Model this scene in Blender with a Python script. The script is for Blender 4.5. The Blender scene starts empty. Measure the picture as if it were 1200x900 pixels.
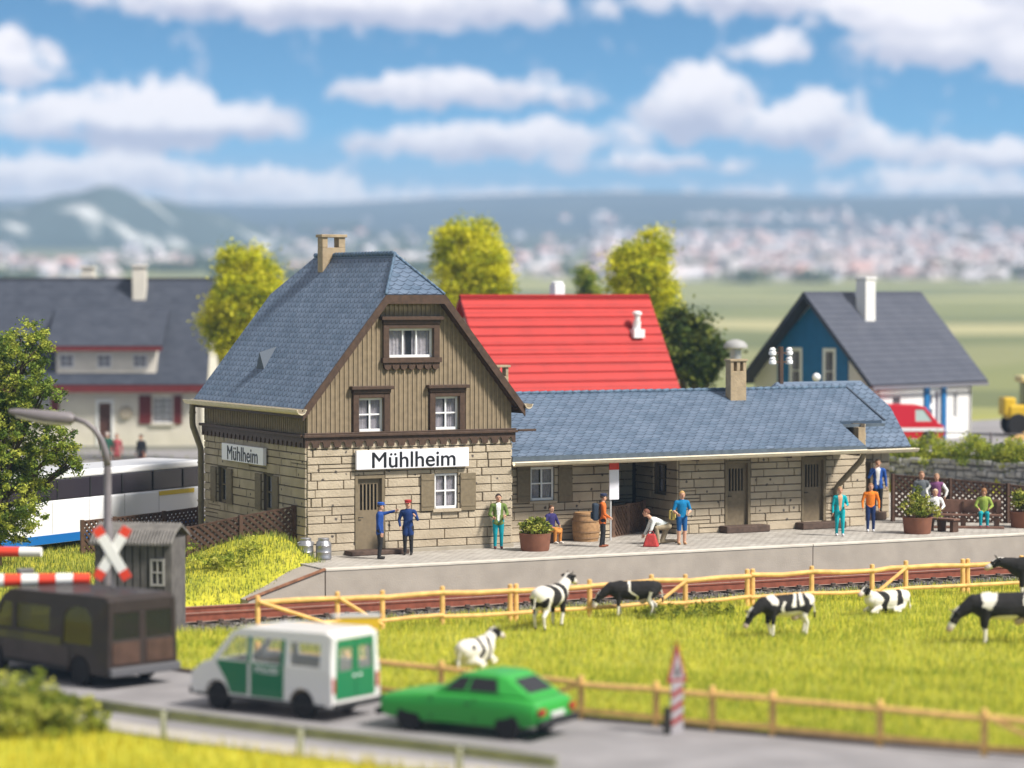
import bpy, bmesh, math, random
import numpy as np
from mathutils import Vector, Matrix
from mathutils.geometry import delaunay_2d_cdt

SC = bpy.context.scene
COL = SC.collection
rnd = random.Random(11)
R_ = math.radians

# ------------------------------------------------------------------ materials
MATS = {}
def mat(name, col, rough=0.7, noise=0.0, scale=3.0, bump=0.0, bscale=30.0, metal=0.0, col2=None, spec=0.35, coat=0.0, trans=0.0, alpha=1.0, emit=None):
    if name in MATS: return MATS[name]
    m = bpy.data.materials.new(name); m.use_nodes = True
    nt = m.node_tree; b = nt.nodes['Principled BSDF']
    b.inputs['Roughness'].default_value = rough
    b.inputs['Metallic'].default_value = metal
    b.inputs['Specular IOR Level'].default_value = spec
    b.inputs['Coat Weight'].default_value = coat
    if trans: b.inputs['Transmission Weight'].default_value = trans
    if alpha < 1: b.inputs['Alpha'].default_value = alpha
    c = (*col, 1)
    b.inputs['Base Color'].default_value = c
    if noise or col2 is not None or bump:
        tc = nt.nodes.new('ShaderNodeTexCoord')
    if noise or col2 is not None:
        n = nt.nodes.new('ShaderNodeTexNoise'); n.inputs['Scale'].default_value = scale; n.inputs['Detail'].default_value = 5
        nt.links.new(tc.outputs['Object'], n.inputs['Vector'])
        rp = nt.nodes.new('ShaderNodeValToRGB'); e = rp.color_ramp.elements
        e[0].position = .32; e[1].position = .68
        if col2 is None:
            e[0].color = (*[x*(1-noise) for x in col], 1); e[1].color = (*[min(1, x*(1+noise)) for x in col], 1)
        else:
            e[0].color = c; e[1].color = (*col2, 1)
        nt.links.new(n.outputs['Fac'], rp.inputs['Fac']); nt.links.new(rp.outputs['Color'], b.inputs['Base Color'])
    if bump:
        n2 = nt.nodes.new('ShaderNodeTexNoise'); n2.inputs['Scale'].default_value = bscale; n2.inputs['Detail'].default_value = 6
        nt.links.new(tc.outputs['Object'], n2.inputs['Vector'])
        bp = nt.nodes.new('ShaderNodeBump'); bp.inputs['Strength'].default_value = bump; bp.inputs['Distance'].default_value = .03
        nt.links.new(n2.outputs['Fac'], bp.inputs['Height']); nt.links.new(bp.outputs['Normal'], b.inputs['Normal'])
    MATS[name] = m
    return m

def tile_mat(name, c1, c2, gap, w=.27, h=.2, style=0, rough=.55):
    """roof covering laid in the roof's own UV metres: style 0 rounded scale tiles, 1 plain sheets"""
    m = bpy.data.materials.new(name); m.use_nodes = True; nt = m.node_tree; b = nt.nodes['Principled BSDF']; L = nt.links
    b.inputs['Roughness'].default_value = rough; b.inputs['Specular IOR Level'].default_value = .3
    def mth(op, *a):
        n = nt.nodes.new('ShaderNodeMath'); n.operation = op
        for i, x in enumerate(a):
            if isinstance(x, (int, float)): n.inputs[i].default_value = x
            else: L.new(x, n.inputs[i])
        return n.outputs[0]
    uv = nt.nodes.new('ShaderNodeUVMap'); sx = nt.nodes.new('ShaderNodeSeparateXYZ'); L.new(uv.outputs['UV'], sx.inputs[0])
    vv = mth('DIVIDE', sx.outputs['Y'], h); row = mth('FLOOR', vv); t = mth('FRACT', vv)
    uu = mth('ADD', mth('DIVIDE', sx.outputs['X'], w), mth('MULTIPLY', mth('MODULO', row, 2.0), .5))
    fu = mth('SUBTRACT', mth('MULTIPLY', mth('FRACT', uu), 2.0), 1.0)
    e = mth('MULTIPLY', mth('MULTIPLY', fu, fu), .55 if style == 0 else .0)
    d = mth('FRACT', mth('ADD', mth('SUBTRACT', t, e), 1.0))
    cell = nt.nodes.new('ShaderNodeCombineXYZ'); L.new(mth('FLOOR', uu), cell.inputs[0]); L.new(row, cell.inputs[1])
    wn = nt.nodes.new('ShaderNodeTexWhiteNoise'); L.new(cell.outputs[0], wn.inputs['Vector'])
    mc = nt.nodes.new('ShaderNodeMixRGB'); mc.inputs['Color1'].default_value = (*c1, 1); mc.inputs['Color2'].default_value = (*c2, 1); L.new(wn.outputs['Value'], mc.inputs['Fac'])
    gp = nt.nodes.new('ShaderNodeMapRange'); gp.inputs['From Min'].default_value = .06; gp.inputs['From Max'].default_value = .22; L.new(d, gp.inputs['Value'])
    mg = nt.nodes.new('ShaderNodeMixRGB'); mg.inputs['Color1'].default_value = (*gap, 1); L.new(gp.outputs[0], mg.inputs['Fac']); L.new(mc.outputs[0], mg.inputs['Color2'])  # dark line along each course edge: overlap shadow put into the colour
    n = nt.nodes.new('ShaderNodeTexNoise'); n.inputs['Scale'].default_value = 1.1; n.inputs['Detail'].default_value = 6; L.new(uv.outputs['UV'], n.inputs['Vector'])
    rp = nt.nodes.new('ShaderNodeValToRGB'); rp.color_ramp.elements[0].position = .3; rp.color_ramp.elements[1].position = .7
    rp.color_ramp.elements[0].color = (.68, .70, .74, 1); rp.color_ramp.elements[1].color = (1.15, 1.12, 1.1, 1); L.new(n.outputs['Fac'], rp.inputs['Fac'])
    mx = nt.nodes.new('ShaderNodeMixRGB'); mx.blend_type = 'MULTIPLY'; mx.inputs['Fac'].default_value = .5; L.new(mg.outputs[0], mx.inputs['Color1']); L.new(rp.outputs['Color'], mx.inputs['Color2'])
    L.new(mx.outputs['Color'], b.inputs['Base Color'])
    bp = nt.nodes.new('ShaderNodeBump'); bp.inputs['Strength'].default_value = .8; bp.inputs['Distance'].default_value = .05
    L.new(mth('SUBTRACT', 1.0, d), bp.inputs['Height']); L.new(bp.outputs['Normal'], b.inputs['Normal'])
    MATS[name] = m
    return m

def attr_mat(name, rough=.75, trans=.0, spec=.2):
    m = bpy.data.materials.new(name); m.use_nodes = True; nt = m.node_tree; b = nt.nodes['Principled BSDF']
    a = nt.nodes.new('ShaderNodeAttribute'); a.attribute_name = 'tint'
    nt.links.new(a.outputs['Color'], b.inputs['Base Color'])
    b.inputs['Roughness'].default_value = rough; b.inputs['Specular IOR Level'].default_value = spec
    if trans:
        out = nt.nodes['Material Output']
        t = nt.nodes.new('ShaderNodeBsdfTranslucent'); nt.links.new(a.outputs['Color'], t.inputs['Color'])
        ms = nt.nodes.new('ShaderNodeMixShader'); ms.inputs[0].default_value = trans
        nt.links.new(b.outputs[0], ms.inputs[1]); nt.links.new(t.outputs[0], ms.inputs[2]); nt.links.new(ms.outputs[0], out.inputs[0])
    MATS[name] = m
    return m

# ------------------------------------------------------------------ objects
def tag(o, label=None, cat=None, group=None, kind=None):
    if label: o['label'] = label
    if cat: o['category'] = cat
    if group: o['group'] = group
    if kind: o['kind'] = kind
    return o

def thing(name, label, cat, loc=(0, 0, 0), rot=0.0, group=None):
    o = bpy.data.objects.new(name, None); COL.objects.link(o)
    o.location = loc; o.rotation_euler = (0, 0, rot); o.empty_display_size = .3
    return tag(o, label, cat, group)

def dup(root, loc, rot=None, label=None):
    def cp(o, parent):
        c = o.copy(); COL.objects.link(c)
        if parent is not None: c.parent = parent
        for ch in list(o.children): cp(ch, c)
        return c
    r = cp(root, None); r.location = loc
    if rot is not None: r.rotation_euler = (0, 0, rot)
    if label: r['label'] = label
    return r

class MB:
    """collects shapes into one mesh; O is an origin subtracted from every point"""
    def __init__(s, O=(0, 0, 0)):
        s.v = []; s.f = []; s.m = []; s.uv = {}; s.O = Vector(O)
    def add(s, vs, fs, mi=0, uvs=None):
        n = len(s.v); s.v.extend([tuple(Vector(p) - s.O) for p in vs])
        for k, f in enumerate(fs):
            s.f.append([n + i for i in f]); s.m.append(mi)
            if uvs is not None: s.uv[len(s.f) - 1] = uvs[k]
    def hexa(s, p, mi=0):   # 8 points, bottom loop then top loop
        s.add(p, [(3, 2, 1, 0), (4, 5, 6, 7), (0, 1, 5, 4), (1, 2, 6, 5), (2, 3, 7, 6), (3, 0, 4, 7)], mi)
    def box(s, x0, x1, y0, y1, z0, z1, mi=0):
        s.hexa([(x0, y0, z0), (x1, y0, z0), (x1, y1, z0), (x0, y1, z0), (x0, y0, z1), (x1, y0, z1), (x1, y1, z1), (x0, y1, z1)], mi)
    def wbox(s, fr, u0, u1, v0, v1, d0, d1, mi=0, ch=0.0):
        """box on a wall frame fr=(origin, u dir, outward normal); d outward"""
        o, U, N = fr; Z = Vector((0, 0, 1))
        P = lambda u, v, d: o + U*u + Z*v + N*d
        s.hexa([P(u0, v0, d0), P(u1, v0, d0), P(u1, v0+0, d1) if not ch else P(u1-ch, v0+ch, d1), P(u0, v0, d1) if not ch else P(u0+ch, v0+ch, d1),
                P(u0, v1, d0), P(u1, v1, d0), P(u1, v1, d1) if not ch else P(u1-ch, v1-ch, d1), P(u0, v1, d1) if not ch else P(u0+ch, v1-ch, d1)], mi)
    def bar(s, a, b, w, h=None, mi=0, up=(0, 0, 1)):
        a = Vector(a); b = Vector(b); h = h or w; d = (b - a).normalized(); up = Vector(up)
        if abs(d.dot(up)) > .95: up = Vector((0, 1, 0)) if abs(d.y) < .9 else Vector((1, 0, 0))
        x = d.cross(up).normalized()*w/2; y = x.cross(d).normalized()*h/2
        s.hexa([a-x-y, a+x-y, b+x-y, b-x-y, a-x+y, a+x+y, b+x+y, b-x+y], mi)
    def tube(s, pts, r, n=8, mi=0, cap=True):
        pts = [Vector(p) for p in pts]; rs = r if isinstance(r, (list, tuple)) else [r]*len(pts)
        rings = []; ref = None
        for i, p in enumerate(pts):
            d = (pts[min(i+1, len(pts)-1)] - pts[max(i-1, 0)]).normalized()
            if ref is None:
                ref = Vector((0, 0, 1)) if abs(d.z) < .9 else Vector((1, 0, 0))
            x = d.cross(ref).normalized(); y = x.cross(d).normalized(); ref = y
            rings.append([p + x*rs[i]*math.cos(2*math.pi*k/n) + y*rs[i]*math.sin(2*math.pi*k/n) for k in range(n)])
        vs = [q for r_ in rings for q in r_]; fs = []
        for i in range(len(pts)-1):
            for k in range(n):
                fs.append((i*n+k, i*n+(k+1) % n, (i+1)*n+(k+1) % n, (i+1)*n+k))
        if cap:
            fs.append(tuple(range(n))[::-1]); fs.append(tuple(range((len(pts)-1)*n, len(pts)*n)))
        s.add(vs, fs, mi)
    def lathe(s, c, prof, n=20, mi=0, axis='z'):
        c = Vector(c); vs = []; fs = []
        for (r, z) in prof:
            for k in range(n):
                a = 2*math.pi*k/n
                q = {'z': (r*math.cos(a), r*math.sin(a), z), 'y': (r*math.cos(a), z, r*math.sin(a)), 'x': (z, r*math.cos(a), r*math.sin(a))}[axis]
                vs.append(c + Vector(q))
        for i in range(len(prof)-1):
            for k in range(n):
                fs.append((i*n+k, i*n+(k+1) % n, (i+1)*n+(k+1) % n, (i+1)*n+k))
        fs.append(tuple(range(n))[::-1]); fs.append(tuple(range((len(prof)-1)*n, len(prof)*n)))
        s.add(vs, fs, mi)
    def ell(s, c, r, n=12, k=8, mi=0, M=None):
        c = Vector(c); vs = []; fs = []
        for i in range(k+1):
            t = math.pi*i/k
            for j in range(n):
                a = 2*math.pi*j/n
                q = Vector((r[0]*math.sin(t)*math.cos(a), r[1]*math.sin(t)*math.sin(a), r[2]*math.cos(t)))
                vs.append(c + (M @ q if M is not None else q))
        for i in range(k):
            for j in range(n):
                fs.append((i*n+j, (i+1)*n+j, (i+1)*n+(j+1) % n, i*n+(j+1) % n))
        s.add(vs, fs, mi)
    def poly(s, fr, outline, holes, d0, d1, mi=0):
        """flat plate with holes on a wall frame, between depths d0 and d1 (outward)"""
        o, U, N = fr; Z = Vector((0, 0, 1))
        loops = [outline] + list(holes); pts = []; edges = []
        for L in loops:
            b = len(pts); pts += [Vector((p[0], p[1])) for p in L]
            edges += [(b+i, b+(i+1) % len(L)) for i in range(len(L))]
        ov, oe, of, _, _, _ = delaunay_2d_cdt(pts, edges, [], 1, 1e-6)
        def inside(x, y, L):
            c = False; j = len(L)-1
            for i in range(len(L)):
                if (L[i][1] > y) != (L[j][1] > y) and x < (L[j][0]-L[i][0])*(y-L[i][1])/(L[j][1]-L[i][1])+L[i][0]: c = not c
                j = i
            return c
        keep = []
        for f in of:
            cx = sum(ov[i].x for i in f)/len(f); cy = sum(ov[i].y for i in f)/len(f)
            if inside(cx, cy, outline) and not any(inside(cx, cy, h) for h in holes): keep.append(list(f))
        n = len(ov)
        P = lambda p, d: o + U*p.x + Z*p.y + N*d
        vs = [P(p, d1) for p in ov] + [P(p, d0) for p in ov]
        flip = U.cross(Z).dot(N) < 0
        fs = []
        for f in keep:
            g = f if not flip else f[::-1]
            fs.append(tuple(g)); fs.append(tuple(i+n for i in g[::-1]))
        cnt = {}
        for f in keep:
            for i in range(len(f)):
                e = (f[i], f[(i+1) % len(f)]); cnt[e] = 1
        for (a, b) in list(cnt):
            if (b, a) not in cnt:
                q = (a, a+n, b+n, b); fs.append(q if not flip else q[::-1])
        s.add(vs, fs, mi)
    def build(s, name, mats, parent=None, bevel=0.0, smooth=False, seg=2):
        me = bpy.data.meshes.new(name); me.from_pydata(s.v, [], s.f)
        for m in (mats if isinstance(mats, (list, tuple)) else [mats]): me.materials.append(m)
        if len(set(s.m)) > 1 or (s.m and s.m[0]): me.polygons.foreach_set('material_index', s.m)
        if s.uv:
            ul = me.uv_layers.new(name='UVMap')
            for fi, uvs in s.uv.items():
                p = me.polygons[fi]
                for k, li in enumerate(p.loop_indices): ul.data[li].uv = uvs[k]
        if smooth: me.polygons.foreach_set('use_smooth', [True]*len(me.polygons))
        me.update()
        if smooth == 'auto':
            me.set_sharp_from_angle(angle=R_(40))
        o = bpy.data.objects.new(name, me); COL.objects.link(o)
        if parent is not None: o.parent = parent
        if bevel:
            md = o.modifiers.new('bev', 'BEVEL'); md.width = bevel; md.segments = seg; md.limit_method = 'ANGLE'; md.angle_limit = R_(35)
        return o

def baked(o):
    """replace an object's mesh by its evaluated one and drop the modifiers"""
    dg = bpy.context.evaluated_depsgraph_get(); dg.update()
    me = bpy.data.meshes.new_from_object(o.evaluated_get(dg)); me.name = o.data.name
    o.modifiers.clear(); o.data = me
    return o

def text_part(name, body, size, M, mt, parent=None, ext=.008, bold=0.0, xs=1.0):
    cu = bpy.data.curves.new('t', 'FONT'); cu.body = body; cu.size = size; cu.extrude = ext; cu.align_x = 'CENTER'; cu.align_y = 'CENTER'; cu.offset = 0
    t = bpy.data.objects.new('t', cu); COL.objects.link(t)
    dg = bpy.context.evaluated_depsgraph_get(); dg.update()
    me = bpy.data.meshes.new_from_object(t.evaluated_get(dg)); me.name = name
    bpy.data.objects.remove(t)
    bm = bmesh.new()
    for q, (dx, dy) in enumerate(((0, 0), (bold, 0), (-bold, 0), (0, bold), (0, -bold))[:5 if bold else 1]):
        k0 = len(bm.verts); bm.from_mesh(me); bm.verts.ensure_lookup_table()
        for v in bm.verts[k0:]: v.co += Vector((dx, dy, -.0012*q))
    bm.to_mesh(me); bm.free()
    me.transform(M @ Matrix.Diagonal((xs, 1, 1, 1)))
    me.materials.clear(); me.materials.append(mt)
    o = bpy.data.objects.new(name, me); COL.objects.link(o); o.parent = parent
    return o

def frame(o, U, N): return (Vector(o), Vector(U).normalized(), Vector(N).normalized())
def wall_matrix(fr, u, v, d):
    o, U, N = fr; Z = Vector((0, 0, 1)); p = o + U*u + Z*v + N*d
    return Matrix(((U.x, Z.x, N.x, p.x), (U.y, Z.y, N.y, p.y), (U.z, Z.z, N.z, p.z), (0, 0, 0, 1)))
def rect(u0, u1, v0, v1): return [(u0, v0), (u1, v0), (u1, v1), (u0, v1)]

def scatter(name, verts, faces_n, tints, mt, parent=None):
    """fast mesh from arrays: verts (N,k,3) one face of k corners each, tints (N,3)"""
    N, k, _ = verts.shape
    me = bpy.data.meshes.new(name)
    me.vertices.add(N*k); me.vertices.foreach_set('co', verts.reshape(-1).astype(np.float32))
    me.loops.add(N*k); me.loops.foreach_set('vertex_index', np.arange(N*k, dtype=np.int32))
    me.polygons.add(N); me.polygons.foreach_set('loop_start', np.arange(0, N*k, k, dtype=np.int32))
    me.polygons.foreach_set('loop_total', np.full(N, k, dtype=np.int32))
    a = me.attributes.new('tint', 'FLOAT_COLOR', 'POINT')
    c = np.ones((N, k, 4), np.float32); c[:, :, :3] = tints[:, None, :]
    a.data.foreach_set('color', c.reshape(-1))
    me.materials.append(mt); me.update(calc_edges=True); me.validate()
    o = bpy.data.objects.new(name, me); COL.objects.link(o); o.parent = parent
    return o
HAZE = 0.00024
# ------------------------------------------------------------------ camera, light, sky
CAM = Vector((-33.24, -78.336, 9.05))
FW = Vector((.45865, .88862, 0)); RT = Vector((.88862, -.45865, 0))
cd = bpy.data.cameras.new('camera'); cam = bpy.data.objects.new('camera', cd); COL.objects.link(cam)
cam.location = CAM; cam.rotation_euler = (R_(90-1.9688), 0, R_(-27.3))
cd.sensor_width = 36; cd.lens = 96; cd.clip_start = 1; cd.clip_end = 9000
cd.dof.use_dof = True; cd.dof.focus_distance = 88; cd.dof.aperture_fstop = .225
SC.camera = cam

S_AZ, S_EL = R_(33), R_(47)       # sun stands in front of the station, to its right
SUN = Vector((math.sin(S_AZ)*math.cos(S_EL), -math.cos(S_AZ)*math.cos(S_EL), math.sin(S_EL)))
sl = bpy.data.lights.new('sun', 'SUN'); sl.energy = 4.9; sl.angle = R_(11); sl.color = (1, .95, .87)
so = bpy.data.objects.new('sun', sl); COL.objects.link(so)
so.rotation_euler = SUN.to_track_quat('Z', 'Y').to_euler(); so.location = (0, -40, 60)

W = bpy.data.worlds.new('World'); SC.world = W; W.use_nodes = True
nt = W.node_tree; nd = nt.nodes; lk = nt.links
bg = nd['Background']; bg.inputs['Strength'].default_value = .098
def M_(op, a, b=None, c=None):
    n = nd.new('ShaderNodeMath'); n.operation = op
    for i, x in enumerate((a, b, c)):
        if x is None: continue
        if isinstance(x, (int, float)): n.inputs[i].default_value = x
        else: lk.new(x, n.inputs[i])
    return n.outputs[0]
tc = nd.new('ShaderNodeTexCoord')
mp = nd.new('ShaderNodeMapping'); mp.inputs['Scale'].default_value = (1, 1, 4.5)
lk.new(tc.outputs['Generated'], mp.inputs['Vector'])
sky = nd.new('ShaderNodeTexSky'); sky.sky_type = 'NISHITA'; sky.sun_disc = False
sky.sun_elevation = S_EL; sky.sun_rotation = math.atan2(SUN.x, SUN.y); sky.air_density = 1.2; sky.dust_density = .1; sky.ozone_density = 2.5
lk.new(mp.outputs[0], sky.inputs['Vector'])
# azimuth (rad, from the compass bearing the valley opens to) and elevation
def dotp(v):
    n = nd.new('ShaderNodeVectorMath'); n.operation = 'DOT_PRODUCT'; lk.new(tc.outputs['Generated'], n.inputs[0]); n.inputs[1].default_value = v; return n.outputs['Value']
az = M_('ARCTAN2', dotp(RT), dotp(FW)); el = M_('ARCSINE', dotp((0, 0, 1)))
cv = nd.new('ShaderNodeCombineXYZ'); lk.new(az, cv.inputs[0]); lk.new(el, cv.inputs[1])
def noise(scale, detail, rough=.55, zs=1.0):
    m2 = nd.new('ShaderNodeMapping'); m2.inputs['Scale'].default_value = (1, zs, 1); lk.new(cv.outputs[0], m2.inputs['Vector'])
    n = nd.new('ShaderNodeTexNoise'); n.inputs['Scale'].default_value = scale; n.inputs['Detail'].default_value = detail; n.inputs['Roughness'].default_value = rough
    lk.new(m2.outputs[0], n.inputs['Vector']); return n.outputs['Fac']
K = 1/3200.
# cumulus: centre azimuth/elevation, half sizes (all in 1/3200 rad), weight
CL = [(-640, 265, 125, 28, 1.1), (-570, 245, 60, 20, .8), (-425, 190, 110, 44, 1.1), (-560, 195, 120, 26, .8), (-330, 190, 90, 28, .9), (-420, 182, 160, 18, .8),
      (-330, 330, 150, 26, .9), (-150, 325, 260, 30, 1.), (-480, 345, 100, 22, .7), (-80, 228, 140, 22, 1.), (-20, 170, 180, 24, 1.), (60, 222, 50, 16, .7),
      (-480, 125, 160, 26, 1.), (-280, 115, 120, 22, .9), (-640, 120, 120, 20, .8), (-150, 110, 120, 14, .5),
      (215, 205, 72, 44, 1.2), (300, 180, 55, 24, .9), (355, 190, 62, 34, 1.1), (430, 165, 60, 24, .9), (180, 145, 110, 10, .8), (110, 148, 100, 14, .6),
      (330, 335, 190, 24, .9), (520, 280, 140, 36, 1.1), (560, 330, 160, 40, 1.1), (300, 275, 60, 18, .7), (620, 250, 90, 26, .9), (450, 310, 120, 22, .9),
      (-300, 88, 260, 12, .8), (250, 86, 300, 12, .8), (0, 84, 240, 10, .7), (560, 88, 240, 12, .8), (-640, 90, 200, 12, .8), (-200, 100, 170, 14, .8), (60, 105, 160, 12, .7), (-520, 100, 200, 14, .7), (200, 100, 120, 10, .6), (520, 105, 160, 12, .8), (560, 150, 110, 20, 1.), (480, 120, 120, 16, .8), (380, 118, 90, 12, .6), (640, 150, 90, 22, .9), (290, 112, 80, 9, .5),
      (-1000, 200, 200, 60, 1), (-900, 300, 160, 50, 1), (960, 220, 200, 60, 1), (860, 330, 170, 40, 1), (-760, 380, 190, 45, 1), (250, 440, 300, 50, 1), (-400, 460, 300, 45, 1), (800, 470, 260, 50, 1)]
wob = M_('MULTIPLY', M_('SUBTRACT', noise(48, 4, .6), .5), 70*K)
wob2 = M_('MULTIPLY', M_('SUBTRACT', noise(60, 5, .65, 1.), .5), 50*K)
azw = M_('ADD', az, wob); elw = M_('ADD', el, wob2)
D = None; V = None
for (a0, e0, sa, se, w) in CL:
    sa *= 1.08; se *= 1.42
    x = M_('MULTIPLY', M_('SUBTRACT', azw, a0*K), 1/(sa*K))
    y0 = M_('MULTIPLY', M_('SUBTRACT', elw, e0*K), 1/(se*K))
    y = M_('MAXIMUM', y0, M_('MULTIPLY', y0, -1.7))
    q = M_('MULTIPLY_ADD', x, x, M_('MULTIPLY', y, y))
    g = M_('MULTIPLY', M_('MAXIMUM', M_('SUBTRACT', 1.25, q), 0), w)
    gv = M_('MULTIPLY', g, y0)
    D = g if D is None else M_('MAXIMUM', D, g)
    V = gv if V is None else M_('ADD', V, gv)
dens = M_('ADD', D, M_('MULTIPLY', M_('SUBTRACT', noise(74, 7, .66, .95), .52), 3.0))
sm = nd.new('ShaderNodeMapRange'); sm.interpolation_type = 'SMOOTHSTEP'; sm.inputs['From Min'].default_value = .10; sm.inputs['From Max'].default_value = .75; lk.new(dens, sm.inputs['Value'])
# thin veil towards the skyline
veil = nd.new('ShaderNodeMapRange'); veil.inputs['From Min'].default_value = 190*K; veil.inputs['From Max'].default_value = 70*K; veil.inputs['To Max'].default_value = .8; lk.new(el, veil.inputs['Value'])
vs_ = nd.new('ShaderNodeMapRange'); vs_.inputs['From Min'].default_value = -.35; vs_.inputs['From Max'].default_value = .45; lk.new(M_('ADD', V, M_('MULTIPLY', M_('SUBTRACT', noise(36, 5, .6, 1.5), .5), 1.1)), vs_.inputs['Value'])
ccol = nd.new('ShaderNodeMixRGB'); ccol.inputs['Color1'].default_value = (4.3, 4.5, 5.7, 1); ccol.inputs['Color2'].default_value = (8.6, 8.25, 8.5, 1); lk.new(vs_.outputs[0], ccol.inputs['Fac'])
skc = nd.new('ShaderNodeMixRGB'); skc.blend_type = 'MULTIPLY'; skc.inputs['Fac'].default_value = 1; skc.inputs['Color2'].default_value = (.54, 1.08, 1.22, 1); lk.new(sky.outputs[0], skc.inputs['Color1'])
hz = nd.new('ShaderNodeMixRGB'); lk.new(veil.outputs[0], hz.inputs['Fac']); lk.new(skc.outputs[0], hz.inputs['Color1']); hz.inputs['Color2'].default_value = (3.0, 3.4, 4.9, 1)
fin = nd.new('ShaderNodeMixRGB'); lk.new(sm.outputs[0], fin.inputs['Fac']); lk.new(hz.outputs[0], fin.inputs['Color1']); lk.new(ccol.outputs[0], fin.inputs['Color2'])
# pale cover added overhead, out of view, to neutralise the blue ambient light
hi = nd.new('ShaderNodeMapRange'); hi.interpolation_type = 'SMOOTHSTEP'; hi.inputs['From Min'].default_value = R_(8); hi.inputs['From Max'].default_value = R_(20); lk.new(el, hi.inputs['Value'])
overhead_fill = nd.new('ShaderNodeMixRGB'); overhead_fill.inputs['Color2'].default_value = (5.2, 4.8, 4.4, 1); lk.new(M_('MULTIPLY', hi.outputs[0], .8), overhead_fill.inputs['Fac']); lk.new(fin.outputs[0], overhead_fill.inputs['Color1'])
lk.new(overhead_fill.outputs[0], bg.inputs['Color'])
SC.view_settings.view_transform = 'Standard'; SC.view_settings.look = 'None'; SC.view_settings.exposure = .44; SC.view_settings.gamma = 1
SC.render.engine = 'CYCLES'
SC.cycles.use_denoising = True
SC.cycles.max_bounces = 6; SC.cycles.transparent_max_bounces = 12; SC.cycles.caustics_reflective = False; SC.cycles.caustics_refractive = False
# ------------------------------------------------------------------ the station building
PZ = .75
stone_m = mat('sandstone', (.365, .30, .215), .85, scale=1.1, bump=.9, bscale=16, col2=(.50, .42, .31))
joint_m = mat('stone_joint', (.125, .10, .073), .95)
# the chiselled pits of the stone
def pits(m):
    nt = m.node_tree; b = nt.nodes['Principled BSDF']
    tc = nt.nodes.new('ShaderNodeTexCoord')
    vo = nt.nodes.new('ShaderNodeTexVoronoi'); vo.inputs['Scale'].default_value = 2.5; nt.links.new(tc.outputs['Object'], vo.inputs['Vector'])
    nz = nt.nodes.new('ShaderNodeTexNoise'); nz.inputs['Scale'].default_value = 14; nt.links.new(tc.outputs['Object'], nz.inputs['Vector'])
    ad = nt.nodes.new('ShaderNodeMath'); ad.operation = 'MULTIPLY_ADD'; ad.inputs[1].default_value = .16; nt.links.new(nz.outputs['Fac'], ad.inputs[0]); nt.links.new(vo.outputs['Distance'], ad.inputs[2])
    mr = nt.nodes.new('ShaderNodeMapRange'); mr.inputs['From Min'].default_value = .185; mr.inputs['From Max'].default_value = .225; nt.links.new(ad.outputs[0], mr.inputs['Value'])
    src = b.inputs['Base Color'].links[0].from_socket
    mx = nt.nodes.new('ShaderNodeMixRGB'); mx.inputs['Color1'].default_value = (.10, .085, .075, 1); nt.links.new(mr.outputs[0], mx.inputs['Fac']); nt.links.new(src, mx.inputs['Color2'])
    nt.links.new(mx.outputs[0], b.inputs['Base Color'])
pits(stone_m)
board_m = mat('weathered_boards', (.225, .172, .110), .8, noise=.16, scale=5)
batten_m = mat('board_battens', (.26, .20, .13), .8, noise=.12, scale=5)
trim_m = mat('dark_brown_trim', (.070, .040, .026), .6, noise=.25, scale=8)
shutter_m = mat('olive_brown_shutter', (.185, .145, .090), .7, noise=.12, scale=8)
door_m = mat('olive_brown_door', (.200, .155, .098), .7, noise=.12, scale=7)
slot_m = mat('dark_slots', (.02, .017, .014), .6)
white_m = mat('white_paint', (.80, .80, .80), .5)
glass_m = mat('window_glass', (.045, .05, .06), .12, spec=.5, alpha=.22)
curt_m = mat('lilac_curtain', (.70, .66, .72), .9, noise=.18, scale=9)
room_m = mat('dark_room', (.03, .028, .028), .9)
gutter_m = mat('cream_gutter', (.62, .54, .40), .5, noise=.08, scale=6)
pipe_m = mat('olive_downpipe', (.20, .165, .105), .5, noise=.15, scale=6)
chim_m = mat('tan_chimney', (.36, .275, .175), .8, noise=.15, scale=4, bump=.5, bscale=14)
step_m = mat('brown_stone_step', (.085, .055, .042), .8, noise=.25, scale=7, bump=.5)
slate_m = tile_mat('slate_tiles', (.092, .136, .200), (.138, .185, .262), (.020, .032, .054), .34, .21)
lead_m = mat('ridge_lead', (.085, .135, .20), .6, noise=.3, scale=7)
conc_m = mat('concrete_base', (.33, .29, .23), .9, noise=.12, scale=3)

ST = thing('station_building', 'stone railway station with steep blue tiled gable roof and long low side wing', 'station', (0, 0, PZ))
O0 = (0, 0, PZ)
def part(mb, name, m, parent=None, **k): return mb.build(name, m, parent or ST, **k)

def rsub(r, h):
    a, b, c, d = r; e, f_, g, i = h
    if e >= b or f_ <= a or g >= d or i <= c: return [r]
    out = []
    if e > a: out.append((a, e, c, d))
    if f_ < b: out.append((f_, b, c, d))
    m0, m1 = max(a, e), min(b, f_)
    if g > c: out.append((m0, m1, c, g))
    if i < d: out.append((m0, m1, i, d))
    return out

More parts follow.
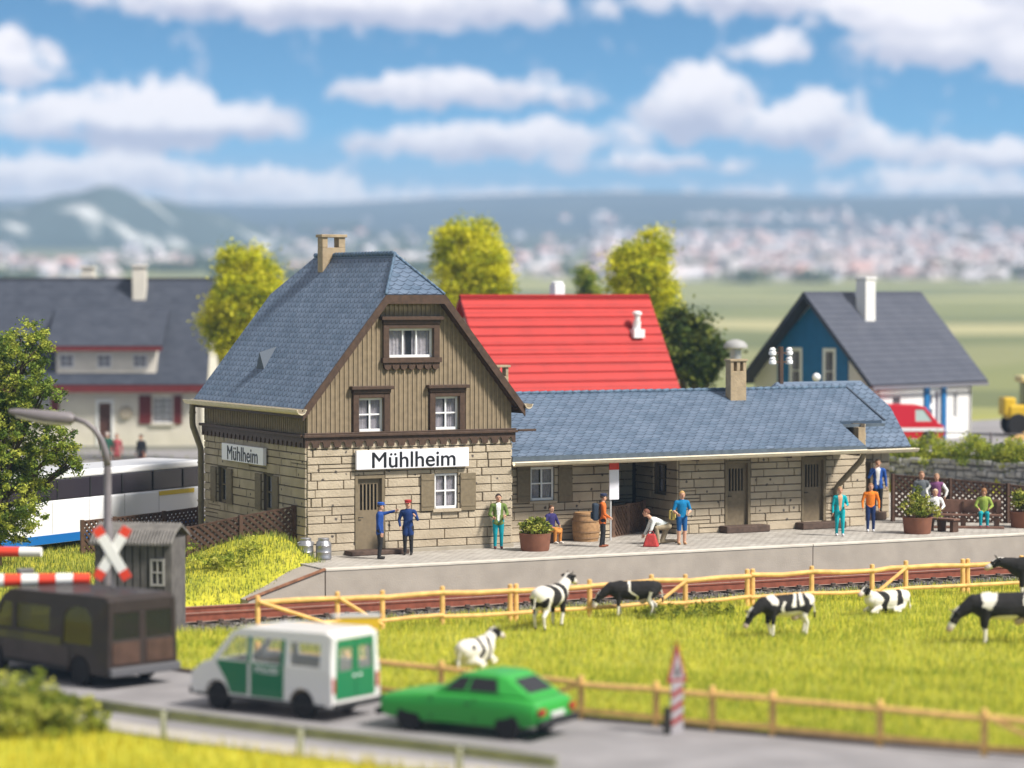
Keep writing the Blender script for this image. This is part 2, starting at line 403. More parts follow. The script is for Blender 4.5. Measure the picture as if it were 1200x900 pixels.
def ashlar(mb, fr, u0, u1, v0, v1, holes, seed, hmin=.22, hmax=.33):
    r = random.Random(seed); gap = .024; v = v0
    while v < v1 - .05:
        h = r.uniform(hmin, hmax)
        if v1 - v - h < .2: h = v1 - v
        u = u0 - r.uniform(0, .6)
        while u < u1:
            w = r.choice((.45, .7, .95, 1.25, 1.7))*r.uniform(.8, 1.2)
            if u1 - u - w < .35: w = u1 - u + .01
            bl = (max(u, u0), min(u + w, u1), v, min(v + h, v1))
            subs = [bl]
            if r.random() < .12 and w > .8:
                mid = v + h*r.uniform(.4, .6); subs = [(bl[0], bl[1], v, mid), (bl[0], bl[1], mid, bl[3])]
            rects = []
            for q in subs:
                L = [q]
                for hh in holes:
                    L = [x for y in L for x in rsub(y, hh)]
                rects += L
            for (a, b, c, d) in rects:
                if b - a < .07 or d - c < .06: continue
                jl = gap if r.random() < .62 else .005
                jb = gap if r.random() < .82 else .006
                mb.wbox(fr, a + jl*.5, b - jl*.5, c + jb*.5, d - jb*.4, .0, .035 + r.uniform(0, .022), 0, ch=.014)
            u += w
        v += h

FA = frame((0, 0, 0), (1, 0, 0), (0, -1, 0))
SA = frame((0, 8.8, 0), (0, -1, 0), (-1, 0, 0))
RA = frame((7.16, 0, 0), (0, 1, 0), (1, 0, 0))
BA = frame((7.16, 8.8, 0), (-1, 0, 0), (0, 1, 0))
ZT = 4.36
fd = (1.62, 2.64, .9, 3.22); fw = (4.40, 5.22, 2.08, 3.2)
sw = [(1.25, 2.15, 1.95, 3.12), (5.25, 6.15, 1.95, 3.12)]
bk = MB(O0)
R4 = lambda h: rect(*h)
bk.poly(FA, rect(0, 7.16, .3, ZT), [R4(fd), R4(fw)], -.32, -.005, 0)
bk.poly(SA, rect(0, 8.46, .3, ZT), [R4(h) for h in sw], -.32, -.005, 0)
bk.poly(RA, rect(.33, 8.46, .3, ZT), [], -.32, -.005, 0)
bk.poly(BA, rect(0, 7.16, .3, ZT), [], -.32, -.005, 0)
wall_parent = part(bk, 'wall_core', joint_m)
st = MB(O0)
ashlar(st, FA, 0, 7.16, PZ + .12, ZT, [fd, fw], 3)
ashlar(st, SA, 0, 8.8, PZ + .12, ZT, sw, 5)
ashlar(st, RA, 0, 8.8, PZ + .12, ZT, [], 6)
ashlar(st, BA, 0, 7.16, PZ + .12, ZT, [], 7)
part(st, 'stone_wall', stone_m)
pl = MB(O0); pl.box(-.07, 7.23, -.07, 8.87, .2, PZ + .12); part(pl, 'plinth', conc_m, bevel=.02)

# openings -----------------------------------------------------------------
def casement(parent, fr, u0, u1, v0, v1, O, nx=2, nz=2, dep=-.12, fwid=.07, name='window', curtain=True, mcol=None):
    w = MB(O); z0, z1 = dep, dep + .06
    w.wbox(fr, u0, u0 + fwid, v0, v1, z0, z1); w.wbox(fr, u1 - fwid, u1, v0, v1, z0, z1)
    w.wbox(fr, u0 + fwid, u1 - fwid, v0, v0 + fwid*1.2, z0, z1 + .02); w.wbox(fr, u0 + fwid, u1 - fwid, v1 - fwid, v1, z0, z1)
    iu0, iu1, iv0, iv1 = u0 + fwid, u1 - fwid, v0 + fwid*1.2, v1 - fwid
    for i in range(1, nx):
        c = iu0 + (iu1 - iu0)*i/nx; w.wbox(fr, c - .028, c + .028, iv0, iv1, z0 + .003, z1 - .004)
    for j in range(1, nz):
        c = iv0 + (iv1 - iv0)*j/nz; w.wbox(fr, iu0, iu1, c - .024, c + .024, z0 + .006, z1 - .008)
    wo = w.build(name, mcol or white_m, parent, bevel=.006)
    g = MB(O); g.wbox(fr, iu0, iu1, iv0, iv1, z0 + .012, z0 + .02); g.build('pane', glass_m, wo)
    if curtain:
        c = MB(O); o, U, N = fr; Z = Vector((0, 0, 1)); wd = (iu1 - iu0)*.42
        for s0 in (iu0, iu1 - wd):
            n = 14; vs = []
            for i in range(n + 1):
                uu = s0 + wd*i/n; dd = z0 - .05 + .018*math.sin(i*1.9)
                vs += [o + U*uu + Z*(iv0 + .0) + N*dd, o + U*uu + Z*iv1 + N*dd]
            c.add(vs, [(2*i, 2*i + 2, 2*i + 3, 2*i + 1) for i in range(n)])
        c.build('curtain', curt_m, wo)
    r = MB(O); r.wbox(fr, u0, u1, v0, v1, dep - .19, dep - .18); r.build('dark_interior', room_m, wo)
    return wo

def shutter(parent, fr, u0, u1, v0, v1, O):
    s = MB(O); s.wbox(fr, u0, u1, v0, v1, .05, .105)
    s.wbox(fr, u0 + .02, u1 - .02, v1 - .2, v1 - .13, .105, .12); s.wbox(fr, u0 + .02, u1 - .02, v0 + .13, v0 + .2, .105, .12)
    s.build('shutter', shutter_m, parent, bevel=.01)

def slot_door(parent, fr, u0, u1, v0, v1, O, n=5):
    d = MB(O); f = .10
    d.wbox(fr, u0, u0 + f, v0, v1, -.2, .065); d.wbox(fr, u1 - f, u1, v0, v1, -.2, .065); d.wbox(fr, u0 + f, u1 - f, v1 - f, v1, -.2, .065)
    do = d.build('door_frame', shutter_m, parent, bevel=.008)
    l = MB(O); a, b = u0 + f, u1 - f; top = v1 - f; sl0 = v0 + (top - v0)*.55; sl1 = top - .18; mrg = .10
    hs = [rect(a + mrg + (b - a - 2*mrg)*(k + .18)/n, a + mrg + (b - a - 2*mrg)*(k + .82)/n, sl0, sl1) for k in range(n)]
    l.poly(fr, rect(a, b, v0, top), hs, -.13, -.07)
    l.build('door', door_m, parent)
    k = MB(O); k.wbox(fr, a, b, sl0 - .05, sl1 + .05, -.16, -.14); k.build('dark_slots', slot_m, parent)
    h = MB(O); h.tube([(fr[0] + fr[1]*(a + .08) + Vector((0, 0, v0 + 1.0)) + fr[2]*-.07), (fr[0] + fr[1]*(a + .08) + Vector((0, 0, v0 + 1.0)) + fr[2]*.0), (fr[0] + fr[1]*(a + .2) + Vector((0, 0, v0 + 1.0)) + fr[2]*.0)], .016, 6)
    h.build('handle', slot_m, parent)

slot_door(ST, FA, *fd, O0)
casement(ST, FA, 4.40, 5.22, 2.08, 3.2, O0, dep=-.09)
shutter(ST, FA, 3.90, 4.37, 2.03, 3.2, O0); shutter(ST, FA, 5.29, 5.84, 2.0, 3.2, O0)
sl_ = MB(O0); sl_.wbox(FA, 4.3, 5.3, 1.98, 2.07, .0, .14); part(sl_, 'window_sill', stone_m, bevel=.01)
stp = MB(O0); stp.box(1.25, 3.25, -.62, -.03, PZ + .002, PZ + .15); part(stp, 'door_step', step_m, bevel=.03)
for h in sw:
    casement(ST, SA, *h, O0, dep=-.16, mcol=shutter_m)
    shutter(ST, SA, h[0] - .52, h[0] - .03, h[2], h[3], O0); shutter(ST, SA, h[1] + .03, h[1] + .52, h[2], h[3], O0)

# boarded upper storey -------------------------------------------------------
sl_m = 1.257
roof_z = lambda X: 5.35 + sl_m*(min(X, 7.16 - X) + .28)
gt = 8.92
gab = [(0, 4.55), (7.16, 4.55), (7.16, roof_z(7.16) - .14), (4.60, gt - .16), (2.56, gt - .16), (0, roof_z(0) - .14)]
w1 = (1.74, 2.60, 4.60, 5.66); w2 = (4.40, 5.25, 4.60, 5.66); w3 = (2.78, 4.34, 6.92, 7.84)
up = MB(O0)
up.poly(FA, gab, [R4(w1), R4(w2), R4(w3)], -.2, .02, 0)
up.poly(SA, rect(.02, 8.58, 4.55, 5.6), [], -.2, .02, 0)
up.poly(RA, rect(.22, 8.78, 4.55, 5.6), [], -.2, .02, 0)
up.poly(BA, [(7.16 - a, b) for a, b in gab], [], -.2, .02, 0)
k = 0
while k*.157 < 7.16:
    u = k*.157 + .02; k += 1
    if u + .06 > 7.14: break
    top = min(roof_z(u), roof_z(u + .06), gt) - .15
    segs = [(4.56, top)]
    for (a, b, c, d) in (w1, w2, w3):
        if u + .06 > a - .02 and u < b + .02:
            ns = []
            for (s0, s1) in segs:
                if c > s0 and c < s1: ns.append((s0, c))
                if d < s1: ns.append((max(s0, d), s1))
            segs = ns
    for s0, s1 in segs:
        if s1 - s0 > .05: up.wbox(FA, u, u + .055, s0, s1, .02, .045, 1)
k = 0
while k*.157 < 8.7:
    u = k*.157 + .04; up.wbox(SA, u, u + .055, 4.56, 5.58, .02, .045, 1); k += 1
part(up, 'boarded_wall', [board_m, batten_m])
# upstairs windows with brown surrounds
def surround(fr, u0, u1, v0, v1, top=True, apron=False):
    t = MB(O0); f = .2
    t.wbox(fr, u0 - f, u0 - .005, v0, v1 + .15, .0, .13); t.wbox(fr, u1 + .005, u1 + f, v0, v1 + .15, .0, .13)
    t.wbox(fr, u0 - .005, u1 + .005, v1 + .005, v1 + .15, .0, .13)
    t.wbox(fr, u0 - f - .02, u1 + f + .02, v1 + .153, v1 + .27, .0, .17)
    t.wbox(fr, u0 - f - .1, u1 + f + .1, v1 + .273, v1 + .38, .0, .26)
    if apron:
        t.wbox(fr, u0 - f - .05, u1 + f + .05, v0 - .16, v0 - .003, .0, .2)
        n = 7; a, b = u0 - f, u1 + f; L = [(b, v0 - .163), (a, v0 - .163)]
        L = [(a, v0 - .163)]
        for i in range(n):
            s0 = a + (b - a)*i/n; s1 = a + (b - a)*(i + 1)/n
            for q in range(5):
                tt = math.pi*q/4; L.append(((s0 + s1)/2 - math.cos(tt)*(s1 - s0)/2*.98, v0 - .2 - .2*math.sin(tt)))
        L.append((b, v0 - .163))
        t.poly(fr, L[::-1], [], .02, .15)
    return part(t, 'window_surround', trim_m, bevel=.012)
surround(FA, *w1); surround(FA, *w2); surround(FA, *w3, apron=True)
for w_ in (w1, w2): casement(ST, FA, *w_, O0, dep=-.1)
casement(ST, FA, *w3, O0, nx=3, nz=1, dep=-.1)

# ledge and scalloped frieze
fz = MB(O0)
def scallop(fr, u0, u1, zt, zb, pitch, d0, d1):
    n = max(1, round((u1 - u0)/pitch)); p = (u1 - u0)/n; L = [(u0, zt), (u1, zt)]
    pts = []
    for i in range(n):
        s = u0 + i*p
        pts += [(s, zb), (s + p*.3, zb)]
        for q in range(7):
            t = math.pi*q/6; pts.append((s + p*.5 + p*.2 - p*.2*(1 + math.cos(t)) + p*.0, zb + .19*math.sin(t) + .02))
        pts.append((s + p*.7, zb))
    # keep the arch monotone: rebuild cleanly
    pts = []
    for i in range(n):
        s = u0 + i*p; pts.append((s + .001, zb)); pts.append((s + p*.27, zb))
        for q in range(9):
            t = math.pi*q/8; pts.append((s + p*.5 - p*.2*math.cos(t), zb + .05 + .13*math.sin(t)))
        pts.append((s + p*.73, zb))
    pts.append((u1, zb))
    fz.poly(fr, pts + [(u1, zt), (u0, zt)], [], d0, d1)
scallop(FA, -.1, 7.26, 4.46, 4.14, .36, .07, .12)
scallop(SA, .0, 8.8, 4.46, 4.14, .36, .07, .12)
part(fz, 'scalloped_frieze', trim_m)
lg = MB(O0)
lg.box(-.16, 7.32, -.2, -.0, 4.462, 4.55); lg.box(-.2, -.0, .003, 8.9, 4.46, 4.548); lg.box(7.163, 7.36, .003, 8.9, 4.46, 4.548)
lg.box(-.12, 7.28, -.14, -.047, 4.552, 4.6)
lg.box(7.362, 8.0, -.16, -.08, 4.49, 4.56)
part(lg, 'ledge', trim_m, bevel=.012)

# main roof --------------------------------------------------------------------
def roof_mesh(polys, O, name, m, th=.13, parent=None):
    mb = MB(O)
    for P in polys:
        P = [Vector(p) for p in P]
        n = (P[1] - P[0]).cross(P[2] - P[0]).normalized()
        if n.z < 0: P = P[::-1]; n = -n
        hz_ = Vector((0, 0, 1)).cross(n).normalized(); upv = n.cross(hz_)
        base = min(p.dot(upv) for p in P)
        uv = [(p.dot(hz_), p.dot(upv) - base) for p in P]
        k = len(P); lo = [p - n*th for p in P]
        fs = [tuple(range(k)), tuple(range(k, 2*k))[::-1]] + [(i, i + k, (i + 1) % k + k, (i + 1) % k) for i in range(k)]
        z4 = [(0, 0)]*4
        mb.add(P + lo, fs, 0, [uv, [(0, 0)]*k] + [z4]*k)
    return mb.build(name, m, parent)
y0, y1, yr0, yr1 = -.36, 9.16, 1.2, 7.6
main_roof = roof_mesh([
    [(-.28, y0, 5.35), (2.56, y0, gt), (3.58, yr0, 10.2), (3.58, yr1, 10.2), (2.56, y1, gt), (-.28, y1, 5.35)],
    [(7.44, y0, 5.35), (4.60, y0, gt), (3.58, yr0, 10.2), (3.58, yr1, 10.2), (4.60, y1, gt), (7.44, y1, 5.35)],
    [(2.56, y0, gt), (4.60, y0, gt), (3.58, yr0, 10.2)],
    [(2.56, y1, gt), (4.60, y1, gt), (3.58, yr1, 10.2)]], O0, 'roof', slate_m, parent=ST)
rc = MB(O0)
for i in range(26):
    a = yr0 + (yr1 - yr0)*i/26; b = a + (yr1 - yr0)/26*1.04
    rc.tube([(3.58, a, 10.2), (3.58, b, 10.235)], .085, 8)
def hipcap(a, b, n):
    a = Vector(a); b = Vector(b)
    for i in range(n):
        rc.tube([a.lerp(b, i/n), a.lerp(b, (i + 1.1)/n) + Vector((0, 0, .012))], .05, 6)
hipcap((2.56, y0, gt), (3.58, yr0, 10.2), 9); hipcap((4.60, y0, gt), (3.58, yr0, 10.2), 9)
rc.build('ridge_tiles', lead_m, main_roof, smooth=True)
bb = MB(O0)
FB = frame((0, y0, 0), (1, 0, 0), (0, -1, 0))
def rz(X): return 5.35 + sl_m*(min(X, 7.16 - X) + .28)
t_ = .3
bb.poly(FB, [(-.30, 5.33), (-.30 + .0, 5.33 - .34), (-.05, 5.33 - .02), (2.60, gt - t_), (4.56, gt - t_), (7.21, 5.31), (7.46, 4.99), (7.46, 5.33), (4.61, gt - .02), (2.55, gt - .02)], [], .002, .07)
part(bb, 'bargeboard', trim_m)
for X0, X1 in ((-.1, 2.56), (7.26, 4.60)):
    bb2 = MB(O0); bb2.bar((X0, y0 + .2, rz(X0) - .27), (X1, y0 + .2, rz(X1) - .27), .3, .09); part(bb2, 'soffit', trim_m)
# gutters and pipes
def gutter(a, b, r=.1, name='gutter', m=None):
    g = MB(O0); a = Vector(a); b = Vector(b); d = (b - a).normalized(); s = d.cross(Vector((0, 0, 1)))
    n = 9; prof = []
    for i in range(n): t = math.pi*i/(n - 1); prof.append((r*math.cos(t), -r*math.sin(t)))
    for i in range(n): t = math.pi*(n - 1 - i)/(n - 1); prof.append(((r - .018)*math.cos(t), -(r - .018)*math.sin(t)))
    vs = [p + s*x + Vector((0, 0, y)) for p in (a, b) for x, y in prof]; k = len(prof)
    g.add(vs, [(i, (i + 1) % k, (i + 1) % k + k, i + k) for i in range(k)] + [tuple(range(k)), tuple(range(k, 2*k))[::-1]])
    g.tube([a + s*r + Vector((0, 0, .005)), b + s*r + Vector((0, 0, .005))], .022, 6); g.tube([a - s*r + Vector((0, 0, .005)), b - s*r + Vector((0, 0, .005))], .022, 6)
    for e in (a, b): g.tube([e - d*.01, e + d*.01], [r*.97, r*.97], 12) if False else None
    return part(g, name, m or gutter_m, smooth=False)
gutter((-.42, -.62, 5.34), (-.42, 9.4, 5.32), .15); gutter((7.56, -.5, 5.36), (7.56, 9.3, 5.34), .13)
for a, b, c, d in ((-.27, -.2, -.2, -.03), (7.36, 7.43, 7.19, 7.36)):
    fa = MB(O0); fa.box(a, b, -.3, 9.1, 5.08, 5.3); fa.box(c, d, -.3, 9.1, 5.2, 5.26); part(fa, 'eaves_board', trim_m)
dp = MB(O0)
dp.tube([(-.40, 8.95, 5.24), (-.40, 8.95, 4.55), (-.38, 8.95, 4.42), (-.12, 8.95, 3.72), (-.10, 8.95, 3.6), (-.10, 8.95, .7)], .105, 10)
for z in (4.9, 3.2, 1.9): dp.tube([(-.40 if z > 4.5 else -.10, 8.95, z - .03), (-.40 if z > 4.5 else -.10, 8.95, z + .03)], .125, 10)
part(dp, 'downpipe', pipe_m, smooth='auto')
# chimney of the main roof: a box with an open top under a slab
def open_chimney(x0, x1, y0, y1, zb, zt, m=chim_m, post=.2):
    c = MB(O0); zo = zt - .44
    c.box(x0, x1, y0, y1, zb, zo)
    for (a, b) in ((x0, x0 + .2), (x1 - .24, x1)): c.box(a, b, y0 + .003, y1 - .003, zo + .001, zt - .1)
    c.box(x0 - .05, x1 + .05, y0 - .05, y1 + .05, zt - .1, zt)
    return c.build('chimney', m, main_roof, bevel=.015)
open_chimney(3.14, 3.98, 6.0, 6.42, 9.2, 10.92)
rv = MB(O0)
a = Vector((.60, 5.3, 6.46)); 
rv.add([a + Vector((0, -.34, -.0)), a + Vector((0, .34, 0)), a + Vector((-.02, 0, .55)), a + Vector((.62, 0, .74))], [(0, 2, 1), (0, 3, 2), (1, 2, 3), (0, 1, 3)])
rv.build('roof_vent', mat('grey_vent', (.06, .08, .11), .6), main_roof)

# the low wing -----------------------------------------------------------------
WY = 1.35
WFL = frame((0, WY, 0), (1, 0, 0), (0, -1, 0))
WT = 3.45
dA = (16.08, 17.1, .98, 3.2); dB = (19.2, 20.2, 1.0, 3.25); wW = (8.56, 9.44, 2.1, 3.2)
wb = MB(O0)
wb.poly(WFL, rect(7.2, 11.62, .3, WT), [R4(wW)], -.3, -.005)
wb.poly(WFL, rect(14.25, 21.9, .3, WT), [R4(dA), R4(dB)], -.3, -.005)
PR = frame((14.25, 4.2, 0), (0, -1, 0), (-1, 0, 0))      # porch wall seen from the left
pw = (1.25, 2.1, 2.05, 3.1)
wb.poly(PR, rect(0, 2.53, .3, WT), [R4(pw)], -.3, -.005)
PL = frame((11.62, 1.67, 0), (0, 1, 0), (1, 0, 0)); wb.poly(PL, rect(0, 2.5, .3, WT), [], -.3, -.005)
PB = frame((11.2, 4.5, 0), (1, 0, 0), (0, -1, 0)); pd_ = (1.35, 2.25, .8, 3.1)
wb.poly(PB, rect(0, 3.4, .3, WT), [R4(pd_)], -.3, -.005)
WR = frame((21.9, 1.67, 0), (0, 1, 0), (1, 0, 0)); wb.poly(WR, rect(0, 5, .3, WT + .9), [], -.3, -.005)
WK = frame((21.9, 8.2, 0), (-1, 0, 0), (0, 1, 0)); wb.poly(WK, rect(0, 14.6, .3, WT), [], -.3, -.005)
part(wb, 'wing_wall_core', joint_m)
ws = MB(O0)
ashlar(ws, WFL, 7.22, 11.62, PZ, WT, [wW], 21); ashlar(ws, WFL, 14.25, 21.9, PZ, WT, [dA, dB], 22)
ashlar(ws, PR, 0, 2.85, PZ, WT, [pw], 23); ashlar(ws, PB, 0, 3.05, PZ, WT, [pd_], 24); ashlar(ws, WR, -.3, 5, PZ, WT + .9, [], 25); ashlar(ws, PL, -.3, 2.5, PZ, WT, [], 26)
part(ws, 'wing_stone_wall', stone_m)
tr = MB(O0); tr.poly(frame((21.9, 1.68, 0), (0, 1, 0), (1, 0, 0)), [(0, WT), (5, WT), (2.5, 5.2)], [], -.28, -.01); part(tr, 'wing_gable', board_m)
casement(ST, WFL, *wW, O0, dep=-.08)
shutter(ST, WFL, 8.04, 8.53, 2.06, 3.26, O0); shutter(ST, WFL, 9.58, 10.1, 2.03, 3.26, O0)
slot_door(ST, WFL, *dA, O0); slot_door(ST, WFL, *dB, O0)
casement(ST, PR, *pw, O0, dep=-.16, mcol=shutter_m)
slot_door(ST, PB, *pd_, O0)
for a, b in ((15.85, 17.6), (18.95, 20.75)):
    s_ = MB(O0); s_.box(a, b, WY - .55, WY - .03, PZ + .002, PZ + .24); part(s_, 'door_step', step_m, bevel=.03)
sl2 = MB(O0); sl2.wbox(WFL, 8.48, 9.52, 2.0, 2.09, .0, .13); part(sl2, 'window_sill', stone_m, bevel=.01)
# roof of the wing: front slope with its deep canopy, back slope
ws_ = .446; wz = lambda Y: 3.66 + ws_*(Y - .02)
wing_roof = roof_mesh([
    [(7.2, .02, wz(.02)), (21.0, .02, wz(.02)), (21.05, 1.75, wz(1.75)), (22.9, 1.75, wz(1.75)), (23.0, 4.2, wz(4.2)), (7.2, 4.2, wz(4.2))],
    [(7.2, 4.2, wz(4.2)), (23.0, 4.2, wz(4.2)), (23.0, 8.5, wz(4.2) - .446*4.3), (7.2, 8.5, wz(4.2) - .446*4.3)]], O0, 'wing_roof', slate_m, parent=ST, th=.11)
rc2 = MB(O0)
for i in range(48):
    a = 7.45 + 15.5*i/48; rc2.tube([(a, 4.2, wz(4.2) + .0), (a + .335, 4.2, wz(4.2) + .022)], .07, 6)
rc2.build('ridge_tiles', lead_m, wing_roof, smooth=True)
ed = MB(O0); ed.box(7.2, 21.0, -.03, .017, 3.50, 3.665); ed.box(21.02, 22.95, 1.66, 1.8, 4.22, 4.33)
part(ed, 'eaves_flashing', mat('slate_flashing', (.09, .115, .145), .5, noise=.2, scale=5))
vg = MB(O0); vg.bar((22.98, 1.72, wz(1.75) + .0), (23.04, 4.2, wz(4.2) + .0), .07, .06); part(vg, 'verge_strip', mat('dark_verge', (.045, .06, .085), .6))
sf = MB(O0); sf.box(7.2, 20.9, .13, 1.3, 3.43, 3.47); part(sf, 'canopy_soffit', trim_m)
gutter((7.18, -.16, 3.47), (21.02, -.16, 3.52), .12)
for X in (11.55, 14.3, 18.0, 20.8):
    cb = MB(O0); cb.bar((X, .15, 3.37), (X, 1.34, 3.37), .1, .12); part(cb, 'canopy_beam', trim_m)
dp2 = MB(O0)
dp2.tube([(20.85, -.08, 3.45), (20.85, -.04, 3.3), (20.85, .1, 3.14), (20.62, 1.12, 2.25), (20.6, 1.22, 2.12), (20.6, 1.22, .76)], .1, 10)
part(dp2, 'downpipe', pipe_m, smooth='auto')
cp_ = MB(O0); cp_.box(21.55, 21.88, 1.0, 1.3, PZ + .002, 4.2) if False else cp_.box(21.62, 21.9, 1.36, 1.66, WT, 4.22)
part(cp_, 'corner_post', chim_m)
c2 = MB(O0)
c2.box(17.6, 18.25, 3.4, 3.75, 4.8, 6.2)
for a in (17.6, 17.86, 18.12): c2.box(a, a + .13, 3.403, 3.747, 6.201, 6.54)
c2.box(17.56, 18.29, 3.36, 3.79, 6.541, 6.62); c2.build('chimney', chim_m, wing_roof, bevel=.012)
c3 = MB(O0); c3.box(9.22, 9.64, 5.0, 5.3, 5.0, 6.1)
for a in (9.22, 9.54): c3.box(a, a + .1, 5.003, 5.297, 6.101, 6.4)
c3.box(9.16, 9.7, 4.95, 5.35, 6.401, 6.48); c3.build('chimney', chim_m, wing_roof, bevel=.01)
# the annex behind the wing's far end
an = MB(O0); AX0, AX1 = 20.2, 24.6
AF = frame((0, 3.75, 0), (1, 0, 0), (0, -1, 0)); ad = (22.95, 23.85, .9, 2.9)
an.poly(AF, rect(22.0, AX1, .3, 3.2), [R4(ad)], -.25, -.005)
AR = frame((AX1, 4.0, 0), (0, 1, 0), (1, 0, 0)); an.poly(AR, rect(0, 4.2, .3, 3.2), [], -.25, -.005)
part(an, 'annex_wall_core', joint_m)
as_ = MB(O0); ashlar(as_, AF, 22.0, AX1, PZ, 3.2, [ad], 31); ashlar(as_, AR, -.25, 4.2, PZ, 3.2, [], 32); part(as_, 'annex_stone_wall', stone_m)
slot_door(ST, AF, *ad, O0)
s5 = MB(O0); s5.box(22.7, 24.0, 3.0, 3.72, PZ + .002, PZ + .3); part(s5, 'door_step', step_m, bevel=.03)
def az_(Y): return 3.38 + 1.06*(Y - 3.15)
annex_roof = roof_mesh([
    [(19.9, 3.15, 3.38), (25.15, 3.15, 3.38), (25.15, 4.45, az_(4.45)), (24.45, 5.35, az_(5.35)), (20.75, 5.35, az_(5.35)), (20.4, 4.9, az_(4.9)), (19.9, 4.3, az_(4.3))],
    [(19.9, 7.55, 3.38), (25.15, 7.55, 3.38), (25.15, 6.25, az_(4.45)), (24.45, 5.35, az_(5.35)), (20.75, 5.35, az_(5.35)), (19.9, 6.4, az_(4.3))],
    [(25.15, 4.45, az_(4.45)), (25.15, 6.25, az_(4.45)), (24.45, 5.35, az_(5.35))],
    [(19.9, 4.3, az_(4.3)), (19.9, 6.4, az_(4.3)), (20.75, 5.35, az_(5.35))]], O0, 'annex_roof', slate_m, parent=ST, th=.1)
ag = MB(O0); ag.poly(frame((AX1, 3.8, 0), (0, 1, 0), (1, 0, 0)), [(0, 3.2), (3.2, 3.2), (2.4, 4.7), (.9, 4.7)], [], -.2, -.01); part(ag, 'annex_gable', board_m)
gutter((22.3, 3.03, 3.27), (25.35, 3.03, 3.29), .12)

# station name boards: things of their own
sign_m = mat('white_enamel_board', (.83, .82, .88), .35, coat=.2)
ink = mat('black_lettering', (.012, .012, .016), .4)
def name_board(label, fr, u0, u1, v0, v1, d, size, xs):
    c = fr[0] + fr[1]*((u0 + u1)/2) + fr[2]*d + Vector((0, 0, v0))
    t = thing('station_sign', label, 'sign', c)
    b = MB(c); b.wbox(fr, u0, u1, v0, v1, d, d + .12); b.build('board', sign_m, t, bevel=.012)
    M = Matrix.Translation(-c) @ wall_matrix(fr, (u0 + u1)/2 + .02, (v0 + v1)/2 - .04, d + .125)
    text_part('lettering', 'Mühlheim', size, M, ink, t, .006, .008, xs)
name_board('long white name board on the sunlit gable wall over the door', FA, 1.60, 5.53, 3.42, 4.02, .10, .70, 1.08)
name_board('shaded white name board on the side wall beside the downpipe', SA, 2.1, 5.75, 3.42, 3.98, .10, .66, 1.05)
# ------------------------------------------------------------------ the lie of the land
WP = Vector((33.2, 15.46, 0)); WD = Vector((2.5, -5.7, 0)).normalized(); WN = Vector((5.7, 2.5, 0)).normalized()
ROAD = [(-26, 22), (-20.5, 4), (-18.2, -3.5), (-16.6, -9), (-14.6, -15.5), (-12.45, -21), (-9.9, -26.6), (-6.9, -31.7), (-3.1, -37.2), (4, -46), (14, -57)]
ROAD_W = 3.0
def np_smooth(a, b, x):
    t = np.clip((x - a)/(b - a), 0, 1); return t*t*(3 - 2*t)
def road_dist(X, Y):
    best = np.full(np.shape(X), 1e9)
    for (a, b) in zip(ROAD[:-1], ROAD[1:]):
        dx, dy = b[0]-a[0], b[1]-a[1]; t = np.clip(((X-a[0])*dx + (Y-a[1])*dy)/(dx*dx+dy*dy), 0, 1)
        best = np.minimum(best, np.hypot(X-a[0]-t*dx, Y-a[1]-t*dy))
    return best
def ground_z(X, Y):
    X = np.asarray(X, float); Y = np.asarray(Y, float)
    s = (X - CAM.x)*FW.x + (Y - CAM.y)*FW.y; l = (X - CAM.x)*RT.x + (Y - CAM.y)*RT.y
    z = np.zeros_like(X)
    behind = np_smooth(-4.2, -1.5, Y)
    z = z + behind*.3*np_smooth(300, 160, s)
    mound = .95*np.exp(-((X + .5)/2.0)**2 - ((Y - 1.2)/3.4)**2)*np_smooth(.6, -.3, X) + .45*np.exp(-((X + 2.6)/2.2)**2 - ((Y - .6)/2.6)**2)
    z = z + mound*behind
    st_ = np_smooth(-.6, .2, X)*np_smooth(-3.9, -3.4, Y)*np_smooth(46, 44, X)*np_smooth(14, 11, Y)
    z = np.maximum(z*(1 - st_) + .6*st_, z*(1 - st_))
    tk = np_smooth(-10.4, -9.5, Y)*np_smooth(-3.0, -3.8, Y)
    z = z - tk*.62
    n = (X - WP.x)*WN.x + (Y - WP.y)*WN.y
    terr = np_smooth(.15, .35, n)*np_smooth(-14, -12, Y)*np_smooth(260, 170, s)*np_smooth(.07, .10, l/np.maximum(s, 1))
    z = z*(1 - terr) + terr*2.0
    far = np.clip((s - 295)/3200, 0, 2)**1.8
    z = z + far*97 + np_smooth(3150, 3940, s)*12*(1 + .5*np.sin(l/320) + .3*np.sin(l/130 + 1))
    z = z + np_smooth(20, 60, -Y - 4)*0 
    rip = .03*np.sin(X*2.1)*np.sin(Y*1.7) + .02*np.sin(X*5.3 + 1)*np.sin(Y*4.1)
    z = z + rip*(1 - st_)*(1 - tk)*np_smooth(14, 4, Y)
    rd = np_smooth(ROAD_W + 1.2, ROAD_W + .1, road_dist(X, Y))
    lvl = np.where(tk > 0, .02, 0) + .0
    z = z*(1 - rd) + rd*(-.06 + 0*lvl)*np.where(s < 150, 1, 0) + rd*z*np.where(s < 150, 0, 1)
    return z
def gz(x, y): return float(ground_z(np.array([x]), np.array([y]))[0])

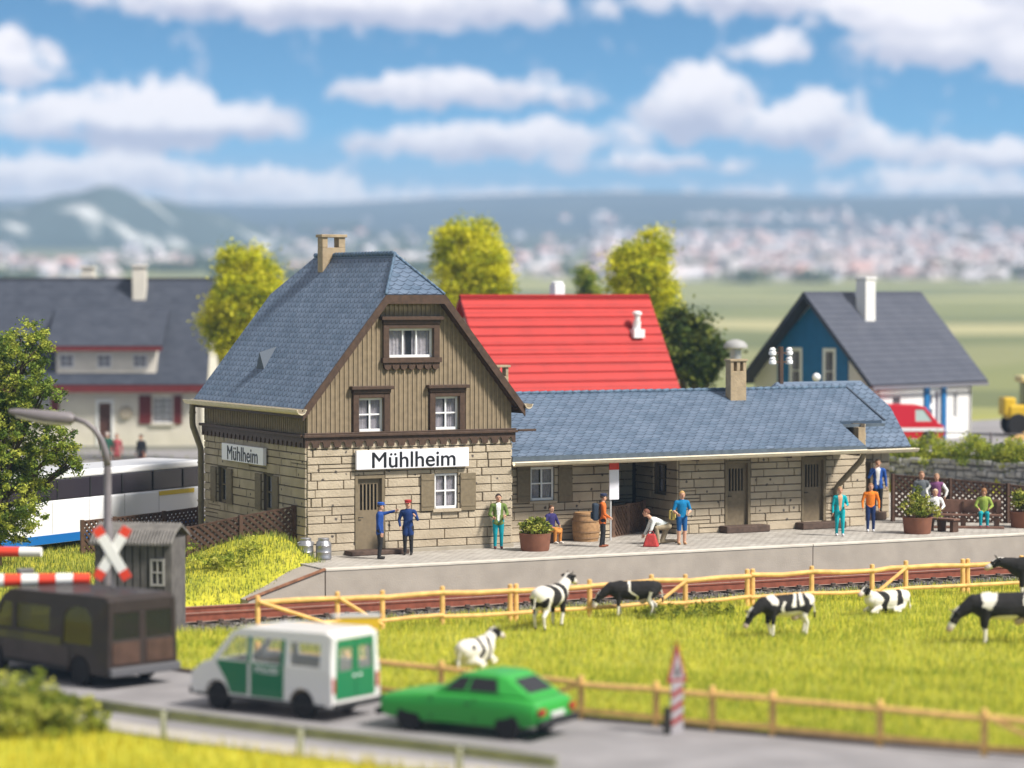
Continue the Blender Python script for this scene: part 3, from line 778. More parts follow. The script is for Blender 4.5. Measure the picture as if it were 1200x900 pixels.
# one sheet, closer rows near, wider rows far
rows = [2.0]
while rows[-1] < 4150: rows.append(rows[-1] + max(.42, (rows[-1])*.0072))
srow = np.array(rows); nl = 260
tl = np.linspace(-1, 1, nl)
S_, T_ = np.meshgrid(srow, tl, indexing='ij')
L_ = T_*(14 + S_*.42)
GX = CAM.x + S_*FW.x + L_*RT.x; GY = CAM.y + S_*FW.y + L_*RT.y
GZ = ground_z(GX, GY)
co = np.stack([GX, GY, GZ], -1).reshape(-1, 3)
nr = len(srow)
idx = np.arange(nr*nl).reshape(nr, nl)
q = np.stack([idx[:-1, :-1], idx[:-1, 1:], idx[1:, 1:], idx[1:, :-1]], -1).reshape(-1, 4)
me = bpy.data.meshes.new('ground')
me.vertices.add(len(co)); me.vertices.foreach_set('co', co.reshape(-1))
me.loops.add(q.size); me.loops.foreach_set('vertex_index', q.reshape(-1).astype(np.int32))
me.polygons.add(len(q)); me.polygons.foreach_set('loop_start', np.arange(0, q.size, 4, dtype=np.int32)); me.polygons.foreach_set('loop_total', np.full(len(q), 4, np.int32))
me.update(calc_edges=True); me.polygons.foreach_set('use_smooth', [True]*len(q))
GR = bpy.data.objects.new('ground', me); COL.objects.link(GR); GR['kind'] = 'structure'
gm = bpy.data.materials.new('turf_and_fields'); gm.use_nodes = True
nt = gm.node_tree; nd = nt.nodes; lk = nt.links; b = nd['Principled BSDF']; b.inputs['Roughness'].default_value = .95; b.inputs['Specular IOR Level'].default_value = .1
tc = nd.new('ShaderNodeTexCoord')
def nz(scale, det=5, vec=None, rough=.55):
    n = nd.new('ShaderNodeTexNoise'); n.inputs['Scale'].default_value = scale; n.inputs['Detail'].default_value = det; n.inputs['Roughness'].default_value = rough
    lk.new(vec or tc.outputs['Object'], n.inputs['Vector']); return n.outputs['Fac']
def ramp(f, *st):
    r = nd.new('ShaderNodeValToRGB'); e = r.color_ramp.elements
    while len(e) < len(st): e.new(.5)
    for k, (p, c) in enumerate(st): e[k].position = p; e[k].color = (*c, 1)
    lk.new(f, r.inputs['Fac']); return r.outputs['Color']
near = ramp(nz(.6, 6), (.3, (.28, .30, .030)), (.5, (.44, .42, .04)), (.7, (.50, .45, .05)))
# patchwork of far fields and woods
mpn = nd.new('ShaderNodeMapping'); mpn.inputs['Rotation'].default_value = (0, 0, R_(27.3)); mpn.inputs['Scale'].default_value = (1/190, 1/100, 1); lk.new(tc.outputs['Object'], mpn.inputs['Vector'])
vo = nd.new('ShaderNodeTexVoronoi'); vo.inputs['Scale'].default_value = 1.0; vo.inputs['Randomness'].default_value = .9; lk.new(mpn.outputs[0], vo.inputs['Vector'])
sp = nd.new('ShaderNodeSeparateColor'); lk.new(vo.outputs['Color'], sp.inputs[0])
fields = ramp(sp.outputs[0], (.0, (.12, .14, .075)), (.3, (.17, .19, .09)), (.5, (.25, .26, .11)), (.68, (.36, .35, .17)), (.82, (.17, .19, .09)), (1., (.40, .37, .20)))
wood = ramp(nz(.0036, 6), (.52, (0, 0, 0)), (.62, (1, 1, 1)))
mx = nd.new('ShaderNodeMixRGB'); lk.new(wood, mx.inputs['Fac']); lk.new(fields, mx.inputs['Color1']); mx.inputs['Color2'].default_value = (.07, .10, .06, 1)
sx = nd.new('ShaderNodeVectorMath'); sx.operation = 'DOT_PRODUCT'; lk.new(tc.outputs['Object'], sx.inputs[0]); sx.inputs[1].default_value = FW
off = CAM.dot(FW)
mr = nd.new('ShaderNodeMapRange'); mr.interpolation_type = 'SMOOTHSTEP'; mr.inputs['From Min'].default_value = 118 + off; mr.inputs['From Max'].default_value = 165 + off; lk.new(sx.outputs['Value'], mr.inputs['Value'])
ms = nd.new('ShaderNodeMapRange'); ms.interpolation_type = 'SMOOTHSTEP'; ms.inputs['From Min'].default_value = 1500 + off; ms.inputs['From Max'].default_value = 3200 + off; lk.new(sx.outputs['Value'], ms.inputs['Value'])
fw_ = nd.new('ShaderNodeMixRGB'); lk.new(ms.outputs[0], fw_.inputs['Fac']); lk.new(mx.outputs[0], fw_.inputs['Color1']); lk.new(ramp(nz(.01, 5), (.4, (.045, .065, .085)), (.7, (.085, .105, .11))), fw_.inputs['Color2']); mx = fw_  # ground turns blue with distance: haze put into the colour
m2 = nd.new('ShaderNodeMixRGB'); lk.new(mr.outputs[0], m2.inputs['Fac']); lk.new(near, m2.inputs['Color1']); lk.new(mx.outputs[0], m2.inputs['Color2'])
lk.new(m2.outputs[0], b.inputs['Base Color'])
me.materials.append(gm)

# far ridge line and the pale-scarred hill
def hill(name, s0, l0, w, d, h, m, seed):
    n = 60; k = 24; r = random.Random(seed); vs = []; fs = []
    ph = [r.uniform(0, 6) for _ in range(5)]
    for j in range(k + 1):
        for i in range(n + 1):
            u = -1 + 2*i/n; v = -1 + 2*j/k
            e = max(0, 1 - abs(u)**1.7)*max(0, 1 - v*v)
            z = h*e*(1 + .06*math.sin(u*9 + ph[0]) + .04*math.sin(u*21 + ph[1]) + .05*math.sin(v*9 + ph[2])) - 4
            s = s0 + v*d; l = l0 + u*w
            p = CAM + FW*s + RT*l
            vs.append((p.x, p.y, gz(p.x, p.y) + z if j else -5))
    for j in range(k):
        for i in range(n):
            a = j*(n + 1) + i; fs.append((a, a + 1, a + n + 2, a + n + 1))
    mb = MB(); mb.add(vs, fs); o = mb.build(name, m, smooth=True); o['kind'] = 'structure'; return o
wood_m = mat('hazed_woodland', (.045, .065, .088), 1, col2=(.065, .088, .11), scale=.02)  # woodland colour carries the blue of distant haze
scar_m = bpy.data.materials.new('scarred_hillside'); scar_m.use_nodes = True
nt = scar_m.node_tree; nd = nt.nodes; lk = nt.links; b = nd['Principled BSDF']; b.inputs['Roughness'].default_value = 1
tc = nd.new('ShaderNodeTexCoord'); mp = nd.new('ShaderNodeMapping'); mp.inputs['Rotation'].default_value = (0, 0, R_(27.3)); mp.inputs['Scale'].default_value = (.029, .0046, .012); lk.new(tc.outputs['Object'], mp.inputs['Vector'])
sc_ = ramp(nz(1.0, 5, mp.outputs[0]), (.55, (.05, .075, .07)), (.64, (.6, .6, .58)))
lk.new(sc_, b.inputs['Base Color'])
hill('hills', 2620, -392, 184, 210, 52, scar_m, 4)
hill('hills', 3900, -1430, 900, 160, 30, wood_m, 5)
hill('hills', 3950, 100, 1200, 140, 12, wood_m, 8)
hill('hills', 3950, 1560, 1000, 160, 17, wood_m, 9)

# ------------------------------------------------------------------ platform, track, roads
pave_m = bpy.data.materials.new('platform_paving'); pave_m.use_nodes = True
nt = pave_m.node_tree; nd = nt.nodes; lk = nt.links; b = nd['Principled BSDF']; b.inputs['Roughness'].default_value = .9
tc = nd.new('ShaderNodeTexCoord')
br = nd.new('ShaderNodeTexBrick'); br.inputs['Scale'].default_value = 1; br.inputs['Brick Width'].default_value = .32; br.inputs['Row Height'].default_value = .2; br.inputs['Mortar Size'].default_value = .014
br.inputs['Color1'].default_value = (.40, .37, .33, 1); br.inputs['Color2'].default_value = (.48, .45, .41, 1); br.inputs['Mortar'].default_value = (.17, .15, .13, 1)
lk.new(tc.outputs['Object'], br.inputs['Vector'])
mm = nd.new('ShaderNodeMixRGB'); mm.blend_type = 'MULTIPLY'; mm.inputs['Fac'].default_value = .6; lk.new(br.outputs['Color'], mm.inputs['Color1'])
lk.new(ramp(nz(1.2, 7), (.3, (.62, .6, .58)), (.65, (1.1, 1.1, 1.1))), mm.inputs['Color2']); lk.new(mm.outputs[0], b.inputs['Base Color'])
kerb_m = mat('platform_kerb', (.37, .325, .28), .85, noise=.09, scale=1.6, bump=.25, bscale=20)
cop_m = mat('platform_coping', (.60, .55, .48), .85, noise=.1, scale=3)
pf = MB(); pf.box(-1.02, 46, -3.62, 14, -.5, .75); o = pf.build('platform', pave_m); o['kind'] = 'structure'
X = -1.04; kb = MB(); cb_ = MB()
while X < 46:
    x1 = X + 17.3 if X > -2 else X
    kb.box(X + .012, min(x1, 46) - .012, -3.85, -3.624, -.5, .69); cb_.box(X + .012, min(x1, 46) - .012, -3.87, -3.56, .692, .765); X = x1
kb.add([(-3.5, -3.85, -.5), (-1.06, -3.85, -.5), (-1.06, -3.85, .72), (-3.5, -3.85, -.05), (-3.5, -2.2, -.5), (-1.06, -2.2, -.5), (-1.06, -2.2, .72), (-3.5, -2.2, -.05)], [(0, 1, 2, 3), (7, 6, 5, 4), (3, 2, 6, 7), (0, 3, 7, 4), (1, 5, 6, 2), (0, 4, 5, 1)])
o = kb.build('platform_kerb', kerb_m, bevel=.012); o['kind'] = 'structure'
o = cb_.build('platform_edge', cop_m, bevel=.012); o['kind'] = 'structure'
rmp = MB(); rmp.bar((-3.55, -3.84, -.02), (-1.05, -3.84, .76), .12, .06); o = rmp.build('ramp_edge', mat('rusty_edge', (.28, .13, .075), .8, noise=.3, scale=6)); o['kind'] = 'structure'

ball_m = mat('ballast_bed', (.06, .05, .045), .95, col2=(.14, .125, .11), scale=9, bump=1, bscale=12)
tb = MB()
tb.add([(-60, -10.2, -.36), (70, -10.2, -.36), (-60, -8.2, -.25), (70, -8.2, -.25), (-60, -4.6, -.25), (70, -4.6, -.25), (-60, -3.86, -.30), (70, -3.86, -.30)], [(0, 1, 3, 2), (2, 3, 5, 4), (4, 5, 7, 6)])
o = tb.build('track_bed', ball_m); o['kind'] = 'structure'
TR = thing('railway_track', 'single line of rust red rails on dark ballast below the grey platform', 'railway track', (0, -6.18, -.27))
rail_m = mat('rust_red_rail', (.23, .068, .040), .6, noise=.2, scale=5)
rail_pale_m = mat('worn_head_and_foot_highlight', (.50, .36, .30), .35, metal=.3)
tie_m = mat('dark_sleeper', (.075, .055, .045), .85, noise=.35, scale=4)
for y in (-6.92, -5.44):
    r_ = MB(TR.location)
    r_.box(-60, 70, y - .07, y + .07, -.188, -.16); r_.box(-60, 70, y - .022, y + .022, -.158, .01); r_.box(-60, 70, y - .045, y + .045, .012, .058)
    r_.box(-60, 70, y - .04, y + .04, .0585, .064, 1); r_.box(-60, 70, y - .085, y - .071, -.186, -.168, 1)  # worn head on top; the foot strip is a highlight put in as colour
    r_.build('rail', [rail_m, rail_pale_m], TR)
sleepers = [-12 + .64*i for i in range(100)]
proto = None
for X in sleepers:
    if proto is None:
        m_ = MB((X, -6.18, -.23)); m_.box(X - .12, X + .12, -7.5, -4.86, -.262, -.19)
        for y in (-6.92, -5.44):
            for e in (-.16, .16): m_.box(X - .07, X + .07, y + e - .045, y + e + .045, -.19, -.13)
        proto = m_.build('sleeper', tie_m, TR, bevel=.012); baked(proto); proto.location = (X, 0, .04)
    else:
        c = proto.copy(); COL.objects.link(c); c.parent = TR; c.location = (X, 0, .04)
# loose ballast stones along the near shoulder: one mass
rs = np.random.default_rng(5); N = 14000
px = rs.uniform(-14, 26, N); py = rs.uniform(-9.9, -7.3, N); sz = rs.uniform(.03, .075, N)
pz_ = np.where(py > -8.2, -.25, -.25 - (-8.2 - py)*.055) + sz*.3
base = np.array([[1, 0, -.3], [-.5, .87, -.3], [-.5, -.87, -.3], [0, 0, .8]])
tri = np.array([[0, 1, 3], [1, 2, 3], [2, 0, 3]])
ang = rs.uniform(0, 6.28, N); ca, sa = np.cos(ang), np.sin(ang)
V = np.zeros((N, 4, 3))
for k in range(4):
    x, y, z = base[k]; V[:, k, 0] = px + sz*(x*ca - y*sa); V[:, k, 1] = py + sz*(x*sa + y*ca); V[:, k, 2] = pz_ + sz*z
Vt = V[:, tri, :].reshape(N*3, 3, 3)
g_ = rs.uniform(.03, .24, N); tint = np.repeat(np.stack([g_, g_*.93, g_*.86], -1), 3, 0)
leaf_m = attr_mat('tinted_leaf', .7, .35)
rock_m = attr_mat('tinted_stone', .9)
o = scatter('gravel', Vt, 3, tint, rock_m); o['kind'] = 'stuff'; tag(o, 'grey ballast gravel beside the rails')

asph_m = mat('grey_asphalt', (.25, .238, .245), .75, noise=.17, scale=.7, bump=.15, bscale=40)
def strip(name, pts, off0, off1, z0, z1, m, kind='structure', th=0):
    P = [Vector((x, y, 0)) for x, y in pts]
    # smooth the line
    for _ in range(3):
        Q = [P[0]]
        for a, b in zip(P[:-1], P[1:]): Q += [a.lerp(b, .25), a.lerp(b, .75)]
        P = Q + [P[-1]]
    mb = MB(); vs = []
    for i, p in enumerate(P):
        d = (P[min(i + 1, len(P) - 1)] - P[max(i - 1, 0)]).normalized(); n = Vector((-d.y, d.x, 0))
        vs += [p + n*off0 + Vector((0, 0, z0)), p + n*off1 + Vector((0, 0, z1))]
        if th: vs += [p + n*off0 + Vector((0, 0, z0 - th)), p + n*off1 + Vector((0, 0, z1 - th))]
    s = 4 if th else 2; fs = []
    for i in range(len(P) - 1):
        a = i*s; c = a + s
        fs.append((a, c, c + 1, a + 1))
        if th: fs += [(a, a + 2, c + 2, c), (a + 1, c + 1, c + 3, a + 3)]
    mb.add(vs, fs); o = mb.build(name, m)
    if kind: o['kind'] = kind
    return o
strip('road', ROAD, -ROAD_W, ROAD_W, .0, .0, asph_m)
strip('road_kerb', ROAD, ROAD_W - .0, ROAD_W + .14, .07, .07, mat('dark_kerb', (.13, .095, .075), .9, noise=.3, scale=3), th=.2)
strip('footpath', ROAD, -ROAD_W - .9, -ROAD_W - .005, .012, .012, mat('pale_path', (.40, .37, .33), .9, noise=.1, scale=2), th=.15)
# farther streets: in front of the houses on the left and on the terrace on the right
def quad_sheet(name, pts, z, m):
    mb = MB(); mb.add([(x, y, z) for x, y in pts], [tuple(range(len(pts)))]); o = mb.build(name, m); o['kind'] = 'structure'
def at(s, l): p = CAM + FW*s + RT*l; return (p.x, p.y)
quad_sheet('road', [at(104, -60), at(104, -7), at(118, -4), at(147, -4), at(147, -80)], .44, asph_m)
quad_sheet('road', [(36.9, 34.5), (66, 44), (70, 22), (37.0, 14.8), (35.2, 19.8)], 2.03, asph_m)
# ------------------------------------------------------------------ grass and trees
rg = np.random.default_rng(3)
def blades(name, X, Y, hmin, hmax, wid, cols, label, zoff=0.0, lean=.35, seed=0):
    r = np.random.default_rng(seed); N = len(X); Z = ground_z(X, Y) + zoff
    h = r.uniform(hmin, hmax, N); a = r.uniform(0, 6.283, N); w = wid*r.uniform(.7, 1.3, N)
    la = r.uniform(0, 6.283, N); ll = h*lean*r.uniform(0, 1, N)
    V = np.zeros((N, 3, 3))
    V[:, 0] = np.stack([X - np.cos(a)*w, Y - np.sin(a)*w, Z - .02], -1)
    V[:, 1] = np.stack([X + np.cos(a)*w, Y + np.sin(a)*w, Z - .02], -1)
    V[:, 2] = np.stack([X + np.cos(la)*ll, Y + np.sin(la)*ll, Z + h], -1)
    cols = np.array(cols); pick = r.integers(0, len(cols), N)
    patch = (np.sin(X*.9 + 1.3*np.sin(Y*.5)) + np.sin(Y*1.1 + 2*np.sin(X*.35)) + 1.3*np.sin(X*.31 + 2.2*np.sin(Y*.27)) + .8*np.sin(X*2.3 + Y*1.9))*.25
    pick = np.clip((pick + patch*2).round().astype(int), 0, len(cols) - 1)
    t = cols[pick]*r.uniform(.8, 1.2, (N, 1))
    o = scatter(name, V, 3, t, leaf_m); tag(o, label, None, None, 'stuff'); return o
def sample(n, s0, s1, margin, test, power=1.6):
    """points over the view's ground between two distances, denser near the camera"""
    u = rg.uniform(0, 1, n); s = (s0**(1 - power) + u*(s1**(1 - power) - s0**(1 - power)))**(1/(1 - power))
    l = rg.uniform(-1, 1, n)*(s*.1875 + margin)
    X = CAM.x + s*FW.x + l*RT.x; Y = CAM.y + s*FW.y + l*RT.y
    k = test(X, Y); return X[k], Y[k]
def side(X, Y):   # which side of the road: + is the meadow
    best = np.full(X.shape, 1e9); sg = np.zeros(X.shape)
    for (a, b) in zip(ROAD[:-1], ROAD[1:]):
        dx, dy = b[0]-a[0], b[1]-a[1]; t = np.clip(((X-a[0])*dx + (Y-a[1])*dy)/(dx*dx+dy*dy), 0, 1)
        d = np.hypot(X-a[0]-t*dx, Y-a[1]-t*dy); c = dx*(Y-a[1]) - dy*(X-a[0])
        m = d < best; best = np.where(m, d, best); sg = np.where(m, np.sign(c), sg)
    return sg*best
YEL = [(.20, .28, .04), (.34, .41, .045), (.48, .51, .05), (.58, .56, .06), (.64, .60, .12), (.50, .52, .13)]
X, Y = sample(520000, 38, 92, 5, lambda X, Y: (side(X, Y) > ROAD_W + .22) & (Y < -9.7))
blades('grass', X, Y, .07, .24, .012, YEL, 'tall yellow green meadow grass round the cows', seed=1)
X, Y = sample(60000, 34, 62, 5, lambda X, Y: (side(X, Y) < -ROAD_W - 1.0) & (Y < -9))
blades('grass', X, Y, .12, .36, .016, [(.38, .39, .035), (.50, .46, .035), (.60, .51, .035), (.62, .52, .05)], 'short bright yellow grass along the near road verge', seed=2)
GRN = [(.10, .15, .03), (.18, .24, .04), (.29, .34, .055), (.42, .43, .08), (.55, .53, .15), (.26, .31, .07)]
X, Y = sample(190000, 74, 112, 2, lambda X, Y: (Y > -3.75) & (X < -.08) & (np.abs(side(X, Y)) > ROAD_W + .2) & ~((X > -3.5) & (Y < -2.1) & (X > -3.5) & (X > -1.06)))
blades('grass', X, Y, .07, .22, .014, GRN, 'lime and dark green rough grass on the bank beside the station', seed=4)
X, Y = sample(26000, 120, 185, 4, lambda X, Y: ((X - WP.x)*WN.x + (Y - WP.y)*WN.y < 0) & (Y > 12), 1.2)
blades('grass', X, Y, .15, .4, .03, GRN, 'green grass in front of the houses', seed=6)

def leaves(pts, size, cols, seed, spread=.5, flat=.35):
    """leaf faces round given points: quads of random turn"""
    r = np.random.default_rng(seed); N = len(pts)
    n = r.normal(size=(N, 3)); n[:, 2] = np.abs(n[:, 2]) + flat; n /= np.linalg.norm(n, axis=1, keepdims=True)
    t = r.normal(size=(N, 3)); t -= n*(t*n).sum(1, keepdims=True); t /= np.linalg.norm(t, axis=1, keepdims=True); b = np.cross(n, t)
    s = size*r.uniform(.55, 1.35, (N, 1))
    V = np.stack([pts - t*s, pts - b*s*.5, pts + t*s, pts + b*s*.5 + n*s*.25], 1)
    cols = np.array(cols)
    return V, cols[r.integers(0, len(cols), N)]*r.uniform(.75, 1.25, (N, 1))
def crown(name, blobs, nclump, nleaf, size, cols, seed, parent, O, clr=.32):
    """clumps of leaves over and inside a set of lobes (centre, radii)"""
    r = np.random.default_rng(seed); P = []; C = []
    w = np.array([b[1][0]*b[1][1] + b[1][2]*b[1][0] for b in blobs]); w = w/w.sum()
    cols = np.array(cols)
    for bi, (c, ra) in enumerate(blobs):
        k = max(4, int(nclump*w[bi]))
        d = r.normal(size=(k, 3)); d /= np.linalg.norm(d, axis=1, keepdims=True)
        q = d*(r.uniform(.35, 1.0, (k, 1))**.55)*r.uniform(.86, 1.14, (k, 1))
        q = q*np.array(ra) + np.array(c)
        for p in q:
            m = int(nleaf*r.uniform(.6, 1.4)); cr = clr*r.uniform(.6, 1.25)
            e = r.normal(size=(m, 3))*cr*.55; e[:, 2] *= .75
            P.append(p + e); tone = r.uniform(0, 1); C.append(np.full(m, tone))
    P = np.concatenate(P) - np.array(O); T = np.concatenate(C)
    V, _ = leaves(P, size, cols, seed + 1)
    i = np.clip((T*len(cols) + r.normal(size=len(T))*.6).astype(int), 0, len(cols) - 1)
    t = cols[i]*r.uniform(.8, 1.2, (len(T), 1))
    return scatter(name, V, 4, t, leaf_m, parent)
bark_m = mat('brown_bark', (.085, .06, .042), .95, noise=.35, scale=5, bump=1, bscale=12)
def tree(name, label, base, height, blobs, cols, seed, group=None, nclump=260, nleaf=26, size=.16, trunk_r=.22, clr=.4):
    r = random.Random(seed); t = thing(name, label, 'tree', base, 0, group); B = Vector(base)
    tr = MB(B); top = Vector((B.x, B.y, B.z + height*.72)); pts = [B + Vector((0, 0, -.2))]
    for i in range(1, 7): pts.append(B.lerp(top, i/6) + Vector((r.uniform(-.12, .12), r.uniform(-.12, .12), 0)))
    tr.tube(pts, [trunk_r*(1.25 - i*.17) for i in range(7)], 9)
    for (c, ra) in blobs:
        s = B.lerp(top, r.uniform(.35, .8)); e = Vector(c); m_ = s.lerp(e, .5) + Vector((r.uniform(-.2, .2), r.uniform(-.2, .2), -.1))
        tr.tube([s, m_, e], [trunk_r*.42, trunk_r*.3, .03], 6)
        for _ in range(5):
            d = Vector((r.uniform(-1, 1)*ra[0], r.uniform(-1, 1)*ra[1], r.uniform(-.6, 1)*ra[2]))*.75
            tr.tube([m_, e + d*.5, e + d], [trunk_r*.2, .03, .012], 5)
    tr.build('trunk', bark_m, t, smooth=True)
    crown('crown', blobs, nclump, nleaf, size, cols, seed, t, B, clr)
    return t
YT = [(.22, .27, .015), (.42, .45, .018), (.62, .60, .02), (.74, .70, .03), (.80, .74, .06)]
DG = [(.07, .115, .02), (.125, .19, .028), (.21, .28, .038), (.33, .38, .055), (.46, .48, .08)]
def P3(s, l, z): p = CAM + FW*s + RT*l; return Vector((p.x, p.y, z))
def rnd_blobs(c, rx, rz, n, seed, top=.0):
    r = random.Random(seed); L = [((c.x, c.y, c.z), (rx*.72, rx*.72, rz*.86))]
    for i in range(n):
        a = r.uniform(0, 6.28); e = r.uniform(-.9, 1.0)
        L.append(((c.x + math.cos(a)*rx*.55*math.sqrt(max(.15, 1 - e*e*.7)), c.y + math.sin(a)*rx*.55*math.sqrt(max(.15, 1 - e*e*.7)), c.z + e*rz*.62), (rx*.42, rx*.42, rz*.34)))
    return L
for (x, y, s, w, h, seed, lab) in ((283, 352, 136, 50, 86, 21, 'round yellow green tree between the grey roofed house and the station'),
                                   (544, 338, 141, 58, 86, 22, 'yellow green tree rising behind the station gable and the red roof'),
                                   (752, 342, 136, 44, 80, 23, 'narrow yellow green tree behind the right end of the red roof')):
    k = s/3200; c = P3(s, (x - 600)*k, 9.05 + (340 - y)*k)
    tree('tree', lab, (c.x, c.y, gz(c.x, c.y)), c.z + h*k*.3, rnd_blobs(c, w*k, h*k, 13, seed), YT, seed, 'yellow green trees behind the station', 760, 52, .105, .26, .5)
k = 128/3200; c = P3(128, (812 - 600)*k, 9.05 + (340 - 408)*k)
tree('tree', 'dark green bushy tree beside the right end of the red roof', (c.x, c.y, gz(c.x, c.y)), 4.6, rnd_blobs(c, 46*k, 52*k, 10, 31), [(.035, .06, .01), (.06, .095, .014), (.10, .13, .02), (.15, .17, .025)], 31, None, 240, 30, .16, .22, .45)
k = 160/3200; c = P3(160, (688 - 600)*k, 9.05 + (340 - 338)*k)
tree('tree', 'small dark tree top just above the red roof ridge', (c.x, c.y, gz(c.x, c.y)), 7, rnd_blobs(c, 15*k, 24*k, 6, 33), DG, 33, None, 60, 26, .16, .18, .4)
# the near tree at the left edge
k = 86/3200; L = []
for (x, y, r_, dy) in ((10, 440, 62, 0), (-35, 430, 60, .8), (45, 470, 40, -.6), (0, 515, 66, -.6), (72, 518, 30, -.4), (40, 545, 42, .3), (-40, 520, 70, .4), (10, 585, 52, -.3), (-30, 600, 50, .2), (28, 405, 34, .5), (80, 545, 18, .2), (15, 620, 26, 0)):
    c = P3(86 + dy, (x - 600)*k, 9.05 + (340 - y)*k); L.append(((c.x, c.y, c.z), (r_*k*.86, r_*k*.86, r_*k*.86)))
b0 = P3(86, (-8 - 600)*k, 0)
tree('tree', 'leafy green tree at the left edge behind the barrier', (b0.x, b0.y, gz(b0.x, b0.y)), 6.2, L, DG, 41, None, 1100, 58, .06, .2, .19)

def bush(name, label, blobs, cols, seed, nclump, nleaf=26, size=.07, clr=.16, group=None):
    c0 = Vector(blobs[0][0]); z = gz(c0.x, c0.y); t = (c0.x, c0.y, z)
    o = crown(name, blobs, nclump, nleaf, size, cols, seed, None, t, clr); o.location = t
    return tag(o, label, 'bush', group)
LG = [(.11, .15, .02), (.20, .26, .03), (.32, .36, .04), (.44, .46, .07), (.54, .53, .11)]
def gb(x, y, rx, rz, up=.5): z = gz(x, y); return ((x, y, z + rz*up), (rx, rx, rz))
bush('bush', 'large leafy bush at the lower left corner by the crash barrier', [gb(-16.3, -23.9, .85, .8), gb(-15.7, -24.4, .6, .55), gb(-17.0, -24.1, .9, .85), gb(-15.4, -24.8, .4, .4), gb(-16.5, -24.9, .8, .6)], LG, 51, 330, 44, .05, .17)
bush('bush', 'low dark green shrub in the bank under the lattice fence', [gb(-3.0, -1.2, .7, .35), gb(-2.2, -.6, .5, .35), gb(-3.6, -.9, .5, .3)], LG, 52, 60, 30, .05, .16)
bush('bush', 'low light green shrub on the bank behind the grey hut', [gb(-4.6, 1.5, .8, .45), gb(-5.6, 1.9, .7, .4), gb(-3.8, 1.0, .6, .4)], LG, 53, 60, 30, .05, .16)
bush('ground_cover', 'patch of dark green weeds in the meadow beside the grazing black cow', [gb(5.2, -13.3, .9, .22), gb(6.3, -13.5, .9, .2), gb(4.6, -13.5, .6, .2)], [(.08, .12, .015), (.13, .17, .02), (.2, .22, .03)], 54, 70, 26, .05, .16)
# hedge along the terrace
L = []
for i in range(56):
    p = WP + WD*(-9 + i*.5) + WN*(1.1 + .9*math.sin(i*1.7)); r_ = .78 + .2*math.sin(i*2.3)
    L.append(((p.x, p.y, 2.3 + .12*math.sin(i*1.1)), (r_, r_, .62 + .15*math.sin(i*3.1))))
o = crown('hedge', L, 1500, 44, .065, [(.12, .17, .02), (.20, .26, .03), (.32, .36, .04), (.42, .44, .05)], 55, None, (WP.x, WP.y, 2), .25); o.location = (WP.x, WP.y, 2)
tag(o, 'green hedge growing along the top of the grey stone wall', 'hedge')
L = []
for i in range(14):
    p = Vector((40, 17, 2)) + Vector((1.6*i, -.5*i, 0)); L.append(((p.x, p.y, 2.2), (.9, .9, .55)))

# ------------------------------------------------------------------ the far town and copses
rt = np.random.default_rng(9); N = 4200
bands = [(1500, 105, .20), (1785, 190, .24), (2135, 210, .24), (2450, 190, .18), (2830, 160, .10), (3400, 105, .04)]
S = []; Lx = []
for s0, sd, wgt in bands:
    n = int(N*wgt); s = rt.normal(s0, sd*.5, n)
    l = np.where(rt.random(n) < .84, rt.uniform(.03, .27, n), rt.uniform(-.26, .27, n))*s
    S.append(s); Lx.append(l)
S = np.concatenate(S); Lx = np.concatenate(Lx)
keep = (np.sin(Lx/65 + S/58) + np.sin(Lx/23 + 2 + S/88)) > -.35; S = S[keep]; Lx = Lx[keep]; N = len(S)
CX = CAM.x + S*FW.x + Lx*RT.x; CY = CAM.y + S*FW.y + Lx*RT.y; CZ = ground_z(CX, CY)
w = rt.uniform(2.8, 7.3, N); d = rt.uniform(2.8, 6, N); h = rt.uniform(1.8, 4.5, N)*(1 + (rt.random(N) < .06)*1.6); a = rt.uniform(0, 3.14, N)
ca, sa = np.cos(a), np.sin(a)
def pt(u, v, z): return np.stack([CX + u*w*ca - v*d*sa, CY + u*w*sa + v*d*ca, CZ + z], -1)
b = [pt(-1, -1, -1), pt(1, -1, -1), pt(1, 1, -1), pt(-1, 1, -1)]; t = [pt(-1, -1, h), pt(1, -1, h), pt(1, 1, h), pt(-1, 1, h)]
r0, r1 = pt(-1, 0, h + d*.7), pt(1, 0, h + d*.7)
Q = [np.stack([b[i], b[(i+1) % 4], t[(i+1) % 4], t[i]], 1) for i in range(4)] + [np.stack([t[0], t[1], r1, r0], 1), np.stack([t[2], t[3], r0, r1], 1)]
wc = np.array([(.50, .48, .50), (.54, .48, .48), (.44, .44, .50), (.58, .54, .55)])[rt.integers(0, 4, N)]
rc_ = np.array([(.50, .32, .30), (.54, .40, .38), (.38, .38, .42), (.56, .50, .50), (.62, .58, .60)])[rt.integers(0, 5, N)]
o = scatter('distant_town', np.concatenate(Q), 4, np.concatenate([wc]*4 + [rc_]*2), rock_m); o['kind'] = 'stuff'; tag(o, 'pale far town of white houses spread over the valley')
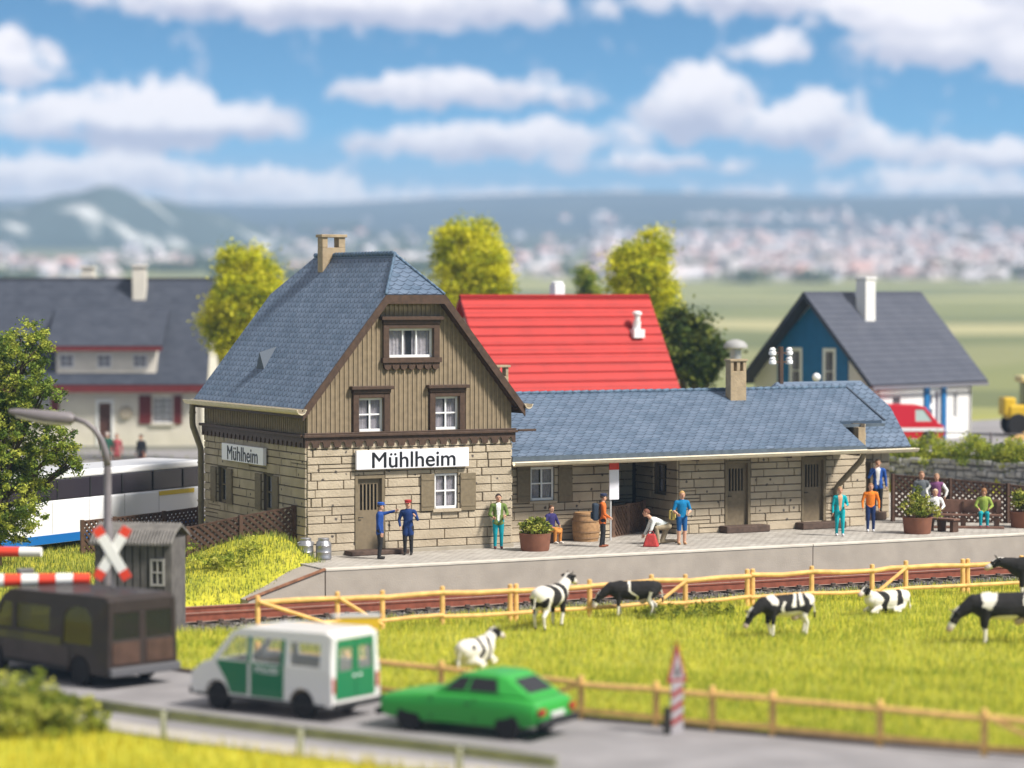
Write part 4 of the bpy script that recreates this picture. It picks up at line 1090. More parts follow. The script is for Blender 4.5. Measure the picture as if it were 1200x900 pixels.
# copses between the fields
L = []; rr = random.Random(17)
pts = []
for i in range(52):
    s = rr.choice((1350, 1500, 1600, 1700, 2030, 2350, 2730, 3150)) + rr.uniform(-42, 42); l = rr.uniform(-.25, .27)*s
    n = rr.randint(8, 26); p0 = P3(s, l, 0)
    for j in range(n):
        p = p0 + RT*rr.uniform(-1, 1)*s*.02 + FW*rr.uniform(-9, 9); pts.append((p.x, p.y, s))
A = np.array(pts); z0 = ground_z(A[:, 0], A[:, 1]); r9 = np.random.default_rng(8)
rep = 46; PX = np.repeat(A, rep, 0); e = r9.normal(size=(len(PX), 3))*np.array([2.8, 2.8, 1.6]); hh = np.repeat(z0, rep) + 3.0
C3 = np.stack([PX[:, 0], PX[:, 1], hh], -1) + e
V, T = leaves(C3, 1.5, [(.06, .10, .04), (.09, .13, .05), (.13, .17, .06), (.18, .20, .08)], 12)
o = scatter('forest', V, 4, T, leaf_m); o['kind'] = 'stuff'; tag(o, 'dark copses and hedgerows between the far fields')
# the air
hzm = bpy.data.materials.new('valley_air'); hzm.use_nodes = True; nt = hzm.node_tree
for n in list(nt.nodes):
    if n.type == 'BSDF_PRINCIPLED': nt.nodes.remove(n)
pv = nt.nodes.new('ShaderNodeVolumePrincipled'); pv.inputs['Color'].default_value = (.50, .72, 1, 1); pv.inputs['Density'].default_value = HAZE
nt.links.new(pv.outputs[0], nt.nodes['Material Output'].inputs['Volume'])
hb = MB(); c0 = CAM + FW*2050
u, v = RT*2700, FW*2150
hb.hexa([c0 - u - v + Vector((0, 0, -19.55)), c0 + u - v + Vector((0, 0, -19.55)), c0 + u + v + Vector((0, 0, -19.55)), c0 - u + v + Vector((0, 0, -19.55)),
         c0 - u - v + Vector((0, 0, 128)), c0 + u - v + Vector((0, 0, 128)), c0 + u + v + Vector((0, 0, 128)), c0 - u + v + Vector((0, 0, 128))])
if HAZE: o = hb.build('haze', hzm); o['kind'] = 'stuff'
# ------------------------------------------------------------------ fences, barriers, small street furniture
yel_m = mat('yellow_timber', (.72, .44, .155), .75, noise=.18, scale=5)
lat_m = mat('dark_brown_lattice', (.080, .042, .027), .7, noise=.3, scale=5)
def rail_fence(label, pts, zs, h, braces, group, double=()):
    """posts at pts, two rails, slanting braces between given posts"""
    o = pts[0]; t = thing('paddock_fence', label, 'fence', (o[0], o[1], zs(*o)), 0, group); O = t.location
    for i, p in enumerate(pts):
        z = zs(*p); m = MB(O)
        for dx in ((-.09, .09) if i in double else (0,)):
            m.tube([(p[0] + dx, p[1], z - .25), (p[0] + dx, p[1], z + h - .02), (p[0] + dx, p[1], z + h)], [.075, .068, .045], 8)
        m.build('post', yel_m, t, smooth='auto')
    for i in range(len(pts) - 1):
        a = Vector((*pts[i], zs(*pts[i]))); b = Vector((*pts[i + 1], zs(*pts[i + 1])))
        for f, r in ((.83, .062), (.24, .055)):
            m = MB(O); u = a.lerp(b, .5)
            j1, j2 = rnd.uniform(-.02, .02), rnd.uniform(-.02, .02)
            off = Vector((0, -.05, 0))
            m.tube([a + off + Vector((0, 0, h*f + j1)), u + off + Vector((0, 0, h*f + rnd.uniform(-.03, .02))), b + off + Vector((0, 0, h*f + j2))], [r, r*1.05, r*.95], 8)
            m.build('rail', yel_m, t, smooth='auto')
    for (i, j, fa_, fb_) in braces:
        a = Vector((*pts[i], zs(*pts[i]) + h*fa_)); b = Vector((*pts[j], zs(*pts[j]) + h*fb_)); m = MB(O)
        d = b - a; m.tube([a + Vector((0, -.1, 0)), a + d*.96 + Vector((0, -.1, 0))], .05, 8); m.build('brace', yel_m, t, smooth='auto')
    return t
BF = [(-6.45, -11.9), (-4.22, -12.0), (-2.95, -12.1), (-1.22, -12.2), (.93, -12.2), (3.32, -12.2), (5.3, -12.2), (6.41, -12.2), (8.56, -12.2), (10.67, -12.2), (12.75, -12.25), (13.95, -12.25), (16.11, -12.25), (18.2, -12.25), (20.4, -12.25), (22.6, -12.25), (24.8, -12.25)]
rail_fence('yellow timber paddock fence along the railway behind the cows', BF, gz, 1.05, [(0, 1, .85, .1), (1, 2, .85, .1), (7, 6, .85, .15), (11, 10, .85, .15)], 'paddock fences', {4, 8, 12})
FF = [(-9.6, -19.7), (-8.45, -22.2), (-7.25, -24.6), (-6.36, -26.4), (-5.62, -28.0), (-4.66, -29.5), (-3.95, -30.57), (-3.21, -31.7), (-2.01, -33.75), (-.85, -35.6), (.3, -37.3), (1.6, -39.0)]
rail_fence('pale yellow timber fence between the road and the meadow', FF, gz, .98, [(9, 10, .85, .05), (3, 4, .2, .85)], 'paddock fences')

def lattice(label, pts, h, seed, group='dark brown lattice fences', lat_m=lat_m):
    """pts: (x, y, z of the foot) ; crossing laths between posts with a top rail"""
    o = pts[0]; t = thing('lattice_fence', label, 'fence', o, 0, group); O = t.location; g = .215
    for p in pts:
        m = MB(O); m.box(p[0] - .06, p[0] + .06, p[1] - .06, p[1] + .06, p[2] - .3, p[2] + h + .06); m.build('post', lat_m, t)
    for a, b in zip(pts[:-1], pts[1:]):
        a = Vector(a); b = Vector(b); L = (b - a).length; d = (b - a)/L; n = Vector((-d.y, d.x, 0)).normalized(); m = MB(O)
        c = -h
        Pt = lambda s, v, k: a + d*s + Vector((0, 0, v)) + n*k
        while c < L:
            for sg in (1, -1):
                # lath from (c,0) to (c+h,h), clipped to 0..L
                s0, s1 = max(0, c), min(L, c + h)
                if s1 - s0 > .05:
                    v0, v1 = s0 - c, s1 - c
                    if sg < 0: v0, v1 = h - v0, h - v1
                    m.bar(Pt(s0, v0, .016*sg), Pt(s1, v1, .016*sg), .026, .085, up=d)
            c += g
        m.build('lattice_panel', lat_m, t)
        m = MB(O); m.bar(Pt(0, h + .01, 0), Pt(L, h + .01, 0), .07, .05); m.build('rail', lat_m, t)
        m = MB(O); m.bar(Pt(0, .0, 0), Pt(L, .0, 0), .06, .05); m.build('rail', lat_m, t)
    return t
lattice('leaning lattice fence on the grass bank beside the station side wall', [(-.14, .72, 1.30), (-1.75, 1.15, 1.02), (-3.33, 1.61, .70)], .95, 1)
lattice('lattice fence in front of the white coach behind the grey hut', [(.6, 10.95, .38), (-1.05, 10.0, .34), (-3.15, 9.0, .30), (-4.5, 8.38, .28)], 1.1, 2)
lattice('small lattice screen inside the shaded porch of the low wing', [(11.75, 1.45, .75), (12.75, 2.2, .75), (13.9, 3.1, .75)], 1.0, 3, lat_m=mat('brown_porch_lattice', (.15, .085, .052), .7, noise=.3, scale=5))  # lighter copy of the lattice brown, makes up for the porch shade
lattice('long lattice fence behind the benches at the right end of the platform', [(23.8, 2.35, .93), (25.4, 1.1, .80), (27.0, -.15, .64), (28.6, -1.4, .46), (30.2, -2.65, .30)], 1.47, 4)

# crash barrier by the road
gal_m = mat('dull_galvanised', (.42, .42, .33), .5, metal=.4, noise=.15, scale=3)
GBp = [(-18.9, -15.5), (-17.35, -19.4), (-15.75, -23.0), (-14.35, -26.4), (-12.75, -29.7), (-10.95, -33.0), (-10.0, -35.0)]
t = thing('crash_barrier', 'grey green steel crash barrier along the near side of the road', 'crash barrier', (-15.75, -23.0, 0)); O = t.location
P = [Vector((*p, 0)) for p in GBp]
sec = [(-.0, .38), (.05, .40), (.05, .45), (.0, .475), (.0, .505), (.05, .53), (.05, .58), (.0, .60)]
m = MB(O); k = len(sec); vs = []
for i, p in enumerate(P):
    d = (P[min(i + 1, len(P) - 1)] - P[max(0, i - 1)]).normalized(); n = Vector((-d.y, d.x, 0))
    vs += [p + n*(a + .06) + Vector((0, 0, b)) for a, b in sec] + [p + n*(a + .03) + Vector((0, 0, b)) for a, b in sec[::-1]]
K2 = 2*k
m.add(vs, [(i*K2 + j, i*K2 + (j + 1) % K2, (i + 1)*K2 + (j + 1) % K2, (i + 1)*K2 + j) for i in range(len(P) - 1) for j in range(K2)] + [tuple(range(K2)), tuple(range(len(vs) - K2, len(vs)))[::-1]])
m.build('beam', gal_m, t)
for p in P[:-1]:
    m = MB(O); m.box(p.x - .05, p.x + .05, p.y - .06, p.y + .06, -.3, .56); m.build('post', gal_m, t, bevel=.01)

# level crossing barriers, cross, lamp, hut
red_m = mat('signal_red', (.72, .06, .03), .45); grey_m = mat('dark_grey_paint', (.14, .135, .14), .5, noise=.15, scale=4)
wht = mat('barrier_white', (.80, .79, .76), .45)
def barrier(label, p0, tip, z, r, nst, group, par=0):
    p0 = Vector(p0); tip = Vector(tip); t = thing('crossing_barrier', label, 'barrier', p0, 0, group); O = p0
    a = p0 + Vector((0, 0, z)); b = Vector((tip.x, tip.y, p0.z + z + (tip.z)))
    for i in range(nst):
        m = MB(O); m.tube([a.lerp(b, i/nst), a.lerp(b, (i + .98)/nst)], [r*1.15*(1 - .25*i/nst), r*1.15*(1 - .25*(i + 1)/nst)], 12)
        m.build('stripe', red_m if (nst - 1 - i) % 2 == par else wht, t, smooth='auto')
    m = MB(O); m.box(p0.x - .16, p0.x + .16, p0.y - .16, p0.y + .16, p0.z - .3, p0.z + z + .18); m.build('pivot_post', grey_m, t, bevel=.03)
    m = MB(O); q = a + (a - b).normalized()*.8; m.tube([a, q], .07, 10); m.bar(q, q + (a - b).normalized()*.35, .3, .3); m.build('counterweight', grey_m, t)
barrier('lower red and white barrier arm reaching to the warning cross', (-17.6, -13.6, -.03), (-12.25, -15.6, .03), 2.12, .16, 14, 'level crossing barriers')
barrier('upper barrier arm with a short red band, behind the other arm', (-15.4, -4.35, .0), (-10.85, -7.35, .0), 2.0, .15, 9, 'level crossing barriers', 1)
t = thing('barrier_rest', 'grey post standing under the two barrier arms', 'post', (-12.32, -10.6, gz(-12.32, -10.6))); O = t.location
m = MB(O); m.box(-12.46, -12.18, -10.7, -10.5, -.3, 1.8); m.build('post', grey_m, t, bevel=.02)
m = MB(O); m.box(-12.52, -12.12, -10.74, -10.46, 1.802, 1.92); m.build('cap', grey_m, t, bevel=.02)
t = thing('warning_cross', 'white level crossing cross with red tips before the grey hut', 'warning sign', (-12.30, -17.35, gz(-12.3, -17.35)), R_(-27)); zc = 2.95
m = MB(); m.tube([(0, .05, -.2), (0, .05, zc + .05)], .045, 10); m.build('post', grey_m, t)
for sg in (1, -1):
    a = Vector((.36, 0, .60*1.0)); a.x *= sg; off = Vector((0, -.01 if sg > 0 else -.035, zc))
    m = MB(); m.bar(off - a*.68, off + a*.68, .24, .02, up=(0, 1, 0)); 
    o = m.build('arm', wht, t, bevel=.004)
    for e in (1, -1):
        m = MB(); m.bar(off + a*e*.682, off + a*e, .24, .02, up=(0, 1, 0)); m.build('red_tip', red_m, o, bevel=.004)
lamp_m = mat('lamp_grey', (.175, .155, .165), .45, noise=.1, scale=4)
t = thing('street_lamp', 'grey street lamp with curved arm over the barrier on the left', 'street lamp', (-10.41, -11.5, gz(-10.41, -11.5))); O = Vector((-10.41, -11.5, 0)); t.location = (O.x, O.y, gz(O.x, O.y))
TL = t.location
m = MB(TL); m.tube([(O.x, O.y, -.2), (O.x, O.y, 3.0), (O.x, O.y, 3.05), (O.x, O.y, 4.55)], [.15, .13, .105, .10], 12); m.build('pole', lamp_m, t, smooth='auto')
U = Vector((-.884, .467, 0))
ap = [O + Vector((0, 0, 4.55))] + [O + U*(1.15*(1 - math.cos(x*math.pi/2*.93)))*.82 + Vector((0, 0, 4.55 + 1.22*math.sin(x*math.pi/2*.93))) for x in (.2, .4, .6, .8, 1)]
m = MB(TL); m.tube(ap, [.10, .09, .08, .072, .066, .06], 10); m.build('arm', lamp_m, t, smooth=True)
e = ap[-1]; m = MB(TL)
hd = [e, e + U*.12, e + U*.75 + Vector((0, 0, .05)), e + U*1.5 + Vector((0, 0, .16)), e + U*1.68 + Vector((0, 0, .19))]
m.tube(hd, [.09, .17, .17, .10, .05], 12); m.build('lamp_head', lamp_m, t, smooth='auto')
m = MB(TL); m.tube([h_ + Vector((0, 0, -.075)) for h_ in hd[1:4]], [.12, .125, .06], 10); m.build('glass_cover', mat('lamp_glass', (.55, .53, .50), .3), t, smooth=True)

hut_m = mat('grey_boards', (.115, .106, .103), .8, noise=.2, scale=4); hutd_m = mat('grey_board_gaps', (.07, .065, .06), .9)
hutr_m = mat('weathered_sheet_roof', (.135, .126, .118), .8, noise=.3, scale=3)
a_ = R_(-38); t = thing('lineside_hut', 'small grey boarded hut with corrugated roof beside the track', 'hut', (-8.33, -8.06, gz(-8.55, -9.6)), a_)
t.location.z = -.1; t.scale = (1, 1, 1.05)
hw, hd_, hh = 1.06, .62, 2.35
m = MB(); m.box(-hw, hw, -hd_, hd_, -.3, hh)
x = -hw + .02
m2 = MB()
while x < hw - .05:
    m2.box(x, x + .17, -hd_ - .035, -hd_ - .002, -.28, hh - .02); x += .215
y = -hd_ + .02
m2.box(hw + .002, hw + .03, -hd_, hd_, -.28, hh - .02)
m.build('wall_core', hutd_m, t); 
FH = frame((0, -hd_ - .036, 0), (1, 0, 0), (0, -1, 0))
m2.build('boarded_wall', hut_m, t)
wv = MB(); 
for r_ in ((.52, .58, 1.15, 1.85), (.86, .92, 1.15, 1.85), (.58, .86, 1.15, 1.21), (.58, .86, 1.79, 1.85), (.70, .74, 1.21, 1.79), (.58, .70, 1.48, 1.52), (.74, .86, 1.48, 1.52)): wv.wbox(FH, *r_, .0, .05)
wo = wv.build('window', mat('grey_window_frame', (.30, .29, .28), .6), t); g = MB(); g.wbox(FH, .58, .86, 1.21, 1.79, .0, .01); g.build('pane', glass_m, wo)
rf = MB(); n = 26; vs = []
for i in range(n*2 + 1):
    x = -1.17 + 2.34*i/(n*2); z = .03 if i % 2 else -.03
    for (yy, zz) in ((-.84, 2.26), (-.45, 2.56), (.05, 2.72), (.84, 2.40)): vs.append((x, yy, zz + z))
    for (yy, zz) in ((.84, 2.34), (.05, 2.66), (-.45, 2.50), (-.84, 2.20)): vs.append((x, yy, zz + z))
K3 = 8
rf.add(vs, [(i*K3 + j, (i + 1)*K3 + j, (i + 1)*K3 + (j + 1) % K3, i*K3 + (j + 1) % K3) for i in range(n*2) for j in range(K3)] + [tuple(range(K3)), tuple(range(len(vs) - K3, len(vs)))[::-1]])
rf.build('roof', hutr_m, t)

# yellow arrow sign and the striped beacon
t = thing('direction_sign', 'yellow arrow shaped direction sign seen over the green and white van', 'direction sign', (-8.35, -23.55, gz(-8.35, -23.55)), R_(-20))
FS = frame((0, 0, 0), (1, 0, 0), (0, -1, 0)); yl = mat('sign_yellow', (.66, .42, .02), .5)
m = MB(); m.poly(FS, [(-.98, 1.78), (-.70, 1.62), (.08, 1.58), (.08, 1.90), (-.70, 1.90)], [], .04, .08); m.build('sign_board', yl, t)
m = MB(); m.box(-.95, .1, -.10, .12, 1.905, 1.96); m.build('top_highlight', mat('caught_light_grey', (.62, .60, .58), .6), t, bevel=.01)  # pale bar stands in for light caught along the sign's top
m = MB(); m.tube([(0, 0, -.2), (0, 0, 1.9)], .04, 8); m.build('post', gal_m, t)
t = thing('crossing_beacon', 'red and white striped beacon with a red bordered triangle on top', 'warning sign', (-4.80, -30.55, gz(-4.8, -30.55)), R_(6))
FS = frame((0, 0, 0), (1, 0, 0), (0, -1, 0))
m = MB(); m.box(-.15, .15, -.04, .0, .02, 1.12); mw = mat('dull_white_board', (.33, .31, .33), .5); mr_ = mat('dull_red_paint', (.27, .035, .03), .5); bo = m.build('board', mw, t, bevel=.005)
for z in (.22, .50, .78):
    m = MB(); m.poly(FS, [(-.149, z), (.149, z + .14), (.149, z + .26), (-.149, z + .12)], [], .041, .046); m.build('stripe', mr_, bo)
m = MB(); m.poly(FS, [(-.27, 1.10), (.27, 1.10), (.0, 1.98)], [], .0, .03); tb_ = m.build('triangle', mr_, t, bevel=.01)
m = MB(); m.poly(FS, [(-.165, 1.19), (.165, 1.19), (0, 1.74)], [], .031, .036); m.build('face', mw, tb_)
m = MB(); m.box(-.05, .05, -.042, -.037, 1.24, 1.36); m.box(-.025, .025, -.042, -.037, 1.361, 1.46); m.build('symbol', ink, tb_)
m = MB(); m.box(-.29, -.165, -.03, .06, 0, .62); m.build('side_marker', mat('black_rubber', (.02, .018, .016), .7), t, bevel=.02)
m = MB(); m.tube([(0, .06, -.3), (0, .06, 1.8)], .04, 8); m.build('post', gal_m, t)

# platform furniture -------------------------------------------------------------
pot_m = mat('terracotta', (.215, .088, .052), .8, noise=.12, scale=4, bump=.2)
def planter(label, x, y, leafcols, seed, blobs, r=.52):
    t = thing('planter', label, 'planter', (x, y, PZ), 0, 'terracotta planters on the platform')
    m = MB(); m.lathe((0, 0, 0), [(r*.84, 0), (r*.88, .05), (r*.97, .50), (r*1.0, .56), (r*.90, .56), (r*.86, .46)], 24); m.build('pot', pot_m, t, smooth='auto')
    m = MB(); m.lathe((0, 0, 0), [(r*.85, .44), (.02, .47)], 16); m.build('soil', mat('dark_soil', (.04, .028, .02), 1), t)
    B = [((x + a, y + b, PZ + .56 + c), (rx, rx, rz)) for (a, b, c, rx, rz) in blobs]
    o = crown('leafy_plant', B, 70, 26, .055, leafcols, seed, t, (x, y, PZ), .13)
    st_ = MB()
    for (a, b, c, rx, rz) in blobs: st_.tube([(a*.3, b*.3, .4), (a, b, .56 + c)], .015, 5)
    st_.build('stem', bark_m, t)
PC = [(.13, .17, .02), (.24, .28, .035), (.36, .38, .06), (.46, .45, .10)]
planter('terracotta planter with bushy plant before the shuttered wing window', 7.27, -1.45, PC, 61, [(0, 0, .12, .46, .2), (.2, .0, .3, .25, .2), (-.2, .1, .2, .28, .18), (-.05, -.1, .38, .2, .16), (.35, -.1, .05, .2, .15)])
planter('terracotta planter with tall loose shrub beside the bench', 21.72, -2.03, PC, 62, [(0, 0, .2, .4, .2), (.3, .1, .45, .3, .28), (-.25, 0, .55, .24, .28), (.1, 0, .8, .2, .24), (.62, -.1, .2, .22, .18), (-.5, 0, .28, .22, .2)])
planter('terracotta planter at the right edge behind the farthest bench end', 26.43, -1.81, PC, 63, [(0, 0, .2, .4, .25), (.2, 0, .5, .3, .25), (-.2, 0, .45, .25, .25)])
t = thing('barrel', 'light wooden barrel standing against the wing wall', 'barrel', (10.32, .72, PZ)); m = MB()
m.lathe((0, 0, 0), [(.40, 0), (.44, .2), (.46, .45), (.44, .72), (.39, .95), (.34, .96)], 26); m.build('staves', mat('barrel_wood', (.36, .21, .10), .75, noise=.2, scale=9), t, smooth='auto')
for z, r_ in ((.1, .43), (.3, .46), (.66, .458), (.86, .42)):
    m = MB(); m.lathe((0, 0, z), [(r_ - .01, 0), (r_ + .008, 0), (r_ + .008, .05), (r_ - .01, .05)], 26); m.build('hoop', mat('barrel_hoop', (.28, .17, .09), .6), t)
ch_m = mat('zinc_churn', (.36, .36, .38), .4, metal=.75, noise=.12, scale=6)
t = thing('milk_churn', 'dented grey churn nearest the grass at the station corner', 'milk churn', (-.38, -.80, PZ + .02), 0, 'milk churns at the station corner')
m = MB(); m.lathe((0, 0, 0), [(.24, 0), (.25, .06), (.24, .08), (.24, .2), (.252, .22), (.24, .24), (.24, .40), (.252, .42), (.24, .44), (.22, .52), (.16, .58)], 18); m.build('body', ch_m, t, smooth='auto')
m = MB(); m.lathe((0, 0, .58), [(.17, 0), (.18, .05), (.16, .07), (.05, .08)], 18); m.build('lid', ch_m, t, smooth='auto')
m = MB()
for sx in (-1, 1): m.tube([(sx*.18, 0, .54), (sx*.27, 0, .50), (sx*.25, 0, .40)], .014, 6)
m.build('handles', ch_m, t)
dup(t, (.10, -1.08, PZ + .02), .9, 'grey churn standing on the paving before the bright wall corner')
wood2 = mat('brown_bench_wood', (.16, .085, .06), .7, noise=.2, scale=6)
t = thing('bench', 'long brown bench with a solid backrest and two people on it', 'bench', (24.6, -.75, PZ), R_(-36))
m = MB(); m.box(-1.35, 1.35, -.22, .22, .40, .46); m.build('seat', wood2, t, bevel=.01)
m = MB(); m.box(-1.3, 1.3, .20, .26, .50, .95); m.build('backrest', wood2, t, bevel=.01)
for x in (-1.15, 0, 1.15):
    m = MB(); m.box(x - .09, x + .09, -.2, .2, 0, .398); m.box(x - .04, x + .04, .15, .199, .46, .9); m.build('leg', lat_m, t, bevel=.01)
m = MB(); m.box(-1.4, 1.4, -.62, -.3, .0, .07); m.build('foot_plank', wood2, t, bevel=.01)
t = thing('bench', 'short backless plank bench beside the tall planter', 'bench', (22.95, -1.75, PZ), R_(-70))
m = MB(); m.box(-.62, .62, -.2, .2, .40, .46); m.build('seat', wood2, t, bevel=.01)
for x in (-.5, 0, .5):
    m = MB(); m.box(x - .07, x + .07, -.17, .17, 0, .398); m.build('leg', lat_m, t, bevel=.01)
t = thing('stop_sign', 'tall narrow white board with red top on a thin post', 'platform sign', (11.22, .45, PZ), R_(-8))
m = MB(); m.box(-.17, .17, -.05, .0, 1.36, 2.35); m.build('board', sign_m, t, bevel=.006)
m = MB(); m.box(-.17, .17, -.052, .002, 2.352, 2.62); m.build('red_panel', red_m, t, bevel=.006)
m = MB(); m.box(-.16, .16, -.05, .0, 2.622, 2.74); m.build('cream_cap', gutter_m, t, bevel=.006)
m = MB(); m.tube([(-.1, .03, 0), (-.1, .03, 2.5)], .035, 8); m.build('post', mat('pale_grey_post', (.5, .5, .5), .5), t)
t = thing('insulator_mast', 'dark mast with four white insulators above the wing roof', 'mast', (20.95, 5.35, 5.72))
m = MB(); m.box(-.07, .07, -.07, .07, -.3, 1.28); m.build('post', trim_m, t)
for z in (.72, 1.05):
    m = MB(); m.box(-.42, .42, -.03, .03, z - .03, z + .03); a = m.build('crossarm', trim_m, t)
    for sx in (-1, 1):
        m = MB(); m.lathe((sx*.36, 0, z - .1), [(.05, 0), (.13, .03), (.14, .12), (.10, .18), (.12, .22), (.07, .30)], 12); m.build('insulator', white_m, a, smooth='auto')
def globe(label, s, x, y, r, zb):
    k = s/3200; p = P3(s, (x - 600)*k, 0); zc_ = 9.05 + (340 - y)*k
    t = thing('globe_lamp', label, 'lamp', (p.x, p.y, zb))
    m = MB(); m.tube([(0, 0, 0), (0, 0, zc_ - zb - r*.8)], .06, 8); m.build('post', lamp_m, t)
    m = MB(); m.ell((0, 0, zc_ - zb), (r, r, r)); m.build('globe', white_m, t, smooth=True)
globe('small white globe lamp in front of the blue gable', 112, 957, 442, .17, .6)
k = 118/3200; p = P3(118, (862 - 600)*k, 0)
t = thing('mushroom_lamp', 'silver post with a white mushroom cap behind the wing chimney', 'lamp', (p.x, p.y, .6))
m = MB(); m.tube([(0, 0, 0), (0, 0, 5.9)], .24, 14); m.build('post', mat('silver_post', (.42, .41, .40), .4, metal=.5), t, smooth='auto')
m = MB(); m.lathe((0, 0, 5.9), [(.25, 0), (.52, .06), (.5, .2), (.36, .34), (.1, .42)], 20); m.build('cap', mat('grey_white_cap', (.34, .335, .33), .6), t, smooth='auto')
# retaining wall
t = thing('retaining_wall', 'rough grey stone wall holding up the grassy terrace on the right', 'wall', tuple(WP))
rw_m = mat('grey_rubble', (.24, .235, .23), .95, col2=(.46, .45, .44), scale=3.5, bump=1, bscale=6)
m = MB(WP); r = random.Random(77); FWl = frame(WP + WD*-16, WD, -WN)
m.wbox(FWl, 0, 46, 0, 2.02, -.3, 0, 1)
v = .4
while v < 2.05:
    h = r.uniform(.14, .3); u = r.uniform(-.4, 0)
    while u < 46:
        w = r.uniform(.18, .6); j = r.uniform(-.05, .05); m.wbox(FWl, u + .008, u + w - .008, v + .008 + j, min(v + h, 2.1) - .008 + j, 0, r.uniform(.03, .16), 0, ch=.04); u += w
    v += h
m.build('stones', [rw_m, mat('grey_wall_joint', (.13, .128, .125), .95)], t, bevel=.03)
# ------------------------------------------------------------------ vehicles (x forward, y left, z up)
tyre_m = mat('tyre_rubber', (.018, .018, .02), .85); rim_m = mat('wheel_rim', (.18, .18, .18), .5, metal=.3)
blk_m = mat('black_plastic', (.02, .02, .022), .6); tail_m = mat('tail_red', (.35, .02, .02), .3)
clr = mat('clear_glass', (.5, .52, .5), .08, spec=.6, alpha=.16)
def wheel(t, x, y, r, w, O=(0, 0, 0)):
    m = MB(); m.lathe((x, y, r), [(r*.62, -w/2), (r*.93, -w/2), (r, -w*.3), (r, w*.3), (r*.93, w/2), (r*.62, w/2)], 22, axis='y'); o = m.build('wheel', tyre_m, t, smooth='auto')
    m = MB(); m.lathe((x, y, r), [(r*.15, -w*.44), (r*.61, -w*.40), (r*.61, w*.40), (r*.15, w*.44)], 18, axis='y'); m.build('rim', rim_m, o, smooth='auto')
def arch_outline(L0, L1, zb, axles, r, up):
    """bottom edge with wheel arches, then the given upper outline"""
    pts = [(L0, zb)]
    for ax in sorted(axles):
        n = 9
        for i in range(n + 1):
            a = math.pi - math.pi*i/n; pts.append((ax + r*math.cos(a), max(zb, zb + 0.0) + (r*math.sin(a))*1.0))
    pts.append((L1, zb)); return pts + up
def van(name, label, cat, loc, head, W_, prof, zb, axles, wr, holes, m_body, tumble=.10, group=None, hood=None):
    """prof: upper outline from the front bottom round to the rear bottom (x, z)"""
    t = thing(name, label, cat, loc, head, group)
    out = arch_outline(prof[-1][0], prof[0][0], zb, axles, wr*1.16, prof[0:])
    # drop duplicated corners
    o2 = []
    for p in out:
        if not o2 or abs(p[0] - o2[-1][0]) + abs(p[1] - o2[-1][1]) > 1e-4: o2.append(p)
    if abs(o2[0][0] - o2[-1][0]) + abs(o2[0][1] - o2[-1][1]) < 1e-4: o2.pop()
    zt = max(p[1] for p in prof); zm = zb + (zt - zb)*.45
    m = MB()
    L = frame((0, W_/2, 0), (1, 0, 0), (0, 1, 0)); Rr = frame((0, -W_/2, 0), (1, 0, 0), (0, -1, 0))
    m.poly(L, o2, holes, -.05, 0); m.poly(Rr, o2, holes, -.05, 0)
    # skin over the top: strips across the width along the profile
    pr = prof
    for (a, b), hole in zip(zip(pr[:-1], pr[1:]), [None]*99):
        if SKIP and (a, b) in SKIP: continue
        d = Vector((b[0] - a[0], 0, b[1] - a[1])); n = Vector((d.z, 0, -d.x)).normalized()
        if n.x*0 + n.z < 0 and d.length and abs(n.z) > .5: n = -n
        y = W_/2 - .05
        q = [Vector((a[0], -y, a[1])), Vector((b[0], -y, b[1])), Vector((b[0], y, b[1])), Vector((a[0], y, a[1]))]
        inn = Vector((0, 0, 0)); c = Vector((sum(p[0] for p in pr)/len(pr), 0, (zb + zt)/2)); nn = (c - (q[0] + q[2])/2); nn = n if n.dot(nn) > 0 else -n
        m.hexa([p + nn*.04 for p in q] + q)
    def post(mb):
        out = []
        for (x, y, z) in mb.v:
            if z > zm: y *= 1 - tumble*(z - zm)/(zt - zm)
            out.append((x, y, z))
        mb.v = out
    return t, m, post
SKIP = set()
def finish_side(mb, post, nm, mt, t, bevel=.0): post(mb); return mb.build(nm, mt, t, bevel=bevel)

# --- the white and green van
pol = [(1.98, .32), (2.06, .45), (2.05, .80), (1.72, 1.04), (1.45, 1.12), (.86, 1.76), (.62, 1.88), (-1.85, 1.93), (-2.0, 1.86), (-2.08, 1.0), (-2.10, .32)]
SKIP = {((1.45, 1.12), (.86, 1.76)), ((-2.0, 1.86), (-2.08, 1.0)), ((-2.08, 1.0), (-2.10, .32))}
wf = [(1.22, 1.16), (.42, 1.16), (.42, 1.68), (.78, 1.68)]; wm = rect(-.62, .24, 1.16, 1.68); wr_ = rect(-1.72, -.86, 1.16, 1.66)
pw_m = mat('van_white', (.74, .72, .70), .35, coat=.3); pg_m = mat('van_green', (.012, .16, .075), .35, coat=.2)
t, m, post = van('police_van', 'white van with dark green doors and lettering behind the green car', 'van', (-10.72, -24.0, .0), math.atan2(.889, -.458), 1.72, pol, .32, [1.28, -1.22], .31, [wf, wm, wr_], pw_m)
